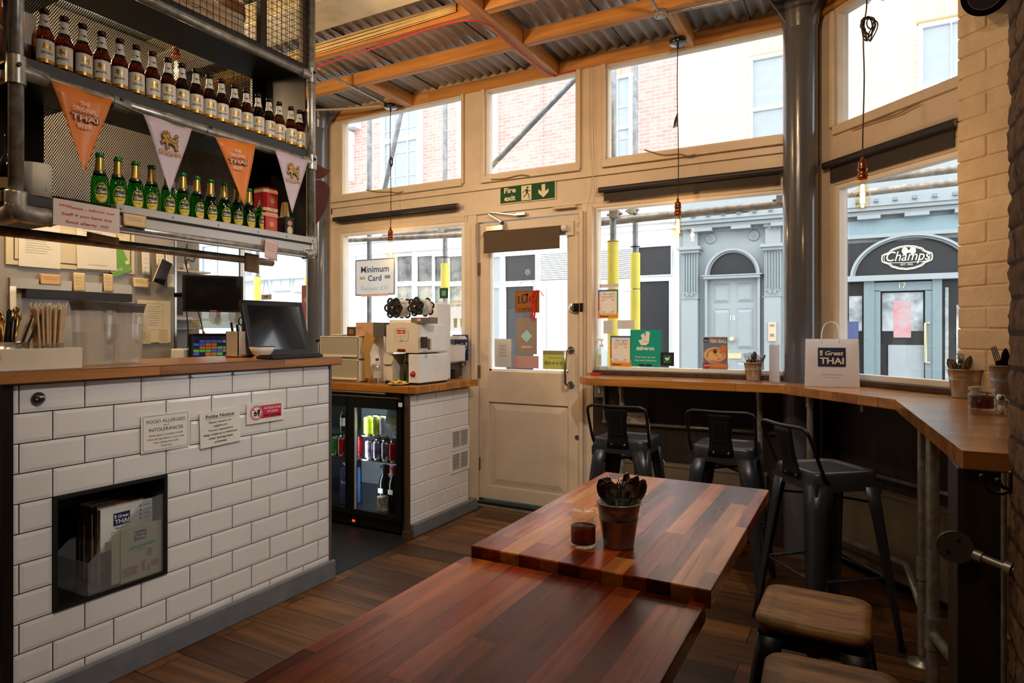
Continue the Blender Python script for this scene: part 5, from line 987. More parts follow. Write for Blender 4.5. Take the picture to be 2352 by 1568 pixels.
# pen pot
t = thing('pen_pot', 'square cream pot of pens and scissors behind the bowl', 'pot', PZ(566, 820, ZT)+Vector((-.05, 0, 0))); c = PZ(566, 820, ZT)+Vector((-.05, .0, 0)); c.z = ZT; CP = M('cream_card_pot', 'b9ad98', .6)
b = MB(); w = .046
for q in ((-w, -w+.004, -w, w), (w-.004, w, -w, w), (-w, w, -w, -w+.004), (-w, w, w-.004, w), (-w, w, -w, w)): b.box(c.x+q[0], c.x+q[1], c.y+q[2], c.y+q[3], ZT, ZT+(.13 if q != (-w, w, -w, w) else .004), CP)
b.build('pot', t)
for i, (dx, dy, h, m) in enumerate(((-.02, -.02, .175, BLACK), (.0, -.01, .165, BLACK), (.01, .02, .17, CP), (-.01, .02, .18, BLACK))): tag(MB().cyl(c+Vector((dx*.6, dy*.6, .006)), c+Vector((dx*1.3, dy*1.5, h)), .006, m, n=8).build('pen'), 'pen standing in the cream pot on the counter', 'pen', 'pens in the cream pot')
t = thing('scissors', 'black handled scissors standing in the cream pot', 'scissors', c); q = c+Vector((0, .02, .18))
for s in (-1, 1): MB().tube([q+Vector((0, s*.013+.014*math.cos(a), .02*math.sin(a)+.002)) for a in [k*math.pi/6 for k in range(12)]], .004, BLACK, 6, closed=True).build('handle', t)
MB().obox(q-UP*.07, (0, 1, 0), UP, (1, 0, 0), .012, .12, .003, STEEL).build('blade', t)
# lower order screen on the rear worktop and white power supply
pa, pb = PD(437, 800, 4.2), PD(572, 800, 4.35); u = pb-pa; u.z = 0; c = (pa+pb)/2
def osc(p, w, h):
    cs = [M('scr_green', '5fb84a', .4, emit=.25), M('scr_orange', 'c86b3a', .4, emit=.25), M('scr_blue', '4d68b8', .4, emit=.25), M('scr_teal', '3fa7a3', .4, emit=.25), M('scr_magenta', '8e4a94', .4, emit=.25), M('scr_grey', '8f97a8', .4, emit=.25)]
    rr = random.Random(2)
    for j in range(6):
        for i in range(9): 
            if rr.random() < .75: m = cs[rr.randrange(3)] if i < 5 else cs[rr.randrange(6)]; x = -w*.42+w*.84*i/9; y = -h*.32+h*.62*j/6; p.r(x, y, x+w*.085, y+h*.085, m)
t, *_ = screen('order screen with coloured buttons behind the pen pot', c, u, UP, u.length+.02, .20, .018, M('lit_screen', '2a2f48', .1, emit=.2, coat=.4), nm='order_screen', cat='screen', draw=osc); q = c; b = MB(); b.obox(Vector((c.x, c.y, 1.02)), u.normalized(), Vector((-u.y, u.x, 0)).normalized(), UP, .2, .14, .03, BLACK); b.build('stand', t)
t = thing('rear_worktop', 'steel rear worktop along the kitchen window', 'worktop', (-4.4, 3.2, .9)); MB().box(-5.6, -4.1, 3.25, 3.98, .965, 1.0, STEEL).build('top', t, bevel=.003); MB().box(-5.5, -4.12, 3.3, 3.95, 0, .965, M('dark_cabinet', '2b2a2a', .5)).build('cabinet', t); MB().box(-4.02, -3.72, 2.66, 3.25, .965, .995, STEEL).build('return_top', t)
MB().box(-4.0, -3.75, 2.7, 3.25, 0, .965, M('dark_cabinet')).build('return_cabinet', t)
c = PD(415, 808, 4.2); c = Vector((c.x, c.y, 1.0)); t = thing('power_supply', 'white backup power box with black plugs beside the order screen', 'power box', c); zt = CAMH+(HOR-800)/FPX*4.2; MB().obox(Vector((c.x, c.y, (zt+.995)/2)), RT, FW, UP, .085, .1, zt-.995, WHITE).build('case', t, bevel=.012, seg=3); pr = Pr(Vector((c.x, c.y, (zt+1.0)/2))-FW*.0505, RT, UP); 
for s in (-1, 1): pr.r(s*.017-.005, -.005, s*.017+.005, .006, INK)
pr.mb.build('sockets', t)
CAB = M('black_cable', '141312', .6); CABY = M('yellow_cable', 'b99a3a', .6)
for i, (pts, m, lab) in enumerate(((((430, 560), (425, 600), (434, 640), (428, 700), (432, 760), (430, 820)), CAB, 'black cable hanging beside the wall monitor down to the worktop'), (((436, 575), (450, 580), (444, 600), (430, 596), (428, 615)), CAB, 'black cable loop above the wall monitor'), (((440, 735), (455, 742), (450, 757), (436, 750), (445, 738), (460, 750), (474, 772)), CABY, 'tangled yellow cable beneath the wall monitor'), (((455, 716), (462, 740), (468, 772)), CAB, 'thin black cable dropping from the wall monitor'), (((400, 770), (399, 800), (401, 825)), CAB, 'thin black cable down the end of the kitchen wall'))):
    tag(MB().tube([PD(x, y, 4.28+.01*i) for x, y in pts], .004, m, 6, smooth=5).build('cable'), lab, 'cable')
# food picture strip low on the kitchen window
t = sheet('food_banner', 'faded strip of food pictures along the bottom of the kitchen window', 'banner', (PY(500, 728, 4.0).x, 4.0, PY(500, 728, 4.0).z), (1, 0, 0), UP, 1.55, .21, glass('faded_banner', (.9, .92, .9), .3, .3, haze=.7, hazec=(.80, .86, .80)), lambda p, w, h: [(p.c(-.6+.28*i, .02, .09, glass('faded_salmon', (1, .85, .8), 0, .3, haze=.6, hazec=(.9, .65, .6))), p.c(-.6+.28*i+.05, -.03, .05, glass('faded_green', (.85, .95, .8), 0, .3, haze=.6, hazec=(.6, .8, .55))), p.c(-.55+.28*i, .04, .035, glass('faded_red', (1, .7, .65), 0, .3, haze=.6, hazec=(.9, .5, .45)))) for i in range(5)])
# kitchen window hangings
t = thing('hanging_sign', 'small white plaque with a gold bow hanging in the kitchen window', 'sign', PY(612, 685, 3.97)); P = PY(612, 682, 3.97); MB().obox(P, (1, 0, 0), UP, (0, 1, 0), .13, .045, .004, WHITE).build('plaque', t, bevel=.006); MB().tube([P+Vector((-.05, 0, .02)), PY(610, 632, 3.98), P+Vector((.05, 0, .02))], .0015, GREYINK, 5).build('string', t); p = Pr(P-Vector((0, .003, 0)), (1, 0, 0), UP); p.p([(-.02, .012), (0, .004), (.02, .012), (.02, -.008), (0, 0), (-.02, -.008)], GOLD); p.mb.build('print', t)
sheet('award_sticker', 'pink AWARD 24 sticker seen from behind in the kitchen window', 'sticker', PY(712, 702, 4.05), (1, 0, 0), UP, .2, .36, M('rose_sticker', 'd98b8b', .6), lambda p, w, h: (p.p([(0, .13), (.08, .05), (0, -.03), (-.08, .05)], PAPER), p.t('ARD', .0, -.09, .035, PAPER), p.t('24', 0, -.145, .04, PAPER)), mirror=True)
# jugs of water
JUG = glass('jug_plastic', (.93, .92, .90), .8, .06, haze=.16, hazec=(.85, .84, .8)); WAT = glass('water', (.90, .91, .90), .5, .02, haze=.28, hazec=(.95, .95, .92)); LIDM = glass('jug_lid_grey', (.3, .26, .25), .5, .1, haze=.4, hazec=(.3, .28, .27))
for (x, yb, lab, sc, wl) in ((218, 844, 'clear plastic water jug nearer the straws, half full', 1.0, .6), (286, 840, 'clear plastic water jug on the right, nearly full', .97, .77)):
    c = PZ(x-2, yb-6, ZT); w = .062*sc; h = .245*sc if x < 250 else .240; t = thing('water_jug', lab, 'jug', c, 0, 'water jugs'); sq = []
    for i in range(32): a = 2*math.pi*i/32; sq.append((math.copysign(abs(math.cos(a))**.45, math.cos(a)), math.copysign(abs(math.sin(a))**.45, math.sin(a))))
    def body(k, z0, z1, m, nm, kk=.9): b = MB(); rows = [[c+Vector((q[0]*w*s, q[1]*w*s, z)) for q in sq+sq[:1]] for s, z in ((k*kk, z0), (k, z1))]; b.grid(rows, m); b.poly(rows[0][:-1][::-1], m); return b.build(nm, t)
    body(1, .002, h*.86, JUG, 'jug_body'); b = MB(); hh = h*.86*wl; rows = [[c+Vector((q[0]*w*s, q[1]*w*s, z)) for q in sq+sq[:1]] for s, z in ((.87, .006), (.87+.1*wl, hh))]; b.grid(rows, WAT); b.poly(rows[1][:-1], WAT); b.build('water', t)
    b = MB(); rows = [[c+Vector((q[0]*w*s, q[1]*w*s, z)) for q in sq+sq[:1]] for s, z in ((1.0, h*.85), (1.08, h*.96), (1.12, h), (.01, h+.003))]; b.grid(rows, LIDM); b.build('lid', t)
    MB().tube([c+Vector((w*.95, .02, h*.8)), c+Vector((w*1.35, .03, h*.78)), c+Vector((w*1.38, .03, h*.45)), c+Vector((w*.95, .02, h*.36))], .007, JUG, 8, smooth=4).build('handle', t)
# white tray of straws and cutlery
t = thing('white_caddy', 'white plastic caddy holding straws and spoons at the left end of the counter', 'caddy', (-2.45, 1.05, ZT)); ya, yb_ = .84, 1.24; xa, xb2 = -2.52, -2.375; WC = M('glossy_cream_plastic', 'd9cbb5', .3, coat=.2)
b = MB()
for q in ((xb2-.004, xb2, ya, yb_), (xa, xa+.004, ya, yb_), (xa, xb2, yb_-.004, yb_), (xa, xb2, ya, ya+.004)): b.box(q[0], q[1], q[2], q[3], ZT, ZT+.072, WC)
b.box(xa, xb2, ya, yb_, ZT, ZT+.004, WC); b.build('tray', t, bevel=.002)
sheet('price_sticker', 'small peach sticker on the front of the white caddy', 'sticker', (xb2+.001, .985, ZT+.045), UYC, UP, .03, .018, M('peach_sticker', 'd9a766', .6), None, th=.0005)
t = thing('cutlery_pot', 'low steel pot standing in the white caddy, full of spoons and straws', 'pot', (-2.445, 1.03, ZT+.005)); MB().lathe([(0, .002), (.06, 0), (.064, .088), (.061, .088), (.057, .004), (0, .004)], (-2.445, 1.04, ZT+.005), STEEL, 28).build('pot', t)
t = thing('straw_cup', 'clear round cup of paper wrapped straws in the white caddy', 'cup', (-2.445, 1.165, ZT+.005)); MB().lathe([(0, .002), (.036, 0), (.045, .085), (.043, .085), (.034, .004), (0, .004)], (-2.445, 1.165, ZT+.005), glass('cup_plastic', (.9, .9, .88), .7, .05, haze=.08), 28).build('cup', t)
SW = M('straw_paper', 'd2b287', .7, var=.15, vs=30); SB = M('black_straw', '16120f', .4)
for i in range(34):
    a = i*2.4; r = .0062*math.sqrt(i+.5); q = Vector((-2.445+r*math.cos(a), 1.165+r*math.sin(a), ZT+.01)); e = q+Vector((r*.25*math.cos(a), r*.5*math.sin(a), .198+.008*math.sin(i*3)))
    tag(MB().cyl(q, e, .0036, SW, n=8).cyl(e, e+Vector((.002, .004*math.sin(i), .012)), .004, M('straw_wrap_end', 'dccdb0', .6), .0015, n=6).build('wrapped_straw'), 'paper wrapped straw standing in the clear cup', 'straw', 'wrapped straws in the clear cup')
for i in range(22):
    a = i*2.4+1; r = .009*math.sqrt(i+.5); q = Vector((-2.445+r*.7*math.cos(a), 1.04+r*.7*math.sin(a), ZT+.012)); le = .15+.04*math.sin(i*1.9)**2; e = q+Vector((r*.4*math.cos(a), .01+r*1.2*math.sin(a)+.02*math.sin(i), le)); k = i % 4
    if k == 3: t = tag(MB().tube([q, e], .004, M('gold_steel_spoon', 'b98d4e', .25, .9), 8).sphere(e+Vector((0, .001, .002)), .0062, M('gold_steel_spoon'), 10, (.5, 1, 2.2)).build('spoon'), 'spoon handle end standing in the steel pot on the counter', 'spoon', 'spoons in the steel pot')
    else: tag(MB().cyl(q, e, .0036, SB if k else SW, n=8).build('straw'), ('black' if k else 'paper')+' straw standing in the steel pot', 'straw', ('black' if k else 'paper')+' straws in the steel pot')
# kettle and stirrers between the till and the drawers
# ================================================================ FRIDGE COUNTER
XS = -2.40; YC0, YC1 = 3.10, 3.79; WZ = .925
SIDEW = wood('side_counter_oak', ['a8641f', 'c98330', 'b67228'], 'X', .04, .5, .3, .45, coat=.25, gs=.8)
sc = thing('fridge_counter', 'short white tiled counter beside the door with an orange oak top', 'counter', (-2.7, 3.45, 0))
b = MB(); b.box(-2.46, XS-.006, YC0+.01, YC1, 0, WZ-.045, GROUT); b.build('carcass', sc); MB().box(-3.9, -2.455, YC1-.02, 4.0, 0, WZ-.045, CREAM).build('rear_panel', sc)
b = MB(); zg = [.867, .799, .703, .607, .509, .412, .315, .217, .121, .078]; rows = [(zg[i+1], zg[i], 0 if i % 2 == 0 else .0985) for i in range(9)]
tiles(b, YC0+.012, YC1-.01, .078, .868, .198, [(l, h, .075+o) for l, h, o in rows], lambda a, z, d: (XS-.006+d, a, z), dep=.006, bev=.004, gap=.002); b.build('side_tiles', sc)
b = MB(); b.box(-2.43, XS+.004, YC0-.002, YC0+.012, 0, .88, M('bronze_corner_strip', '6e5b4c', .35, .6)); b.build('corner_strip', sc); b = MB(); b.box(-2.44, XS+.02, YC0+.03, 3.86, 0, .08, SKIRT); b.build('skirting', sc, bevel=.005); b = MB(); b.box(-2.44, -2.385, YC0-.01, YC0+.03, 0, .045, M('wood_chock', '4a3526', .6)); b.build('wooden_chock', sc, bevel=.002)
b = MB(); b.box(-3.5, -2.337, YC0-.02, 3.80, .88, WZ, SIDEW); b.box(-3.9, -2.6, 3.79, 4.0, .88, WZ, SIDEW); b.build('oak_top', sc, bevel=.003)
for z in (.455, .304):
    v = thing('vent_grille', 'white louvred vent on the side tiles, '+('upper' if z > .4 else 'lower')+' of two', 'vent', (XS, 3.66, z), 0, 'vents on the side tiles'); b = MB(); o = [(3.55, z), (3.775, z), (3.775, z+.145), (3.55, z+.145)]; i_ = [(3.567, z+.017), (3.758, z+.017), (3.758, z+.128), (3.567, z+.128)]
    b.rings(o, i_, (XS, 0, 0), (0, 1, 0), UP, .006, WHITE); b.box(XS, XS+.005, 3.658, 3.668, z+.01, z+.135, WHITE); b.build('frame', v); b = MB()
    for k in range(9): b.obox((XS+.004, 3.6625, z+.024+.0122*k), (0, 1, 0), Vector((.6, 0, .8)), Vector((.8, 0, -.6)), .19, .011, .0015, WHITE)
    b.build('louvres', v); MB().box(XS+.0002, XS+.001, 3.567, 3.758, z+.017, z+.128, M('vent_shadow_mesh', '7e7c79', .7)).build('mesh', v)
# fridge
FB = M('black_fridge', '0e0f10', .3, coat=.2); fr = thing('bottle_fridge', 'black two door glass bottle fridge under the oak top', 'fridge', (-2.95, 3.3, 0)); y0 = 3.115
b = MB(); xl, xr = -3.33, -2.45
for q in ((xl, xr, 3.70, 3.72, .02, .86), (xl, xl+.03, y0, 3.7, .02, .86), (xr-.03, xr, y0, 3.7, .02, .86), (xl, xr, y0, 3.7, .02, .125), (xl, xr, y0, 3.7, .79, .875)): b.box(*q, FB)
b.build('cabinet', fr, bevel=.002); b = MB(); b.box(xl+.03, xr-.03, 3.69, 3.699, .125, .79, M('fridge_liner', '8b9094', .5)); b.box(xr-.036, xr-.031, y0+.02, 3.69, .125, .79, M('fridge_liner')); b.build('liner', fr)
FG = glass('fridge_glass', (.82, .86, .87), .7)
for (a, e, lab) in ((-3.31, -2.877, 'left'), (-2.873, -2.445, 'right')):
    d = MB(); ya = 3.078
    for q in ((a, a+.062, .10, .85), (e-(.014 if a < -3 else .032), e, .10, .85)): d.box(q[0], q[1], ya, ya+.03, q[2], q[3], FB)
    d.box(a+.062, e-.013, ya+.001, ya+.03, .10, .132, FB); d.box(a+.062, e-.013, ya, ya+.03, .776, .85, FB); d = d.build('door', fr, bevel=.002); MB().box(a+.06, e-.012, ya+.012, ya+.016, .13, .778, FG).build('glass', d)
    if a < -3: MB().cyl((-2.90, 3.078, .48), (-2.90, 3.07, .48), .006, STEEL, n=12).build('lock', d)
    else: MB().box(-2.812, -2.804, ya-.001, ya+.012, .133, .775, M('fridge_seal_grey', '9fa3a5', .4)).build('seal', d)
MB().cyl((-3.3, 3.075, .872), (-2.56, 3.075, .872), .007, M('dull_steel_rail', '8e8277', .35, .8), n=10).build('top_rail', fr); MB().box(-3.3, -2.46, 3.07, 3.085, .845, .853, M('dull_steel_rail')).build('top_trim', fr)
b = MB(); b.box(-2.87, -2.81, 3.105, 3.112, .035, .06, BLACK); b.build('thermostat', fr); MB().box(-2.853, -2.832, 3.103, 3.106, .042, .054, M('red_digits', 'ff2a1a', .5, emit=4)).build('red_display', fr); MB().box(-2.455, -2.43, 3.07, 3.076, .80, .825, WHITE).build('white_tag', fr)
for z in (.585, .432): MB().box(xl+.03, xr-.04, 3.14, 3.68, z, z+.006, STEEL).build('wire_shelf', fr)
[lamp('AREA', 'added_fridge_light', (x, 3.122, .46), 2.6, (.85, .94, 1), .03, (math.pi/2, 0, 0), .6) for x in (-2.80, -3.2)]  # area lights added to brighten the cans and bottles behind the doors
lamp('AREA', 'added_fridge_light', (-2.9, 3.19, .782), 2, (.85, .94, 1), .7, (0, 0, 0), .03)
def can(x, y, z, col, lab, grp):
    t = thing('drink_can', lab, 'can', (x, y, z), random.Random(x*99+y).uniform(-1, 1), grp); T = Vector((x, y, z))
    MB().lathe([(.024, .004), (.0305, .012), (.0305, .105), (.026, .114)], T, col, 20).build('can_body', t); MB().lathe([(0, .001), (.024, .0), (.024, .005)], T, STEEL, 20).lathe([(.026, .114), (.026, .117), (.0235, .117), (.023, .114), (0, .114)], T, STEEL, 20).build('can_end', t); return t
CR = M('can_red', 'b51720', .3, .3, var=.25, vs=40); CS = M('can_silver', 'b9bbc4', .25, .7, var=.3, vs=30, col2='6a4a70'); CY = M('can_yellow', 'd8d02a', .35, .1, var=.2, vs=30, col2='8fae30'); CG = M('can_green', '2f8a3e', .3, .2); CL = M('can_lilac', 'c6bccb', .4, .2)
for r_, yy in enumerate((3.18, 3.26)):
    for i, x in enumerate((-2.775, -2.708, -2.64)): can(x, yy, .439, CS if not (r_ == 0 and i == 0 and False) else CR, 'silver can on the middle fridge shelf behind the right door', 'silver cans in the fridge')
    for i, x in enumerate((-2.578, -2.516)): can(x, yy, .439, CR, 'red can on the middle fridge shelf behind the right door', 'red cans behind the right fridge door')
    for i, x in enumerate((-3.075, -3.008, -2.942)): can(x, yy, .439, CR if i else CG, ('red' if i else 'green')+' can on the middle fridge shelf behind the left door', ('red' if i else 'green')+' cans behind the left fridge door')
    for i, x in enumerate((-2.785, -2.72)): can(x, yy, .592, CY, 'yellow can on the top fridge shelf', 'yellow cans in the fridge')
    for i, x in enumerate((-2.655,)): can(x, yy, .592, CL, 'pale lilac can on the top fridge shelf', 'lilac cans in the fridge')
CB = glass('clear_bottle', (.93, .96, .96), 1.0, .02, haze=.05)
def pbottle(nm, lab, x, y, z, h, r, m, cap, grp, label=None, liquid=None):
    t = thing(nm, lab, 'bottle', (x, y, z), 0, grp); T = Vector((x, y, z))
    MB().lathe([(0, .002), (r*.9, 0), (r, .008), (r, h*.55), (r*.93, h*.63), (r*.45, h*.8), (r*.36, h*.9), (r*.36, h*.93)], T, m, 20).build('bottle_body', t); MB().lathe([(r*.42, h*.9), (r*.42, h), (0, h)], T, cap, 16).build('cap', t)
    if label: MB().lathe([(r*1.015, h*.22), (r*1.015, h*.5)], T, label, 20).build('label', t)
    if liquid: MB().lathe([(0, .006), (r*.93, .006), (r*.93, h*.5), (0, h*.5)], T, liquid, 20).build('liquid', t)
    return t
for i, (x, y) in enumerate(((-2.585, 3.19), (-2.53, 3.19), (-2.5, 3.25), (-2.585, 3.26))): pbottle('water_bottle', 'clear water bottle on the top fridge shelf', x, y, .592, .16, .027, CB, WHITE, 'clear water bottles in the fridge', label=M('pale_bottle_label', 'c9d3d6', .5))
sheet('shelf_card', 'pale card with yellow lines leaning on the top fridge shelf behind the right door', 'card', (-2.555, 3.155, .715), (1, 0, 0), UP, .13, .11, M('aqua_card', 'b9cfc8', .5), lambda p, w, h: [p.r(-.05, y, .05, y+.008, YEL) for y in (-.02, -.045, 0)], tilt=-.25)
DB = M('dark_sauce_bottle', '15100e', .2, coat=.3)
for x, cap, lab in ((-2.70, M('black_cap', '1a1616', .5), 'black cap'), (-2.62, M('orange_red_cap', 'b5432c', .5), 'orange red cap'), (-2.53, M('slate_blue_cap', '3d4a5c', .5), 'slate blue cap')): 
    t = pbottle('sauce_bottle', 'dark sauce bottle with a '+lab+' on the fridge floor', x, 3.24, .126, .27, .04, DB, cap, 'sauce bottles on the fridge floor'); c = t.children[1]; MB().lathe([(.03, .215), (.032, .262), (0, .264)], (x, 3.24, .126), cap, 20).build('cap_skirt', t); MB().box(x-.02, x+.018, 3.196, 3.199, .22, .25, PAPER).build('white_label', t)
t = thing('food_tin', 'small food tin with a picture label on the fridge floor', 'tin', (-2.66, 3.17, .126)); MB().lathe([(.035, 0), (.035, .082)], (-2.655, 3.165, .126), M('printed_tin_label', 'cdbfae', .4, var=.6, vs=40, col2='7a4a30'), 24).build('label', t); MB().lathe([(0, .081), (.034, .082), (.036, .086), (.036, .082)], (-2.655, 3.165, .126), STEEL, 24).build('rim', t)
for i, x in enumerate((-3.0, -2.935)): t = pbottle('beer_bottle', 'dark bottle on the top fridge shelf behind the left door, '+('left' if i == 0 else 'right'), x, 3.19, .592, .19, .028, M('dark_green_bottle', '0f1a12', .1, coat=.4), M('black_cap', '1a1616', .5), 'dark bottles behind the left fridge door', label=BL if i == 0 else M('green_oval_label', '49634a', .5))
t = thing('juice_carton', 'blue fruit juice carton on the fridge floor', 'carton', (-2.95, 3.2, .126)); CBL = M('carton_blue', '31507f', .4); MB().box(-3.0, -2.905, 3.15, 3.24, .126, .36, CBL).build('carton', t, bevel=.003)
p = Pr((-2.952, 3.1495, .24), (1, 0, 0), UP)
for a, m in ((-.5, REDP), (-.15, ORANGE), (.2, YEL), (.5, M('lime_print', '8fbf3a', .5))): p.p([(0, .06), (.03*math.sin(a-.2), .06+.045*math.cos(a-.2)), (.035*math.sin(a+.15), .06+.045*math.cos(a+.15))], m)
p.t('Rubicon', 0, .02, .018, PAPER, width=.08, shear=.2, off=.02); p.t('STILL', 0, -.005, .006, PAPER); p.c(.02, -.075, .018, ORANGE); p.c(-.035, -.06, .013, REDP); p.mb.build('print', t)
t = thing('small_bowl', 'small white bowl resting on top of the juice carton', 'bowl', (-2.97, 3.2, .362)); MB().lathe([(0, .002), (.02, 0), (.042, .028), (.04, .028), (.0, .008)], (-2.965, 3.195, .362), M('white_glaze'), 24).build('bowl_body', t); MB().lathe([(0, .0), (.02, .01), (.022, .035), (0, .038)], (-2.965, 3.195, .370), CP, 20).build('pot_inside', t)
# ---- things on the oak top
# two tier cream drawers
DR = M('cream_drawer_plastic', 'e8ddc2', .4, coat=.1); DRF = glass('translucent_drawer_front', (.6, .55, .42), .4, .25, haze=.7, hazec=(.9, .84, .68))
def P1(x, y, Y): return PY(x, y, Y)
def boxpx(x0, x1, Y, yt, dY): a = PY(x0, 800, Y).x; c = PY(x1, 800, Y).x; return a, c, PY((x0+x1)/2, yt, Y).z
xa, xb_, zt = boxpx(737, 827, 3.18, 732, 0); zt = WZ+.30; t = thing('drawer_unit', 'two tier cream plastic drawer unit on the oak top', 'drawers', ((xa+xb_)/2, 3.35, WZ+.001)); b = MB(); Y0, Y1 = 3.17, 3.52
for z0, z1 in ((WZ+.001, WZ+.148), (WZ+.150, zt)):
    for q in ((xa, xa+.006, z0, z1), (xb_-.006, xb_, z0, z1), (xa, xb_, z0, z0+.008), (xa, xb_, z1-.008, z1)): b.box(q[0], q[1], Y0, Y1, q[2], q[3], DR)
b.box(xa, xb_, Y1-.006, Y1, WZ, zt, DR); b.build('shell', t, bevel=.002)
for z0, z1, lb in ((WZ+.012, WZ+.138, 0), (WZ+.161, zt-.011, 1)):
    d = MB().box(xa+.009, xb_-.009, Y0-.004, Y0, z0, z1, DRF).build('drawer', t, bevel=.002); MB().box(xa+.009, xb_-.009, Y0-.012, Y0-.004, z0+.004, z0+.018, DR).build('pull_lip', d); MB().box(xa+.02, xb_-.02, Y0+.04, Y0+.2, z0+.01, z1-.03, M('pale_packets', 'e3d5b6' if lb else '9a8f7c', .6, var=.3, vs=12)).build('packets', d)
t = thing('gloves_box', 'dark and kraft packing box lying on the drawer unit', 'box', (xa+.17, 3.35, zt)); x1, x2, x3, x4 = PY(797, 700, 3.2).x, PY(817, 700, 3.2).x, PY(857, 700, 3.2).x, PY(882, 700, 3.2).x; KR = M('kraft_card', 'c99a73', .7)
MB().box(x1, x2, 3.2, 3.32, zt, zt+.062, M('dark_label_card', '3a342f', .6)).build('dark_carton', t); MB().box(x2+.001, x3, 3.2, 3.36, zt, zt+.09, KR).build('kraft_carton', t); MB().box(x3+.001, x4, 3.2, 3.36, zt, zt+.088, M('charcoal_card', '5a5850', .6)).build('charcoal_sleeve', t)
p = Pr((x2+.04, 3.199, zt+.05), (1, 0, 0), UP); p.t('Have you tried', -.003, .008, .005, INK, width=.05); p.t('Something?', -.003, -.002, .005, INK, width=.04); [p.ln([(-.03, -.012-.006*i), (.0, -.012-.006*i)], .0008, GREYINK) for i in range(4)]; p.mb.build('print', t); p = Pr(((x1+x2)/2, 3.199, zt+.03), (1, 0, 0), UP); p.r(-.018, -.012, .018, .014, ORANGE); [p.r(-.014+.004*i, -.009, -.0125+.004*i, .011, INK) for i in range(8)]; p.mb.build('barcode', t)
tag(MB().lathe([(0, 0), (.05, .002), (.075, .01), (.073, .012), (.0, .004)], (xa+.07, 3.3, zt), M('white_glaze'), 28).build('saucer'), 'thin white saucer on the left of the drawer unit', 'saucer')
# cup sealing machine
MW = M('machine_cream', 'e2d5c0', .32, coat=.2); MW2 = M('machine_white', 'e6e4e1', .3, coat=.2)
mL, mR = PY(885, 800, 3.17).x, PY(958, 800, 3.17).x; mk = thing('sealing_machine', 'white cup sealing machine with a red digital display on the oak top', 'machine', ((mL+mR)/2, 3.3, WZ)); Ym, Yr = 3.18, 3.50
zA = WZ+.225; zB = WZ+.385   # shoulder, top
def mz(y): return PY(925, y, Ym).z
z_top, z_mid, z_low = mz(742), mz(810), mz(812); z0 = WZ+.012
b = MB(); prof = [(0, 0), (mR-mL, 0), (mR-mL, z_top-z_mid-.012), ((mR-mL)*.8, z_top-z_mid+.002), ((mR-mL)*.5, z_top-z_mid+.008), ((mR-mL)*.2, z_top-z_mid+.002), (0, z_top-z_mid-.012)]
b.prism(prof, (mL, Yr, z_mid), (1, 0, 0), UP, Yr-Ym, MW); b.build('head', mk, bevel=.008, seg=3)
b = MB(); wd = (mR-mL); b.box(mL-.03, mL+wd*.13, Ym+.02, Yr, z0, z_mid-.01, MW); b.box(mR-wd*.3, mR+.005, Ym+.0, Yr, z0, z_mid-.008, MW2); b.box(mL+wd*.1, mR-wd*.28, Ym+.16, Yr, z0, z_mid, BLACK); b.box(mL-.02, mR, Ym+.01, Yr, z0-.01, z0+.008, BLACK); b.build('base', mk, bevel=.004)
MB().prism([(0, 0), (.06, 0), (.075, .02), (.075, .05), (0, .06)], (mL-.03, Ym+.018, z_mid-.075), (1, 0, 0), UP, .01, MW).build('cup_flap', mk, bevel=.002); MB().box(mL-.035, mL-.027, Ym+.015, Ym+.05, z0, z_mid-.02, MW2).build('side_post', mk)
b = MB(); cx = (mL+mR)/2-.004; b.cyl((cx, Ym+.06, z0+.14), (cx, Ym+.06, z_mid-.012), .018, STEEL, n=20); b.cyl((cx, Ym+.06, z0+.125), (cx, Ym+.06, z0+.14), .024, STEEL, n=20); b.box(cx-.022, cx+.022, Ym+.04, Ym+.08, z0+.07, z0+.115, M('dark_mechanism', '5a5148', .4, .5)); b.box(cx-.02, cx-.016, Ym+.04, Ym+.05, z0, z0+.07, STEEL); b.box(cx+.008, cx+.012, Ym+.04, Ym+.05, z0, z0+.07, STEEL); b.build('press', mk)
MB().box(cx-.03, cx+.03, Ym-.004, Ym+.01, z_mid+.008, z_mid+.024, M('dark_red_slot', '7a1712', .4)).build('warning_slot', mk); tag(MB().lathe([(.0, .018), (.012, .016), (.013, 0), (.018, 0), (.018, -.004)], (mR-.038, Ym, z0+.055), REDP, 20, (0, -1, 0)).build('stop_button', mk), 'red emergency stop button')
p = Pr((cx, Ym-.0008, (z_mid+z_top)/2+.02), (1, 0, 0), UP); gy = M('grey_outline', '8c8273', .5); P_ = [(.055*math.copysign(abs(math.cos(a))**.5, math.cos(a)), .042*math.copysign(abs(math.sin(a))**.6, math.sin(a))) for a in [2*math.pi*i/40 for i in range(41)]]; p.k = 1; p.ln(P_, .0015, gy); p.r(-.035, .008, -.002, .03, INK); p.r(.006, .008, .03, .03, INK); RD = M('red_digits')
for x in (-.031, -.0235, -.016, -.0085): p.t('8' if x > -.03 else '1', x+.002, .012, .012, RD, width=.005)
for x in (.011, .019, .026): p.t('8', x, .012, .012, RD, width=.005)
for x in (-.045, .04): p.c(x, .018, .0022, INK)
for x, m in ((-.028, INK), (-.004, INK), (.02, M('pale_red_dot', 'd88a78', .5))): p.c(x, -.008, .0025, m)
p.c(-.003, -.029, .0085, gy); p.c(-.003, -.029, .007, MW); p.mb.build('control_panel', mk)
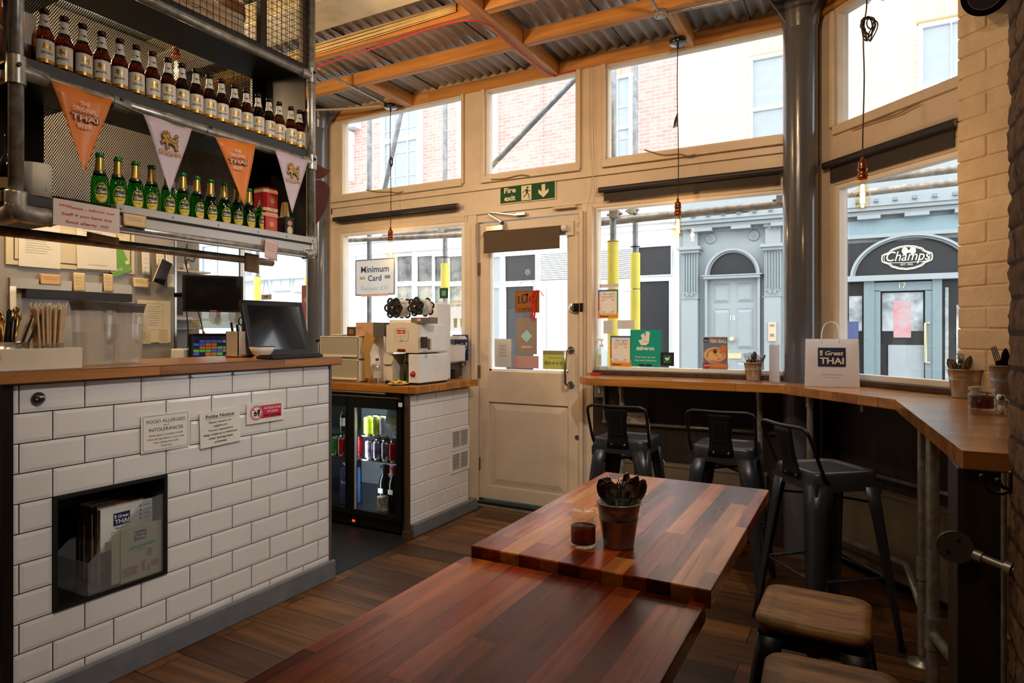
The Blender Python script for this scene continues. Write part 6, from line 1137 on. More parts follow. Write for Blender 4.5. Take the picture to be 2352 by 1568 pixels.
# white side body of the machine, its tall rear cabinet
b = MB(); xr1 = PY(1000, 800, 3.40).x; xr2 = PY(1016, 800, 3.62).x; b.box(mR+.002, xr1, Ym+.03, 3.5, z_mid+.006, z_top-.004, MW2); b.box(mR+.006, xr1, Ym+.02, 3.5, z0, z_mid-.012, MW2); b.build('side_body', mk, bevel=.004)
MB().box(xr1-.03, xr2, 3.46, 3.62, z0, PY(1000, 697, 3.5).z, MW2).build('rear_cabinet', mk, bevel=.004); b = MB(); b.box(mR+.05, xr1-.004, Ym+.026, Ym+.03, z_mid+.03, z_mid+.1, M('dark_film_slot', '3a3a3a', .4)); b.box(mR+.065, mR+.08, Ym+.01, Ym+.028, z_mid+.02, z_mid+.09, STEEL); b.build('film_guide', mk)
p = Pr((xr1+.012, 3.459, z0+.1), (1, 0, 0), UP); p.r(-.01, .01, .012, .03, GREYINK); [p.ln([(-.01, -.005-.006*i), (.01, -.005-.006*i)], .0008, GREYINK) for i in range(5)]; p.p([(-.028, -.035), (-.016, -.035), (-.022, -.02)], YEL); p.mb.build('rating_plate', mk)
p = Pr(((mR+xr1)/2-.01, Ym+.0195, z_mid+.028), (1, 0, 0), UP); p.c(-.014, -.008, .016, PINK, .012); p.c(-.02, -.014, .006, PAPER); p.c(-.02, -.014, .003, INK); p.c(-.006, -.014, .006, PAPER); p.c(-.006, -.014, .003, INK); p.p([(0.02, .02), (.03, .06), (.012, .05)], M('leaf_green', '7fae7a', .5)); p.mb.build('stickers', mk)
# sealing film rolls on top
def roll(x, y, r, ln_, m, lab, spin):
    c = PY(x, y, 3.24); t = thing('film_roll', lab, 'roll', (c.x, 3.24, c.z-r)); ax = (RT*.42+FW*.9).normalized(); MB().cyl(c, c+ax*ln_, r*.86, m, n=32).build('film', t)
    b = MB()
    for e in (-1, 1):
        o = c-ax*.012 if e < 0 else c+ax*(ln_+.012); uu = ax.cross(UP).normalized()
        for k in range(6):
            a = k*math.pi/3+spin; q = o+(uu*math.cos(a)+UP*math.sin(a))*r*.66; b.tube([q+(uu*math.cos(z)+UP*math.sin(z))*r*.30 for z in [j*math.pi/6 for j in range(12)]], r*.105, BLACK, 6, closed=True)
        b.cyl(o-ax*.005, o+ax*.005, r*.62, BLACK, n=24); b.sphere(o-ax*.012, r*.16, CHROME, 8)
    tag(b.build('spool_ends', t), 'black looped spool ends'); return t
FL = M('wrinkled_silver_film', 'cfc9c0', .25, .4, var=.3, vs=30); roll(906, 707, .068, .10, FL, 'silver film roll with black spool ends on the left of the sealing machine', 0); roll(957, 704, .060, .10, M('printed_film', 'd6b6c0', .3, var=.5, vs=18, col2='6f9a4e'), 'printed film roll with black spool ends on the right of the machine', .3)
t = thing('film_cradle', 'grey cradle carrying the film rolls on the sealing machine', 'cradle', PY(960, 735, 3.22)); a, c = PY(944, 738, 3.2), PY(988, 738, 3.2); MB().box(a.x, c.x, 3.2, 3.28, z_top-.003, z_top+.035, M('grey_cradle', '6b635c', .5)).build('bracket', t); e_ = PY(895, 738, 3.2); MB().box(e_.x, a.x-.001, 3.2, 3.34, z_top-.004, z_top+.022, MW2).build('white_tray', t); p = Pr(((a.x+c.x)/2-.0, 3.199, z_top+.016), (1, 0, 0), UP); p.c(-.01, .008, .018, PINK, .010); p.c(-.018, .004, .007, PAPER); p.c(-.018, .004, .003, INK); p.c(-.002, .004, .007, PAPER); p.c(-.002, .004, .003, INK); p.mb.build('sticker', t)
# bottle, wipes, cloth on plate, cardboard
t = pbottle('water_bottle', 'small clear bottle with a dark blue cap left of the sealing machine', PY(864, 872, 3.15).x, 3.16, WZ+.001, .16, .026, CB, NAVY, None, label=M('faint_label', 'c9c3b4', .5))
t = thing('cleaning_tub', 'white tub behind the clear bottle', 'tub', (PY(855, 872, 3.2).x, 3.22, WZ)); MB().lathe([(0, 0), (.032, 0), (.032, .1), (.036, .105), (.036, .12), (0, .12)], (PY(855, 872, 3.2).x-.02, 3.225, WZ+.001), MW2, 24).build('tub', t)
t = thing('cloth_plate', 'white plate on the oak top in front of the sealing machine', 'plate', (PY(914, 880, 3.12).x, 3.125, WZ+.001)); pc = Vector((PY(914, 880, 3.13).x, 3.135, WZ+.001)); MB().lathe([(0, .002), (.03, 0), (.066, .01), (.064, .012), (.03, .005), (0, .005)], pc, M('white_glaze'), 32).build('plate_body', t)
b = MB(); rr = random.Random(5); rows = [[pc+Vector((.058*(i/8-.5)*2.1*(1-.1*abs(j-3)), .04*(j/6-.5)*1.6, .009+.018*abs(math.sin(i*1.7+j*.9))+.01*math.sin(j*2+i))) for i in range(9)] for j in range(7)]; b.grid(rows, M('yellow_cloth', 'e8c21e', .8)); o = b.build('yellow_cloth'); s_ = o.modifiers.new('s', 'SUBSURF'); s_.levels = 2; s_.render_levels = 2; sd = o.modifiers.new('t', 'SOLIDIFY'); sd.thickness = .002; tag(o, 'crumpled yellow cloth lying on the white plate', 'cloth')
t = thing('cardboard_flap', 'brown cardboard flap standing between the drawers and the machine', 'cardboard', PY(838, 800, 3.3)); pts = [PY(x, y, 3.16) for x, y in ((829, 806), (840, 759), (861, 776), (847, 814), (852, 868), (838, 868), (836, 810))]; q = pts; n = len(q); b = MB(); b.add(q+[p+Vector((0, .004, 0)) for p in q], [tuple(range(n)), tuple(range(n, 2*n))[::-1]]+[(i, n+i, n+(i+1) % n, (i+1) % n) for i in range(n)], M('brown_cardboard', 'b98a45', .75)); b.build('card', t, recalc=True)
t = thing('plastic_bag', 'crumpled pale plastic bag beside the sealing machine', 'bag', (PY(872, 800, 3.34).x, 3.34, WZ)); b = MB(); cx_, c2 = PY(884, 800, 3.35).x, 0
rows = [[Vector((cx_-.035+(.07+.02*math.sin(j*.8))*math.cos(a)*(1-.35*(j/9)**2)+.008*math.sin(a*5+j), 3.31+.06*math.sin(a)+.006*math.sin(a*7+j*2), WZ+.002+.31*j/9)) for a in [2*math.pi*i/20 for i in range(21)]] for j in range(10)]; b.grid(rows, M('milky_bag', 'eee6da', .35, coat=.2)); b.build('bag_body', t)
# steel urn and stirrers left of the drawers
t = thing('steel_flask', 'steel flask pump standing left of the drawer unit', 'flask', (PY(731, 800, 3.05).x, 3.05, WZ)); c = Vector((xa-.035, 3.24, WZ+.001)); MB().lathe([(0, 0), (.034, 0), (.034, .24), (.028, .26), (0, .265)], c, STEEL, 24).build('flask_body', t); MB().tube([c+Vector((0, 0, .255)), c+Vector((-.02, -.01, .275)), c+Vector((-.05, -.02, .262))], .008, BLACK, 8).build('spout', t)
# small dark shelf with leaflets by the door
t = thing('leaflet_shelf', 'low dark steel shelf box beside the door frame with leaflets on it', 'shelf', (-2.62, 3.88, WZ)); zs = PY(1045, 833, 3.85).z; xl_, xr_ = PY(1020, 850, 3.85).x, -2.61+.01; b = MB(); b.box(xl_, xr_, 3.80, 4.0, WZ, zs, M('dark_shelf_inside', '4d4a48', .5)); b.build('box', t); MB().box(xl_-.01, xr_+.02, 3.79, 4.0, zs, zs+.012, STEEL).build('top', t)
sheet('leaflet', 'navy leaflet with large white letters seen from behind against the left window', 'leaflet', (PY(1058, 798, 3.98).x, 3.975, PY(1058, 798, 3.98).z), (1, 0, 0), UP, .14, .19, NAVY, lambda p, w, h: great_thai(p, 0, 0, .14, PAPER, None), mirror=True)
sheet('leaflet', 'slate blue leaflet standing left of the navy leaflet', 'leaflet', (PY(1038, 800, 3.98).x, 3.968, PY(1038, 803, 3.98).z), (1, 0, 0), UP, .07, .18, M('slate_print', '4a5578', .5), lambda p, w, h: (p.t('MO', 0, .03, .015, PAPER), p.t('SA', 0, -.04, .015, PAPER)), mirror=True)
t = thing('paper_stack', 'small stack of white papers behind the sealing machine', 'papers', (PY(1035, 770, 3.75).x, 3.75, zs+.012)); zz = PY(1035, 772, 3.8).z; b = MB(); q = PY(1032, 772, 3.8)
for i in range(6): b.obox((q.x+.004*i, 3.86, zz-.004*i), Vector((1, .05*i, 0)).normalized(), Vector((-.05*i, 1, 0)).normalized(), UP, .13, .1, .003, PAPER)
b.build('sheets', t); MB().box(q.x-.06, q.x+.05, 3.82, 3.93, zs+.013, zz-.065, M('pale_box', 'd3d1cf', .6)).build('pale_box', t)
t = thing('biscuit_packets', 'black and yellow packets standing in the dark shelf by the door', 'packet', (PY(1043, 870, 3.8).x, 3.79, WZ)); q = PY(1042, 870, 3.8); MB().box(q.x-.07, q.x-.02, 3.74, 3.79, WZ+.001, WZ+.075, M('black_yellow_packet', '8a6a1a', .4, var=.8, vs=40, col2='15120c')).build('packet', t, bevel=.003); MB().box(q.x-.018, q.x+.05, 3.74, 3.79, WZ+.001, WZ+.068, M('black_foil_packet', '1c1917', .3, var=.5, vs=30)).build('packet', t, bevel=.003)
# ================================================================ WINDOW BAR
BZ = .97; BARW = wood('bar_teak', ['a8662a', 'd6954a', 'c48038'], 'X', .09, 1.1, .2, .5, coat=.5, gs=.6, spec=.4)
bar = thing('window_bar', 'long polished wooden bar running under the street windows and turning by the brick pier', 'bar', (-.6, 3.9, .92))
bp = [(-1.468, 3.669), (-.378, 3.67), (.127, 3.114), (.212, 1.842), (.33, 1.842), (.95, 2.93), (.5, 3.38), (-.17, 4.03), (-1.56, 4.03), (-1.56, 3.76)]
MB().prism(bp, (0, 0, BZ-.045), (1, 0, 0), (0, 1, 0), .045, BARW).build('bar_top', bar, bevel=.004)
for (x, y, zt_) in ((-1.30, 3.82, .93), (-.50, 3.86, .93), (-.225, 3.60, .93)):
    t = MB().cyl((x, y, 0), (x, y, BZ-.046), .0165, GALV, n=18).build('leg', bar); tag(t, 'galvanised pipe leg')
    MB().lathe([(.045, 0), (.045, .006), (.022, .01), (.022, .03)], (x, y, 0), GALV, 24).build('floor_flange', t); MB().cyl((x, y, BZ-.1), (x, y, BZ-.046), .021, GALV, n=18).build('collar', t)
t2 = MB().cyl((.205, 2.86, 0), (.205, 2.86, BZ-.046), .015, GALV, n=18).build('leg', bar); t = MB().cyl((.222, 2.66, 0), (.222, 2.66, BZ-.046), .021, GALV, n=18).build('leg', bar); tag(t, 'thick galvanised pipe leg'); tag(t2, 'thin galvanised pipe leg')
MB().cyl((.222, 2.66, .2), (.40, 1.9, .2), .018, GALV, n=16).build('slanting_pipe', t); MB().cyl((.222, 2.66, .15), (.222, 2.66, .26), .026, GALV, n=18).build('joint', t); MB().lathe([(.05, 0), (.05, .006), (.022, .01), (.022, .03)], (.205, 2.86, 0), GALV, 24).build('floor_flange', t2)
MB().cyl((.205, 2.86, .32), (.205, 2.86, .40), .02, GALV, n=18).build('joint', t2)
# floor level pipe rail by the angled wall
tag(MB().tube([CW(-.05, .17, .14), CW(.4, .17, .14), (.215, 2.92, .17)], .016, GALV, 12).build('low_pipe'), 'low horizontal pipe running along the angled wall under the bar', 'pipe')
t = thing('rail_flange', 'round steel flange with a short pipe on the dark boards under the near bar end', 'flange', (.2, 1.86, .7)); c = PY(2193, 1255, 1.845); d = Vector((1, -.1, 0)).normalized()
MB().cyl(c, c+Vector((-.0, -.006, 0)), .038, M('grey_flange', '6b675f', .45, .6), n=28).build('flange_plate', t)
for q in (Vector((-.014, -.0065, -.012)), Vector((.006, -.0065, .018))): MB().cyl(c+q, c+q+Vector((0, -.001, 0)), .004, INK, n=10).build('screw_hole', t)
MB().cyl(c+Vector((.04, -.02, -.008)), c+Vector((.105, -.06, -.02)), .009, GALV, n=12).build('pipe', t); MB().cyl(c+Vector((.035, -.018, -.007)), c+Vector((.05, -.026, -.01)), .013, GALV, n=14).build('collar', t); MB().cyl(c+Vector((.088, -.05, -.017)), c+Vector((.1, -.057, -.019)), .016, GALV, n=14).build('clamp', t)
# radiators and pipework on the wall
RADM = M('old_cream_radiator', '6e6050', .45, var=.1)
def radiator(c, u, n, L, label, h=.32):
    c = Vector(c); t = thing('radiator', label, 'radiator', c); MB().obox(c+UP*(h/2-.07)+n*.05, u, UP, n, L, h, .05, RADM).build('panel', t, bevel=.008); MB().obox(c+UP*(h-.065)+n*.05, u, UP, n, L+.01, .02, .06, RADM).build('top_rail', t, bevel=.004)
radiator((-.95, 4.02, .17), Vector((1, 0, 0)), Vector((0, -1, 0)), .95, 'old cream radiator low on the wall behind the first bar stools'); radiator(CW(.38, .12, .02), C45, NC, 1.05, 'brown radiator low on the angled wall behind the nearest bar stool', .40)
for lab, pts in (('grey conduit pipe along the wall above the left radiator', [(-1.5, 4.015, .66), (-.35, 4.015, .66)]), ('grey conduit pipe along the angled wall above the radiator', [CW(-.1, .52, .03), CW(1.5, .52, .03)])): tag(MB().tube(pts, .011, GALV, 10).build('conduit'), lab, 'conduit')
b = MB(); b.cyl((-1.487, 4.015, .66), (-1.487, 4.015, .86), .01, GALV, n=12); tag(b.build('conduit'), 'vertical conduit dropping from the switch at the door end of the bar', 'conduit')
def socket(P, u, w, h, n_, label, mat, sw=True):
    P = Vector(P); nn = u.cross(UP); t = thing('wall_socket', label, 'socket', P-UP*h/2); MB().obox(P+nn*.012, u, UP, nn, w, h, .024, mat).build('plate', t, bevel=.004); p = Pr(P+nn*.0242, u, UP)
    for i in range(n_): x = (i-(n_-1)/2)*w/n_; p.r(x-.003, h*.12, x+.003, h*.24, INK); p.r(x-.014, -h*.2, x-.007, -h*.12, INK); p.r(x+.007, -h*.2, x+.014, -h*.12, INK)
    p.mb.build('pin_holes', t); return t
socket(PY(1458, 959, 4.02), Vector((1, 0, 0)), .17, .075, 2, 'white double wall socket behind the first bar stool', M('ivory_socket', 'd8cdb8', .4))
socket(PCW(2096, 1170, .03), C45, .15, .085, 2, 'steel double socket on the dark angled wall behind the pipes', M('dull_steel_socket', '6e6c68', .5, .2))
t = thing('light_switch', 'metal light switch under the bar beside the door', 'switch', PY(1377, 897, 4.0)); P = PY(1377, 898, 4.0); P.y = 4.01; MB().obox(P, (1, 0, 0), UP, (0, 1, 0), .075, .085, .03, M('grey_metalclad', 'a09a90', .4, .5)).build('plate', t, bevel=.004); MB().box(P.x-.008, P.x+.008, P.y-.02, P.y-.012, P.z-.014, P.z+.014, WHITE).build('rocker', t, bevel=.002)
tag(MB().tube([PY(1487, 950, 4.0), PY(1492, 975, 3.99), PY(1495, 1000, 3.99), PY(1520, 1052, 3.98), PY(1545, 1075, 3.97), PY(1583, 1080, 3.98)], .0035, M('cream_flex', 'b59c78', .6), 6, smooth=6).build('cable'), 'cream cable hanging from the double socket under the bar', 'cable')
for x in (1490, 1703): 
    q = PY(x, 895, 3.95); tag(MB().box(q.x-.006, q.x+.006, 3.93, 3.95, .88, .924, M('dark_bracket', '3a3028', .5)).box(q.x-.006, q.x+.006, 3.90, 3.93, .90, .924, M('dark_bracket')).build('bag_hook', bevel=.002), 'small hook under the bar, '+('left' if x < 1600 else 'right')+' of the two facing the first stools', 'hook', 'hooks under the bar')
q = PZ(1988, 930, .9); tag(MB().box(.0, .012, 3.33, 3.35, .885, .924, WHITE).build('bag_hook', bevel=.003), 'small white hook under the bar right of the paper bag', 'hook')
# ---- bar stools
def leg_mb(p0, p1, w0, w1, m, inw):
    """pressed-steel leg: an L-section that tapers, its two flanges facing outwards"""
    b = MB(); p0, p1 = Vector(p0), Vector(p1); sx, sy = inw; n = 7
    def sec(p, w):   # rounded corner section
        r = w*.35; pts = [(-w, 0), (-r, 0)]+[(-r+r*math.sin(a), -r+r*math.cos(a)) for a in (.4, .8, 1.2)]+[(0, -r), (0, -w)]
        return [Vector((p.x+q[0]*sx, p.y+q[1]*sy, p.z)) for q in pts]
    rows = [sec(p0.lerp(p1, k/6), w0+(w1-w0)*k/6) for k in range(7)]; b.grid(rows, m); return b
def bar_stool():
    t = thing('bar_stool', 'x', 'stool', (0, 0, 0)); h = .70; S = .145; m = DKSTEEL
    b = MB(); r = .045
    def rr(s, z, n=6): return [Vector((cx*(s-r)+r*math.cos(a), cy*(s-r)+r*math.sin(a), z)) for cx, cy, a0 in ((1, 1, 0), (-1, 1, math.pi/2), (-1, -1, math.pi), (1, -1, 1.5*math.pi)) for a in [a0+k*math.pi/2/n for k in range(n+1)]]
    L = [rr(S+.002, h-.045), rr(S, h-.012), rr(S-.004, h-.003), rr(S-.012, h), rr(S-.028, h-.001), rr(S-.032, h-.005), rr(S-.06, h-.006)]; L = [x+x[:1] for x in L]; b.grid(L, m); b.poly([v-Vector((0, 0, 0)) for v in L[-1][:-1]], m); b.build('seat', t)
    b = MB()
    for a in (-1, 1):
        b.tube([(.02*a, -.03, h-.0055), (.02*a, .03, h-.0055)], .0, m) if False else None
    b.cyl((0, 0, h-.0055), (0, 0, h-.0048), .012, BLACK, n=16); b.build('seat_hole', t)
    F_ = .205
    for sx in (-1, 1):
        for sy in (-1, 1):
            o = leg_mb((sx*(S+.001), sy*(S+.001), h-.05), (sx*F_, sy*F_, .012), .075, .03, m, (sx, sy)).build('leg', t); so = o.modifiers.new('t', 'SOLIDIFY'); so.thickness = .0022
            MB().cyl((sx*(F_-.01), sy*(F_-.01), 0), (sx*(F_-.01), sy*(F_-.01), .02), .014, BLACK, n=10).build('rubber_foot', o)
    for k in range(4):   # aprons with the shaped lower edge
        c, s = math.cos(k*math.pi/2), math.sin(k*math.pi/2); R_ = lambda x, y, z: Vector((x*c-y*s, x*s+y*c, z)); b = MB()
        pr_ = [(-S, h-.045), (-S, h-.09), (-S+.055, h-.085), (-S+.07, h-.075), (S-.07, h-.075), (S-.055, h-.085), (S, h-.09), (S, h-.045)]; b.poly([R_(x, -S-.002, z) for x, z in pr_], m); o = b.build('apron', t); so = o.modifiers.new('t', 'SOLIDIFY'); so.thickness = .002
        f = .40; e = S+(F_-S)*(1-f/h*1)*1.0; z = .27; e = S+(F_-S)*(h-.05-z)/(h-.06); b = MB(); b.tube([R_(-e+.005, -e+.006, z), R_(-e+.03, -e+.02, z+.012), R_(e-.03, -e+.02, z+.012), R_(e-.005, -e+.006, z)], .006, m, 8); b.build('footrest', t)
    b = MB()
    for s_ in (-1, 1): b.tube([(-S*.95, -S*.95*s_, h-.13), (0, 0, h-.12), (S*.95, S*.95*s_, h-.13)], .005, BLACK, 8)
    b.build('cross_brace', t)
    # low back: bent tube hoop and pressed splat, on the -Y side
    y0 = -S-.006; hb = .175; b = MB(); b.tube([(-S-.004, y0+.055, h-.035), (-S-.008, y0+.03, h), (-S+.002-.012, y0-.03, h+hb-.03), (-S+.012, y0-.042, h+hb-.004), (-S+.04, y0-.046, h+hb), (0, y0-.052, h+hb-.002), (S-.04, y0-.046, h+hb), (S-.012, y0-.042, h+hb-.004), (S+.010, y0-.03, h+hb-.03), (S+.008, y0+.03, h), (S+.004, y0+.055, h-.035)], .0075, BLACK, 10, smooth=5); b.build('back_hoop', t)
    b = MB(); rows = []
    for k in range(9):
        q = k/8; w = .058 if q > .5 else .046+.0+.024*(1-q*2)**1.5 if q < .5 else .05; w = .05+.014*abs(q-.45)**1.2*2; z = h-.04+(hb+.035)*q; y = y0-.004-.044*max(0, (q-.2)/.8); rows.append([Vector((w*(i/6*2-1), y-.004*(1-(i/3-1)**2), z)) for i in range(7)])
    b.grid(rows, BLACK); o = b.build('back_splat', t); so = o.modifiers.new('t', 'SOLIDIFY'); so.thickness = .002
    b = MB(); b.rings([(-.03, .02), (.03, .02), (.03, .12), (-.03, .12)], [(-.027, .023), (.027, .023), (.027, .117), (-.027, .117)], (0, y0-.014, h+.01), (1, 0, 0), Vector((0, -.22, 1)).normalized(), .002, DKSTEEL); b.build('splat_emboss', t)
    for x in (-.034, .034): MB().sphere((x, y0-.004, h-.027), .008, M('dull_rivet', '9b9fa0', .3, .9), 8, (1, .5, 1)).build('rivet', t)
    return t
st = bar_stool()
for i, (x, y, a, lab) in enumerate(((-1.093, 3.30, 0, 'gunmetal bar stool with a low back nearest the door, facing the bar'), (-.585, 3.32, 0, 'gunmetal bar stool with a low back in the middle of the row, facing the bar'), (-.13, 2.95, -50.6, 'gunmetal bar stool turned towards the angled window, right of the tables'))):
    o = st if i == 0 else dup(st); o.location = (x, y, 0); o.rotation_euler = (0, 0, math.radians(a)); o['label'] = lab; o['group'] = 'gunmetal bar stools at the window bar'
# ---- low stools with wooden seats
LSW = wood('ash_stool_seat', ['9c6a36', 'c08a4c', 'ad7a42'], 'X', .11, .8, .42, .75, coat=0, mortar=0, spec=.3, gs=1.3)
def low_stool():
    t = thing('low_stool', 'x', 'stool', (0, 0, 0)); h = .46; S = .142; r = .045; b = MB()
    def rr(s, z, n=6): return [Vector((cx*(s-r)+r*math.cos(a), cy*(s-r)+r*math.sin(a), z)) for cx, cy, a0 in ((1, 1, 0), (-1, 1, math.pi/2), (-1, -1, math.pi), (1, -1, 1.5*math.pi)) for a in [a0+k*math.pi/2/n for k in range(n+1)]]
    L = [rr(S-.004, h-.03), rr(S+.002, h-.024), rr(S+.003, h-.008), rr(S-.003, h), rr(S-.03, h), rr(S-.045, h-.005), rr(S-.055, h-.006)]; L = [x+x[:1] for x in L]; b.grid(L, LSW); b.poly(L[-1][:-1], LSW); b.poly(L[0][:-1][::-1], LSW); tag(b.build('seat', t), 'dished wooden seat')
    b = MB(); L = [rr(S-.006, h-.075), rr(S-.008, h-.031)]; L = [x+x[:1] for x in L]; b.grid(L, BLACK); b.build('seat_pan', t); F_ = .19
    for sx in (-1, 1):
        for sy in (-1, 1):
            o = leg_mb((sx*(S-.004), sy*(S-.004), h-.05), (sx*F_, sy*F_, .01), .07, .03, BLACK, (sx, sy)).build('leg', t); so = o.modifiers.new('t', 'SOLIDIFY'); so.thickness = .0022
    b = MB()
    for s_ in (-1, 1): b.tube([(-S*1.15, -S*1.15*s_, .2), (0, 0, .21), (S*1.15, S*1.15*s_, .2)], .005, BLACK, 8)
    b.build('cross_brace', t); return t
st = low_stool(); st['label'] = 'low stool with a wooden seat beside the far table'; st['group'] = 'low stools with wooden seats'; st.location = (-.115, 2.025, 0); st.rotation_euler = (0, 0, math.radians(-1))
o = dup(st); o.location = (-.055, 1.575, 0); o.rotation_euler = (0, 0, math.radians(3)); o['label'] = 'low stool with a wooden seat cut off by the bottom of the picture'
# ---- dining tables
TBW = wood('acacia_table', ['551c0b', 'b04a1c', 'e0924a'], 'Y', .049, .36, .2, .8, coat=0, spec=.25, gs=.75, bump=.12, mortar=.0003)
TBW2 = wood('acacia_table_dark', ['521a09', 'a23c17', 'd0702f'], 'Y', .049, .45, .2, .8, coat=0, spec=.25, gs=.75, bump=.12, mortar=.0003)
def table(x0, x1, y0, y1, z, lab, m):
    t = thing('dining_table', lab, 'table', ((x0+x1)/2, (y0+y1)/2, 0)); MB().box(x0, x1, y0, y1, z-.037, z, m).build('tabletop', t, bevel=.003); cx, cy = (x0+x1)/2, (y0+y1)/2
    MB().box(x0+.06, x1-.06, cy-.02, cy+.02, z-.055, z-.037, BLACK).build('support_bar', t)
    MB().cyl((cx, cy, .02), (cx, cy, z-.037), .03, BLACK, n=20).build('column', t); b = MB(); b.obox((cx, cy, .012), Vector((.6, .8, 0)), Vector((-.8, .6, 0)), UP, .56, .07, .022, BLACK); b.obox((cx, cy, .0125), Vector((-.6, .8, 0)), Vector((.8, .6, 0)), UP, .56, .07, .021, BLACK); b.build('cross_foot', t, bevel=.004); return t
table(-.803, -.254, 1.272, 2.177, .75, 'far butcher block table of polished reddish wood, carrying the cutlery bucket', TBW); table(-.812, -.262, .60, 1.264, .727, 'near butcher block table of dark reddish wood, slightly lower than the far one', TBW2)
# ---- buckets and cutlery
BK = M('galvanised_bucket', '9d9a92', .34, .7, var=.25, vs=22, rv=.12)
CUT = M('cutlery_steel', 'a9a5a0', .14, 1); CUTD = M('old_cutlery', '77706a', .2, 1)
def fork(base, tip, m=CUT, up=None):
    base, tip = Vector(base), Vector(tip); d = (tip-base).normalized(); s = d.cross(up or FW).normalized(); n = s.cross(d); L_ = (tip-base).length; b = MB()
    hw = [(0, .0035), (.35, .003), (.55, .0035), (.62, .009), (.72, .0115), (.76, .0115)]; rows = [[base+d*(L_*k)+s*(w*q)+n*(.003*math.sin(k*5)) for q in (-1, 0, 1)] for k, w in hw]; b.grid(rows, m)
    for j in range(4): x = (-1+j*2/3)*.0098; p = base+d*(L_*.755)+s*x+n*(.003*math.sin(.755*5)); b.tube([p, base+d*(L_*.88)+s*x*.98+n*.0005, tip+s*x*.86+n*.003], .0012, m, 5)
    return b, n
def spoon(base, tip, m=CUT, up=None):
    base, tip = Vector(base), Vector(tip); d = (tip-base).normalized(); s = d.cross(up or FW).normalized(); n = s.cross(d); L_ = (tip-base).length; b = MB(); rows = []
    for k in range(15):
        q = k/14; w = .0034 if q < .62 else .0034+.0135*math.sin(math.pi*min(1, (q-.62)/.38))**.6; dep = 0 if q < .66 else .006*math.sin(math.pi*(q-.66)/.34); rows.append([base+d*(L_*q)+s*(w*e)+n*(dep*(1-e*e)) for e in (-1, -.5, 0, .5, 1)])
    b.grid(rows, m); return b, n
def knife(base, tip, m=CUT, up=None):
    base, tip = Vector(base), Vector(tip); d = (tip-base).normalized(); s = d.cross(up or FW).normalized(); n = s.cross(d); L_ = (tip-base).length; b = MB(); rows = []
    for q, w in ((0, .004), (.45, .0045), (.5, .007), (.8, .0095), (.95, .007), (1, .001)): rows.append([base+d*(L_*q)+s*(w*e) for e in (-1, 0, 1)])
    b.grid(rows, m); return b, n
def bucket(P, h, rb, rt, lab, items, rust=False):
    P = Vector(P); m = M('rusty_bucket', 'bfbcb6', .36, .65, var=.25, vs=14, col2='a6977a', rv=.12) if rust else BK; t = thing('cutlery_bucket', lab, 'bucket', P)
    MB().lathe([(0, .004), (rb-.002, .004), (rt-.003, h-.002), (rt+.001, h+.0005), (rt+.003, h-.001), (rt+.002, h-.004), (rt, h-.004), (rb+(rt-rb)*.62+.0006, h*.64), (rb+(rt-rb)*.61+.0022, h*.62), (rb+(rt-rb)*.6+.0006, h*.60), (rb+.0015, h*.06), (rb+.002, h*.03), (rb+.001, 0), (0, .001)], P, m, 40).build('bucket_body', t)
    for i, (k, a, r, L_, lean, mm) in enumerate(items):
        d = Vector((math.cos(a), math.sin(a), 0)); base = P+d*(-rb*.45)+UP*.008; tip = P+d*(r)+UP*L_; fn = {'f': fork, 's': spoon, 'k': knife}[k]; b, n = fn(base, tip, mm)
        nm = {'f': 'fork', 's': 'spoon', 'k': 'knife'}[k]; o = b.build(nm); so = o.modifiers.new('t', 'SOLIDIFY'); so.thickness = .0012; so.offset = 0; tag(o, 'steel '+nm+' standing in the '+lab.split(' with ')[0], nm, nm+'s in the '+lab.split(' with ')[0])
    return t
a_ = lambda s, f: math.atan2((RT*s+FW*f).y, (RT*s+FW*f).x)   # direction: s to the right, f away
bucket(PZ(1411, 1262, .75)+Vector((0, .03, .0005)), .105, .034, .050, 'galvanised bucket on the far table with knives, forks and spoons',
 [('s', a_(-1, -.2), .046, .158, 0, CUTD), ('s', a_(-1, .2), .036, .157, 0, CUTD), ('s', a_(-.8, -.6), .03, .155, 0, CUTD), ('k', a_(-.7, .5), .03, .16, 0, CUTD), ('f', a_(.0, -1), .034, .155, 0, CUT), ('f', a_(.6, .9), .022, .150, 0, CUTD), ('k', a_(.6, .5), .03, .168, 0, CUTD), ('k', a_(.8, .4), .026, .17, 0, CUTD), ('s', a_(.9, -.2), .034, .160, 0, CUTD), ('s', a_(.8, -.5), .03, .155, 0, CUTD), ('k', a_(1, .1), .046, .165, 0, CUTD), ('s', a_(1, .3), .068, .150, 0, CUT), ('f', a_(.3, .9), .02, .14, 0, CUTD)])
bucket((-.545, 3.93, BZ+.0005), .105, .036, .052, 'rust-marked bucket on the bar left of the column with forks and a spoon', [('f', a_(-1, 0), .05, .158, 0, CUT), ('f', a_(-.3, -.6), .02, .16, 0, CUTD), ('f', a_(-.3, .4), .024, .162, 0, CUTD), ('s', a_(.2, .2), .02, .168, 0, CUTD), ('f', a_(.9, -.2), .05, .155, 0, CUT), ('k', a_(1, 0), .07, .15, 0, CUT), ('f', a_(.7, .5), .045, .15, 0, CUTD)], True)
bucket(PZ(2206, 915, BZ)+Vector((.02, .05, .0005)), .122, .045, .062, 'rust-marked bucket by the painted brick pier with spoons and forks', [('s', a_(-1, .1), .068, .165, 0, CUT), ('s', a_(-.8, .3), .05, .165, 0, CUT), ('k', a_(-.2, .7), .03, .18, 0, CUT), ('s', a_(.1, -.7), .03, .18, 0, CUTD), ('f', a_(.0, .9), .03, .19, 0, CUT), ('f', a_(.5, .7), .04, .185, 0, CUT)], True)
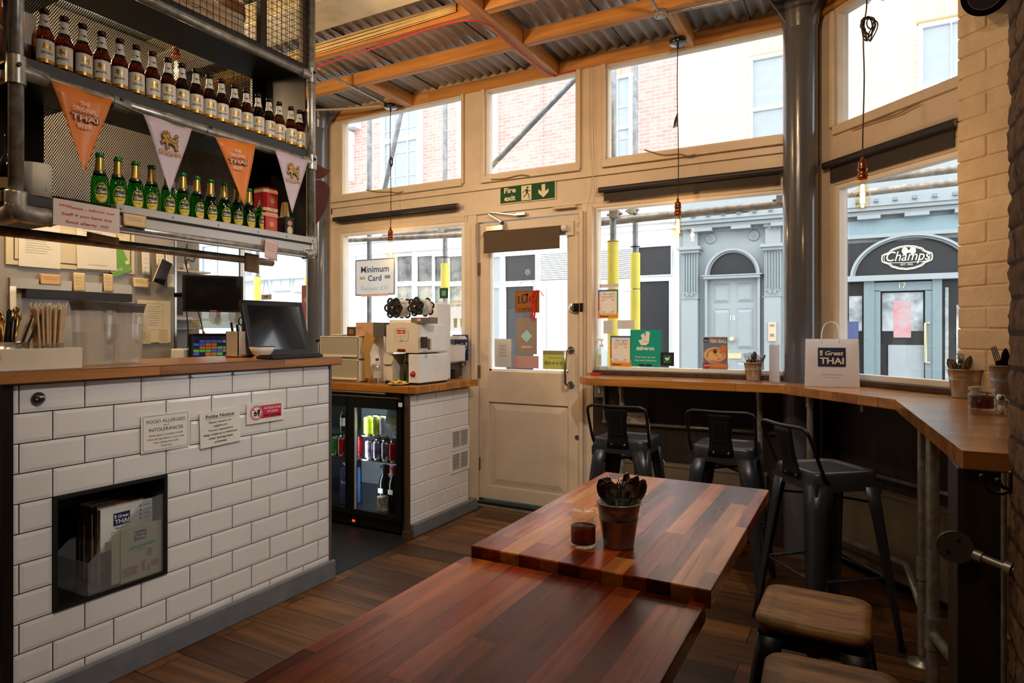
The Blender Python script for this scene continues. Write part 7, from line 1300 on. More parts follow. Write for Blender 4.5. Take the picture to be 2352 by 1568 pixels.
bucket(PZ(2300, 940, BZ)+Vector((.03, .12, .0005)), .155, .034, .05, 'grey bucket at the far right of the bar with a dark fork and spoon', [('f', a_(-1, -.1), .046, .225, 0, M('black_cutlery', '2c2622', .3, .6)), ('s', a_(-.2, -.3), .02, .22, 0, M('black_cutlery')), ('s', a_(.3, -.3), .03, .21, 0, M('black_cutlery'))])
# ---- soy jars
SOY = glass('soy_sauce', (.32, .05, .015), .5, .02); JG = glass('jar_glass', (.96, .96, .95), 1.0, .01, haze=.03, hazec=(.95, .93, .9))
def jar(P, h, r, lab, lv=.55):
    P = Vector(P); t = thing('sauce_jar', lab, 'jar', P)
    MB().lathe([(0, .003), (r*.9, 0), (r, .005), (r, h*.10), (r*.94, h*.14), (r*.94, h*.55), (r*1.0, h*.58), (r*1.0, h*.64), (r*.82, h*.74), (r*.80, h*.8), (r*.92, h*.86)], P, JG, 36).lathe([(r*.85, h*.12), (r*.86, h*.55), (r*.74, h*.74), (r*.74, h*.8)], P, JG, 36).build('jar_body', t)
    MB().lathe([(0, h*.09), (r*.88, h*.09), (r*.90, h*.12), (r*.9, h*lv), (0, h*lv)], P, SOY, 36).build('soy_sauce', t)
    MB().lathe([(r*.8, h*.8), (r*.9, h*.82), (r*.98, h*.88), (r*.9, h*.97), (r*.6, h), (r*.35, h*.965), (0, h*.96)], P, JG, 36).build('glass_lid', t); q = P+UP*h*.86-RT*r*.95; MB().tube([q+RT*.004, q-RT*.006+UP*.004], .003, JG, 8).build('spout', t); return t
jar(PZ(1332, 1258, .75)+Vector((0, .02, .0006)), .083, .032, 'glass jar of soy sauce with a glass lid beside the bucket on the far table')
jar(PZ(2253, 945, BZ)+Vector((.01, .06, .0006)), .085, .042, 'open glass jar of dark soy sauce on the bar by the rough brick wall', .6)
t = thing('salt_caddy', 'small wire caddy holding a glass salt shaker beside the bar soy jar', 'caddy', PZ(2293, 955, BZ)); c = PZ(2293, 955, BZ)+Vector((.012, .03, .001)); MB().tube([c+Vector((s*.018, f*.014, .001)) for s, f in ((-1, -1), (1, -1), (1, 1), (-1, 1))], .0012, CHROME, 6, closed=True).tube([c+Vector((s*.02, f*.016, .05)) for s, f in ((-1, -1), (1, -1), (1, 1), (-1, 1))], .0012, CHROME, 6, closed=True).tube([c+Vector((-.018, -.014, 0)), c+Vector((-.02, -.016, .05))], .0012, CHROME, 6).tube([c+Vector((.018, -.014, 0)), c+Vector((.02, -.016, .05))], .0012, CHROME, 6).build('wire_frame', t)
t = thing('salt_shaker', 'glass salt shaker with a steel cap in the wire caddy', 'shaker', c+UP*.002); MB().lathe([(0, 0), (.011, 0), (.012, .045)], c+UP*.002, JG, 20).build('glass_body', t); MB().lathe([(0, .001), (.0095, .001), (.0095, .03), (0, .03)], c+UP*.002, M('salt', 'e8e4dc', .9), 16).build('salt', t); MB().lathe([(.0125, .045), (.0125, .062), (.009, .067), (0, .068)], c+UP*.002, STEEL, 20).build('cap', t)
# ---- white paper bag
PB_ = glass('white_carrier_paper', (.9, .9, .9), .2, .5, haze=.98, hazec=(.98, .98, 1.0)); a, c = PZ(1848, 887, BZ), PZ(1975, 891, BZ); a.z = c.z = BZ+.001; u = (c-a).normalized(); n = Vector((u.y, -u.x, 0)); Wd = (c-a).length; Hh = .245; dp = .09
t = thing('paper_bag', 'white paper carrier bag with a navy square print standing beside the column', 'bag', a.lerp(c, .5)); b = MB(); Q = lambda x, y, z: a+u*x-n*y+UP*z
k = .004; fr_ = [Q(0, 0, 0), Q(Wd, 0, 0), Q(Wd-k, .012, Hh), Q(k, .012, Hh)]; bk = [Q(0, dp, 0), Q(Wd, dp, 0), Q(Wd-k, dp-.02, Hh), Q(k, dp-.02, Hh)]; ml = Q(k+.012, dp/2, Hh*.97); mr = Q(Wd-k-.012, dp/2, Hh*.97)
b.poly(fr_, PB_); b.poly(bk[::-1], PB_); b.poly([fr_[0], fr_[3], ml, Q(.004, dp/2, 0)], PB_); b.poly([Q(.004, dp/2, 0), ml, bk[3], bk[0]], PB_); b.poly([fr_[1], Q(Wd-.004, dp/2, 0), mr, fr_[2]], PB_); b.poly([Q(Wd-.004, dp/2, 0), bk[1], bk[2], mr], PB_); b.poly([Q(0, 0, .001), Q(0, dp, .001), Q(Wd, dp, .001), Q(Wd, 0, .001)], PB_)
o = b.build('bag_body', t); so = o.modifiers.new('t', 'SOLIDIFY'); so.thickness = .0008
p = Pr(Q(Wd*.5, .006, Hh*.58), u, (UP*Hh-n*.012).normalized()); p.L = .0012; great_thai(p, 0, .01, .128); p.t('Thailand Street Food', 0, -.082, .0055, GREYINK, width=.1, off=.02); p.t('www.thegreatthai.co.uk', 0, -.095, .004, GREYINK, width=.085); p.mb.build('print', t)
for dy in (.012, dp-.02): MB().tube([Q(Wd*.32, dy, Hh-.02), Q(Wd*.32, dy, Hh+.03), Q(Wd*.38, dy, Hh+.075), Q(Wd*.5, dy, Hh+.088), Q(Wd*.60, dy, Hh+.075), Q(Wd*.64, dy, Hh+.03), Q(Wd*.64, dy, Hh-.02)], .0022, PB_, 8, smooth=5).build('twisted_handle', t)
# ---- acrylic menu stand by the column
ACR = glass('clear_acrylic', (.93, .93, .94), 1.0, .02, haze=.18, hazec=(.9, .9, .92)); q = PZ(1782, 875, BZ); t = thing('menu_stand', 'clear acrylic menu stand tucked against the column on the bar', 'stand', q)
u = Vector((.55, -.83, 0)).normalized(); n_ = Vector((u.y, -u.x, 0)); P = Vector((-.43, 3.83, BZ+.001)); MB().obox(P+UP*.11+u*.03, u, UP, u.cross(UP), .11, .215, .003, ACR).build('upright', t); MB().obox(P+UP*.003+u*.03, u, u.cross(UP), UP, .11, .075, .003, ACR).build('foot', t); MB().obox(P+UP*.108+u*.03+u.cross(UP)*.006, u, UP, u.cross(UP), .11, .2, .0015, glass('printed_insert', (.9, .9, .92), .3, .2, haze=.6, hazec=(.9, .88, .9))).build('insert', t)
# ---- hand sanitiser
P = PY(1381, 845, 3.99); P = Vector((PY(1382, 800, 4.01).x, 4.01, 1.0005)); t = thing('sanitiser_bottle', 'clear pump bottle of hand gel on the sill at the door end of the bar', 'bottle', P); GLB = glass('gel_plastic', (.85, .93, .95), .7, .05, haze=.25, hazec=(.85, .92, .95))
MB().lathe([(0, 0), (.036, 0), (.038, .01), (.038, .12), (.028, .14), (.013, .148), (.013, .155)], P, GLB, 28).build('bottle_body', t); MB().box(P.x-.024, P.x+.012, P.y-.0395, P.y-.0385, P.z+.03, P.z+.105, M('green_cream_label', 'c3cfae', .6)).build('label', t); MB().cyl(P+UP*.155, P+UP*.17, .013, WHITE, n=16).cyl(P+UP*.17, P+UP*.195, .004, WHITE, n=10).box(P.x-.03, P.x+.01, P.y-.007, P.y+.007, P.z+.195, P.z+.207, WHITE).build('pump', t)
tag(MB().box(-1.555, -1.49, 3.93, 4.0, BZ+.001, BZ+.014, M('red_booklet', 'b4232a', .5)).build('booklet', bevel=.001), 'small red booklet lying at the door end of the bar', 'booklet')
# ---- kraft bag behind the jar? the coat hook on the rough wall
HB = M('bronze_hook', '4a3c30', .3, .9); P = Vector((.288, PX(2334, 1100, .288).y, 0)); yh = PX(2333, 1110, .29).y; zt_, zb_ = PX(2333, 1083, .29).z, PX(2333, 1135, .29).z; t = thing('coat_hook', 'bronze double coat hook screwed to the rough brick wall', 'hook', (.285, yh, zb_)); zm = (zt_+zb_)/2
MB().obox((.281, yh, zm), (0, 1, 0), UP, (1, 0, 0), .016, zt_-zb_, .006, HB).build('back_plate', t, bevel=.003); MB().tube([(.279, yh, zb_+.006), (.262, yh, zb_-.002), (.243, yh, zb_+.004), (.235, yh, zb_+.018), (.232, yh, zb_+.03)], .0042, HB, 10, smooth=4).sphere((.232, yh, zb_+.032), .006, HB, 10).build('long_prong', t); MB().tube([(.279, yh, zb_+.012), (.268, yh, zb_+.013), (.261, yh, zb_+.024)], .004, HB, 10, smooth=4).sphere((.260, yh, zb_+.026), .006, HB, 10).build('short_prong', t)
# ================================================================ PENDANTS
COP = M('copper_holder', 'a5623d', .25, .9); FLEX = M('black_flex', '12100e', .6); BULB = glass('bulb_glass', (1, .90, .72), .9, .02); FIL = M('glowing_filament', 'ffd08a', .5, emit=14)
def bulb(P, t, k=1.0, e=1.0):
    P = Vector(P)   # P = bottom of the bulb
    MB().lathe([(0, 0), (.012*k, .002*k), (.026*k, .014*k), (.032*k, .035*k), (.030*k, .055*k), (.021*k, .09*k), (.0135*k, .125*k), (.0135*k, .135*k)], P, BULB, 28).build('bulb', t)
    b = MB()
    for i in range(4): a = i*math.pi/2+.3; b.cyl(P+Vector((.008*k*math.cos(a), .008*k*math.sin(a), .028*k)), P+Vector((.005*k*math.cos(a), .005*k*math.sin(a), .105*k)), .0016*k, FIL, n=6)
    b.build('filament', t); b = MB(); b.lathe([(.0205*k, .128*k), (.0215*k, .132*k), (.0215*k, .142*k), (.017*k, .145*k), (.017*k, .165*k), (.019*k, .167*k), (.019*k, .173*k), (.017*k, .175*k), (.017*k, .188*k), (.0145*k, .197*k), (.007*k, .202*k), (.0065*k, .215*k), (.003*k, .22*k)], P, COP, 24); b.build('bulb_holder', t)
    lamp('POINT', 'pendant_bulb_light', P+UP*.065*k, 2.0*e, WARM, .012)
    return P+UP*.218*k
def pendant(label, x, y, zb, rose_z, coil, rose=True):
    P = Vector((x, y, zb)); t = thing('pendant_lamp', label, 'lamp', P, 0, 'bare bulb pendants'); top = bulb(P, t, 1.1)
    z = rose_z; b = MB(); pts = [top, top.lerp(Vector((x, y, z)), .3)+Vector((.003, 0, 0)), top.lerp(Vector((x, y, z)), .7)-Vector((.004, 0, 0)), Vector((x, y, z))]; b.tube(pts, .0028, FLEX, 8, smooth=6); b.build('cable', t)
    if rose: MB().lathe([(0, 0), (.012, -.002), (.047, 0), (.05, .004), (.05, .024), (.047, .028), (0, .028)], (x, y, z), M('gloss_black_rose', '0f0f10', .15, coat=.5), 32).cyl((x, y, z-.03), (x, y, z), .006, BLACK, n=10).build('ceiling_rose', t)
    if coil: coil(t, Vector((x, y, 0)))
    return t
def coil_tight(zc, w, h, n=5, r=.0028, m=FLEX, seed=1):
    def f(t, P):
        rr = random.Random(seed); b = MB()
        for i in range(n):
            a = rr.uniform(.75, 1.05); q = rr.uniform(-.006, .006); b.tube([P+RT*(w*a*math.cos(s)+w*.4)+FW*q*math.sin(s*2)+UP*(zc+h*a*math.sin(s)+q) for s in [k*2*math.pi/20 for k in range(20)]], r, m, 6, closed=True)
        b.build('cable_coil', t)
    return f
def at(x, y, Y): return PY(x, y, Y)
q = at(897, 593, 3.92); xL = q.x; zr = PY(899, 238, 3.92).z-.0
pendant('left bare bulb pendant hanging in front of the minimum card sign', xL, 3.92, q.z, 2.995, coil_tight(PY(905, 370, 3.92).z, .012, .035))
q = at(1557, 547, 3.88)
def tied(t, P):
    zc = PY(1553, 272, 3.88).z; b = MB()
    for i in range(5): b.tube([P+UP*(zc+.035), P-RT*(.004*i+.002)+UP*(zc+.005-.004*i), P-RT*(.006*i+.004)+UP*(zc-.05-.003*i)], .0025, M('brown_flex', '4a3b2a', .7), 6, smooth=4)
    b.build('tied_cable', t)
pendant('middle bare bulb pendant hanging in front of the right street window', q.x, 3.88, q.z, 2.995, tied)
D3 = PD(1981, 482, 2.80); zc = PD(1992, 62, 2.80).z
BRF = M('brown_flex')
t = thing('pendant_lamp', 'right bare bulb pendant with a loose coil of brown cable, hanging before the angled window', 'lamp', D3, 0, 'bare bulb pendants'); top = bulb(D3, t, 1.06, 1.2)
b = MB(); pts = [top]+[PD(x, y, 2.80) for x, y in ((1982, 300), (1985, 180), (1983, 100), (1985, 55), (1990, 20), (1991, -20))]+[Vector((PD(1991, -20, 2.8).x, PD(1991, -20, 2.8).y, 3.02))]; b.tube(pts, .003, BRF, 8, smooth=5); b.build('cable', t)
rr = random.Random(4); b = MB(); c = PD(1995, 64, 2.80)
for i in range(6): a = rr.uniform(.7, 1.05); o_ = Vector((rr.uniform(-.006, .006), rr.uniform(-.01, .01), rr.uniform(-.008, .008))); b.tube([c+o_+RT*(.030*a*math.cos(s)+.006*math.sin(s*2))+UP*(.054*a*math.sin(s))+FW*.008*math.sin(3*s+i) for s in [k*2*math.pi/22 for k in range(22)]], .0029, BRF, 6, closed=True, smooth=3)
b.tube([c+RT*(.01+.018*math.cos(s))+UP*(.02+.024*math.sin(s)) for s in [k*2*math.pi/16 for k in range(16)]], .0029, BRF, 6, closed=True); b.build('cable_coil', t)
MB().lathe([(0, 0), (.047, 0), (.05, .024), (0, .028)], (pts[-1].x, pts[-1].y, 3.02), M('gloss_black_rose'), 24).build('ceiling_rose', t)
# bulb glowing behind the perforated shelf back
P = Vector((-3.05, PX(404, 150, -3.05).y, PX(404, 165, -3.05).z-.05)); t = thing('pendant_lamp', 'glowing bulb seen through the perforated back of the upper shelf', 'lamp', P, 0, 'bare bulb pendants'); top = bulb(P, t, 1.0, 9.0); MB().tube([top, (P.x, P.y, 3.11)], .0028, FLEX, 6).build('cable', t)
# ---- ceiling conduit, junction box, cables
def tubeobj(nm, lab, cat, pts, r, m, n=10, smooth=0, group=None): return tag(MB().tube(pts, r, m, n, smooth=smooth).build(nm), lab, cat, group)
tubeobj('conduit', 'steel conduit running over the purlins to the left pendant rose', 'conduit', [PZ(728, 155, 3.045), PZ(790, 190, 3.02), (xL-.02, 3.9, 3.025)], .010, GALV)
tubeobj('conduit', 'pale bent conduit from the wall to the left pendant rose', 'conduit', [(-3.95, 3.62, 3.01), (-3.6, 3.78, 3.01), (xL-.02, 3.91, 3.02)], .009, M('pale_conduit', 'a9a294', .4, .4), smooth=4)
tubeobj('conduit', 'conduit from the junction box to the column along the ceiling', 'conduit', [(-.97, 3.50, 3.01), (-.3, 3.55, 3.01), (.3, 3.52, 3.01)], .009, GALV); tubeobj('conduit', 'conduit running into the room from the junction box', 'conduit', [(-.97, 3.48, 3.01), (-.98, 2.6, 3.01)], .009, GALV)
t = thing('junction_box', 'round pale junction box on the purlin near the middle pendant', 'junction box', (-.97, 3.50, 2.99)); MB().lathe([(0, 0), (.036, 0), (.037, .004), (.037, .03), (0, .03)], (-.97, 3.50, 2.998), M('pale_conduit'), 28).build('box', t); [MB().cyl((-.97+s*.022, 3.50, 2.9965), (-.97+s*.022, 3.50, 2.998), .004, INK, n=8).build('screw', t) for s in (-1, 1)]
b = []
for i in range(9): tubeobj('pale_cable', 'pale yellow cable clipped in the bundle along the purlin', 'cable', [(-4.4, 3.015-.004*(i % 3), 3.105-.0075*i), (-3.6, 3.014-.003*(i % 2), 3.102-.007*i+.002*math.sin(i)), (-2.8, 3.014-.004*((i+1) % 3), 3.104-.0075*i), (-2.0, 3.015-.003*(i % 2), 3.108-.006*i)], .0034, M('cream_cable', 'd8c08a', .55, var=.1), 6, 5, 'pale cables along the purlin')
tubeobj('red_cable', 'red cable clipped along the purlin and across the main beam', 'cable', [PZ(724, 156, 3.02), PZ(790, 132, 3.024), PZ(880, 104, 3.024), PZ(960, 75, 3.024), PZ(1040, 52, 3.02), PZ(1090, 48, 3.015), PZ(1130, 62, 3.018), PZ(1170, 100, 3.018), PZ(1262, 171, 3.02), (-1.8, 4.02, 3.03), (-1.68, 4.02, 3.03)], .0045, M('red_cable_skin', 'c4352b', .4), 8, 4)
# ---- roller blinds
BF = M('dark_blind_fabric', '39322f', .75); BRL = M('dark_blind_tube', '2c2b2e', .5); CLR = glass('clear_bracket', (.9, .88, .82), .8, .1, haze=.3, hazec=(.8, .74, .65))
def blind(label, A, B, drop, n, r=.019):
    A, B = Vector(A), Vector(B); u = (B-A).normalized(); t = thing('roller_blind', label, 'blind', A.lerp(B, .5)); MB().cyl(A, B, r, BRL, n=24).build('roller', t)
    for P, s in ((A, -1), (B, 1)): MB().cyl(P, P+u*s*.014, r*.9, CLR, n=20).build('end_bracket', t)
    q = A+n*(-r*.6)-UP*drop/2+u*.03; q2 = B+n*(-r*.6)-UP*drop/2-u*.02; c = (q+q2)/2; MB().obox(c, u, UP, n, (q2-q).length, drop, .002, BF).build('fabric', t); return t
blind('rolled up dark blind above the left street window', (-3.865, 3.985, 2.193), (-2.63, 3.985, 2.193), .034, Vector((0, -1, 0))); blind('rolled up dark blind above the right street window, hem showing', (-1.515, 3.985, 2.188), (-.39, 3.985, 2.188), .072, Vector((0, -1, 0)))
blind('rolled up dark blind above the angled window', CW(-.20, 2.175, .055), CW(.575, 2.175, .055), .10, NC, .021)
t = thing('binder_clip', 'black binder clip on the hem of the right street blind', 'clip', (-.98, 4.0, 2.1)); q = PY(1599, 441, 3.97); MB().obox(q, (1, 0, 0), UP, (0, 1, 0), .032, .022, .012, BLACK).build('clip_body', t, bevel=.002)
t = thing('door_blind', 'short brown roller blind pulled a little way down the door glass', 'blind', (-2.1, 4.02, 1.82)); DBF = M('brown_blind_fabric', '5b4a38', .8, bump=.1, bs=300); za = 1.965
MB().cyl((-2.415, 4.015, za), (-1.80, 4.015, za), .02, DBF, n=24).build('roller', t); MB().box(-2.41, -1.805, 3.995, 3.998, 1.828, za, DBF).build('fabric', t); MB().cyl((-2.41, 3.9965, 1.83), (-1.805, 3.9965, 1.83), .005, DBF, n=10).build('hem_bar', t); MB().cyl((-1.795, 4.015, za), (-1.76, 4.015, za), .022, WHITE, n=20).box(-1.78, -1.72, 4.035, 4.045, za-.05, za+.05, CREAM).build('end_bracket', t); MB().cyl((-2.43, 4.015, za), (-2.415, 4.015, za), .018, CREAM, n=16).build('end_bracket', t)
# ---- exit sign
DGR = M('exit_green', '0b4a24', .5, spec=.2); EXW = M('exit_cream', 'e8dfba', .45)
def ex(p, w, h):
    p.r(-w/2+.006, -h/2+.006, w/2-.006, h/2-.006, DGR); p.t('Fire', -.138, .014, .036, EXW, off=.03, width=.095); p.t('exit', -.138, -.042, .036, EXW, off=.03, width=.09)
    p.r(-.045, -.052, .035, .052, EXW)
    p.c(.005, .036, .008, DGR); p.p([(-.012, .026), (.006, .026), (.008, -.002), (-.008, -.004)], DGR); p.ln([(-.008, .022), (-.026, .012), (-.034, -.002)], .005, DGR); p.ln([(.004, .02), (.018, .008), (.03, .016)], .005, DGR); p.ln([(-.002, -.002), (-.014, -.02), (-.032, -.026)], .007, DGR); p.ln([(.003, -.002), (.016, -.018), (.018, -.044)], .007, DGR)
    p.p([(.115, .046), (.143, .046), (.143, -.004), (.168, .014), (.168, -.012), (.129, -.046), (.09, -.012), (.09, .014), (.115, -.004)], EXW)
P = PY(1212, 443, 4.03); sheet('exit_sign', 'green and cream Fire exit sign with a running figure and arrow above the door', 'sign', (P.x, 4.02, P.z), (1, 0, 0), UP, .445, .128, EXW, ex, th=.003, part='panel')
# ---- things stuck to the door glass
GY = 4.066
def ws(name, label, cat, x, y, x2, y2, m, draw=None, Y=4.045, **k):
    A, B = PY(x, y, Y), PY(x2, y2, Y); xm = (x+x2)/2; za, zb_ = PY(xm, y, Y).z, PY(xm, y2, Y).z; return sheet(name, label, cat, ((A.x+B.x)/2, Y, (za+zb_)/2), (1, 0, 0), UP, abs(B.x-A.x), abs(za-zb_), m, draw, **k)
BRD = M('varnished_board', 'a8621e', .35, coat=.3, var=.15); BRN = M('dark_brown_letters', '4a2810', .5)
t = ws('open_sign', 'small wooden OPEN board with Thai writing hanging on the door glass', 'sign', 1183, 667, 1238, 718, BRD, lambda p, w, h: (p.fr(-w/2+.006, -h/2+.006, w/2-.006, h/2-.006, .003, BRN), p.t('เปิด', 0, -.01, .062, BRN, width=w*.78, off=.03), p.t('OPEN', 0, -.066, .022, BRN, width=w*.75, off=.02)), Y=4.035, th=.008, part='board')
P0 = PY(1212, 625, 4.05); tA = PY(1186, 668, 4.04); tB = PY(1234, 668, 4.04); MB().tube([tA, P0, tB], .0012, INK, 5).build('string', t); MB().lathe([(0, .012), (.008, .01), (.02, .004), (.022, 0)], PY(1212, 625, 4.06), glass('sucker', (.9, .9, .9), 1, .05, haze=.3), 20, (0, -1, 0)).build('suction_cup', t)
RB_ = M('red_ribbon', 'd21f1f', .4, coat=.2)
def rib(pts, w=.008):
    b = MB(); rows = [[Vector(p)+Vector((-w/2, 0, 0)), Vector(p)+Vector((w/2, .003, 0))] for p in spline([Vector(q) for q in pts], 4)]; b.grid(rows, RB_); return b
b = MB()
for pts in (((1226, 668), (1220, 690), (1224, 710), (1219, 730)), ((1232, 668), (1227, 695), (1228, 715), (1226, 733)), ((1228, 670), (1236, 666), (1243, 672), (1248, 680))): x = rib([PY(a, c, 4.02) for a, c in pts], .014 if pts[0][0] != 1228 else .007); b.add(x.v, x.f, RB_, True)
b.sphere(PY(1228, 669, 4.02), .010, RB_, 10); tag(b.build('red_ribbon'), 'red ribbon tied to the OPEN board on the door', 'ribbon')
ws('award_plaque', 'brown AWARD plaque with a pale blue diamond seen from behind on the door glass', 'plaque', 1186, 730, 1233, 813, M('taupe_back', '9d8d80', .5), lambda p, w, h: (p.p([(0, .045), (.045, 0), (0, -.045), (-.045, 0)][::1], M('ice_blue', 'aadce0', .5)), p.t('AWARD', 0, -.085, .016, PAPER, off=.02)), mirror=True, Y=4.05)
ws('wait_notice', 'pale PLEASE WAIT TO BE SEATED sheet seen from behind low on the door glass', 'notice', 1136, 778, 1174, 843, M('pale_grey_back', 'd8d6d2', .7), lambda p, w, h: [p.t(s, 0, .045-.024*i, .012, GREYINK) for i, s in enumerate(('PLEASE', 'WAIT', 'TO BE', 'SEATED'))], mirror=True, Y=4.05)
ws('rating_sticker', 'yellow-green hygiene rating sticker seen from behind on the door glass', 'sticker', 1247, 805, 1303, 848, M('lime_back', 'c6ce62', .6), lambda p, w, h: (p.r(-w/2, h/2-.028, w/2, h/2, M('khaki_strip', '8f8d5a', .6)), [p.c(-.045+.028*i, -.022, .011 if i < 4 else .016, M('khaki_strip')) for i in range(5)], p.t('FOOD HYGIENE', 0, .01, .01, M('khaki_strip'))), mirror=True, Y=4.05)
ws('award_sticker', 'dull red sticker seen from behind at the foot of the door glass', 'sticker', 1180, 817, 1237, 845, M('faded_red_back', 'c99a98', .6), None, Y=4.05)
# ---- right street window stickers
MC = M('google_card', 'f2efe9', .5)
def goog(p, w, h):
    p.r(-w/2, h*.0, -w/2+w*.06, h/2, M('g_blue', '4668b0', .5)); p.r(-w/2, -h*.25, -w/2+w*.06, h*.25, M('g_red', 'd03a35', .5)); p.r(w/2-w*.06, -h*.3, w/2, h/2, M('g_green', '2f8a50', .5)); p.r(-w/2, -h/2, w/2, -h*.28, M('g_orange', 'ef9a2a', .5)); p.r(-w/2+w*.06, h*.44, w/2-w*.06, h/2, M('g_blue')); p.r(-w*.42, -h*.36, w*.42, h*.44, MC)
    x = -w*.24
    for ch, m in zip('Google', ('g_blue', 'g_red', 'g_orange', 'g_blue', 'g_green', 'g_red')): p.t(ch, x, h*.32, h*.07, _M[m], al='l', off=.015); x += w*(.115 if ch in 'Go' else .1 if ch == 'g' else .05 if ch == 'l' else .09)
    p.t('"We\'d love your feedback"', 0, h*.25, h*.028, INK, width=w*.66); p.t('Leave us a quick review!', 0, h*.20, h*.028, INK, width=w*.6)
    for sx in (-1, 1):
        for sy in (-1, 1): p.ln([(sx*w*.28, (sy*.16-.08)*h+sy*.02*h-sy*.08*h*0), (sx*w*.28, (sy*.2-.06)*h), (sx*w*.16, (sy*.2-.06)*h)], w*.03, M('g_orange'))
    p.t('Thank you very much ^^', 0, -h*.33, h*.03, INK, width=w*.6); p.t('Restaurant', -w*.18, -h*.45, h*.055, INK, shear=.25, off=.02, width=w*.42)
ws('review_card', 'customer review card stuck on the window right of the door, upper of two', 'card', 1374, 665, 1420, 731, MC, goog); ws('review_card', 'customer review card standing on the sill beside the teal delivery card', 'card', 1402, 771, 1450, 842, MC, goog)
WH = M('sticker_white', 'f1f3f0', .5)
def deliv(p, w, h):
    p.p([(-.03, .085), (-.008, .098), (.0, .07), (.004, .11), (.03, .105), (.026, .055), (.022, .032), (.002, .018), (-.03, .022), (-.046, .05), (-.02, .058)], WH); p.c(-.008, .045, .0035, TEAL); p.c(.008, .042, .0035, TEAL); p.t('deliveroo', 0, -.012, .026, WH, off=.03, width=.12); p.t('From here to you', 0, -.062, .012, WH, width=.13); p.t('Only with Deliveroo', 0, -.084, .012, WH, width=.145); p.r(-.042, -.115, -.004, -.103, INK); p.r(.004, -.115, .042, -.103, INK)
ws('delivery_card', 'square teal delivery card in the window over the bar', 'card', 1448, 757, 1517, 842, TEAL, deliv)
ws('pay_card', 'small black card with a green heart beside the teal delivery card', 'card', 1517, 809, 1548, 840, M('black_card', '18201e', .5), lambda p, w, h: (p.r(-w*.28, -h*.3, w*.28, h*.3, M('dark_green_square', '17604f', .5)), p.p([(0, -.012), (.016, .004), (.008, .012), (0, .006), (-.008, .012), (-.016, .004)], WH), p.ln([(.01, .014), (.02, .018)], .002, WH), p.ln([(-.02, -.014), (-.01, -.018)], .002, WH)))
def fish(p, w, h):
    sk = M('poster_sky', '6f84a6', .5); p.r(-w/2+.003, -h/2+.003, w/2-.003, h/2-.003, sk); p.r(-w*.48, h*.33, -w*.26, h*.46, NAVY); p.t('THAI', -w*.37, h*.35, .012, WH, width=w*.18); p.t('SPICY SUMMER', -.0, h*.42, .008, M('poster_orange', 'ee8a4a', .5), off=.02, width=w*.5); p.t('FISH BALL', .02, h*.32, .019, WH, off=.03, width=w*.66)
    p.c(0, -.01, w*.46, M('poster_cream', 'e2c7a8', .5), h*.24); p.c(.01, -.012, w*.4, M('bowl_red_rim', 'cf5a3c', .5), h*.21); p.c(.01, -.012, w*.36, M('bowl_pink', 'e6b6a0', .5), h*.185); p.c(.01, -.01, w*.28, M('soup_orange', 'd9814a', .5), h*.14)
    for x, y in ((-.02, .0), (.01, .012), (.03, -.01), (.0, -.022), (-.028, -.022)): p.c(x, y-.005, .016, M('fish_ball', 'f0c88a', .5))
    p.c(0, .012, .013, M('dark_herb', '3c4a24', .6)); p.c(.05, .03, .022, M('soup_orange')); p.r(-w*.5, -h*.5, w*.5, -h*.28, M('poster_dusk', '8d8ca0', .5)); p.c(.02, -h*.36, w*.4, M('poster_orange'), h*.06); p.c(-w*.34, -h*.37, w*.13, REDP, w*.13); p.t('£6.95', -w*.34, -h*.385, .01, WH, off=.03)
ws('fish_ball_poster', 'FISH BALL poster with a red rimmed soup bowl in the right street window', 'poster', 1614, 773, 1672, 850, WH, fish)
ws('white_label', 'small white label stuck on the window above the teal card', 'label', 1418, 735, 1457, 755, M('greyish_label', 'd9dbdb', .6), lambda p, w, h: (p.ln([(-.03, .01), (.03, .01)], .003, GREYF), p.ln([(-.03, -.01), (.03, -.01)], .003, GREYF))); ws('grey_label', 'pale grey label between the two review cards', 'label', 1386, 736, 1407, 766, M('greyish_label2', 'cfd2d6', .6))
ws('window_strip', 'pale grey printed strip high on the window at the door end', 'label', 1377, 652, 1420, 660, M('greyish_label2'))
# ---- left window sign
def minc(p, w, h):
    fr_ = M('grey_blue_frame', '8190a0', .4); p.fr(-w/2+.006, -h/2+.006, w/2-.006, h/2-.006, .01, fr_); s = M('slate_blue_letters', '4c6588', .5); p.t('Minimum', 0, .04, .05, s, off=.02, width=w*.7); p.t('Card', 0, -.03, .045, s, off=.02, width=w*.34); p.r(-w*.38, -.016, -w*.24, .006, M('card_yellow', 'd9c98a', .5)); p.r(w*.25, -.016, w*.39, .01, M('card_blue', '7fa9cf', .5)); p.t('Payment £10', 0, -.105, .035, M('pale_cyan_letters', 'bfd6de', .5), width=w*.68); p.r(-w*.34, -.155, w*.34, -.135, M('pale_peach', 'eed7bf', .5))
t = ws('card_sign', 'framed Minimum Card sign hanging in the left street window', 'sign', 816, 594, 907, 678, glass('pale_sign_white', (.9, .93, .95), .4, .1, haze=.85, hazec=(.88, .92, .95)), minc, Y=4.0, th=.006, part='board'); A = PY(820, 596, 4.0); MB().tube([PY(818, 596, 4.0), PY(818, 590, 4.04)], .0015, INK, 5).build('cord', t)
ws('green_sticker', 'small dark green square sticker in the left street window', 'sticker', 1010, 661, 1029, 685, M('dark_green_square2', '1c4a33', .5), lambda p, w, h: p.r(-w*.25, -h*.25, w*.25, h*.25, M('mint_mark', '6fae98', .5)))
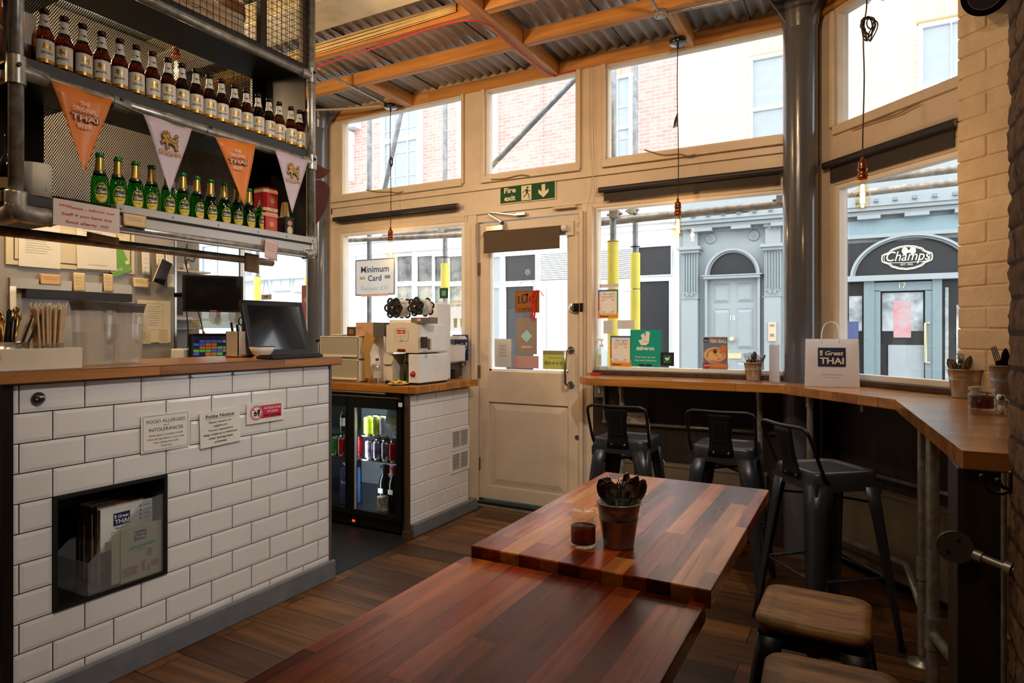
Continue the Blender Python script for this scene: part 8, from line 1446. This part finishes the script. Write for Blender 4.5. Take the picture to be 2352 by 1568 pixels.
ws('ice_tea_sticker', 'faint iced tea sticker with cups seen from behind in the left window', 'sticker', 1006, 690, 1072, 760, glass('faint_vinyl', (.93, .92, .88), .2, .3, haze=.35, hazec=(.85, .84, .78)), lambda p, w, h: (p.t('THAI ICE TEA', 0, h*.3, .022, M('grey_vinyl', 'b0aea6', .6), width=w*.86, off=.02), [p.p([(x-.018, -.02), (x+.018, -.02), (x+.013, -.09), (x-.013, -.09)], M(n_, c_, .6)) for x, n_, c_ in ((-.09, 'vinyl_cream', 'd9cfa8'), (-.03, 'vinyl_green', 'b5c2a0'), (.03, 'vinyl_tan', 'cdb894'), (.09, 'vinyl_cream', 'd9cfa8'))]), mirror=True)
# ---- rope ends left on the transoms, peeling catches
ROPE = M('frayed_tan_cord', '9a7a4c', .8)
for lab, pts in (('frayed tan cord on the ledge of the left transom', ((841, 436), (865, 440), (900, 441), (912, 443), (925, 440))), ('frayed tan cord on the ledge of the transom over the door', ((1128, 412), (1160, 410), (1185, 404), (1200, 402), (1215, 404))), ('loose tan cord standing up from the ledge of the right transom', ((1480, 344), (1500, 350), (1525, 356), (1560, 354), (1580, 358), (1596, 354)))):
    tag(MB().tube([PY(x, y, 4.0) for x, y in pts], .0045, ROPE, 6, smooth=5).build('frayed_cord'), lab, 'cord', 'frayed cords on the transom ledges')
tag(MB().tube([PCW(x, y, .05) for x, y in ((1955, 297), (2010, 277), (2060, 262), (2098, 243), (2110, 238))], .004, ROPE, 6, smooth=5).build('frayed_cord'), 'frayed tan cord on the ledge of the angled transom', 'cord', 'frayed cords on the transom ledges')
tag(MB().tube([PY(x, y, 4.0) for x, y in ((1356, 150), (1356, 270), (1358, 350), (1362, 378), (1360, 420), (1356, 450), (1350, 470))], .003, CREAM, 6, smooth=4).build('painted_cable'), 'thin painted cable running down the post right of the door', 'cable')
# ---- black loudspeaker at the top right
c = PCW(2268, -18, .17); t = thing('loudspeaker', 'round black loudspeaker fixed high on the painted brick pier', 'loudspeaker', c-UP*.09); d = (NC+Vector((0, 0, -.35))+Vector((.5, 0, 0))).normalized(); MB().cyl(c-d*.05, c+d*.05, .083, M('gloss_black_speaker', '0b0b0c', .12, coat=.6), n=36).build('housing', t, bevel=.01, seg=3); MB().lathe([(.056, 0), (.06, .004), (.06, -.002)], c+d*.05, M('dull_grey_ring', '5c564e', .4), 36, d).build('ring', t); MB().cyl(c+d*.048, c+d*.052, .055, M('black_grille', '050505', .6), n=32).build('grille', t); MB().cyl(c-d*.05, PCW(2268, -10, .04), .02, BLACK).build('bracket', t)
MB  # end
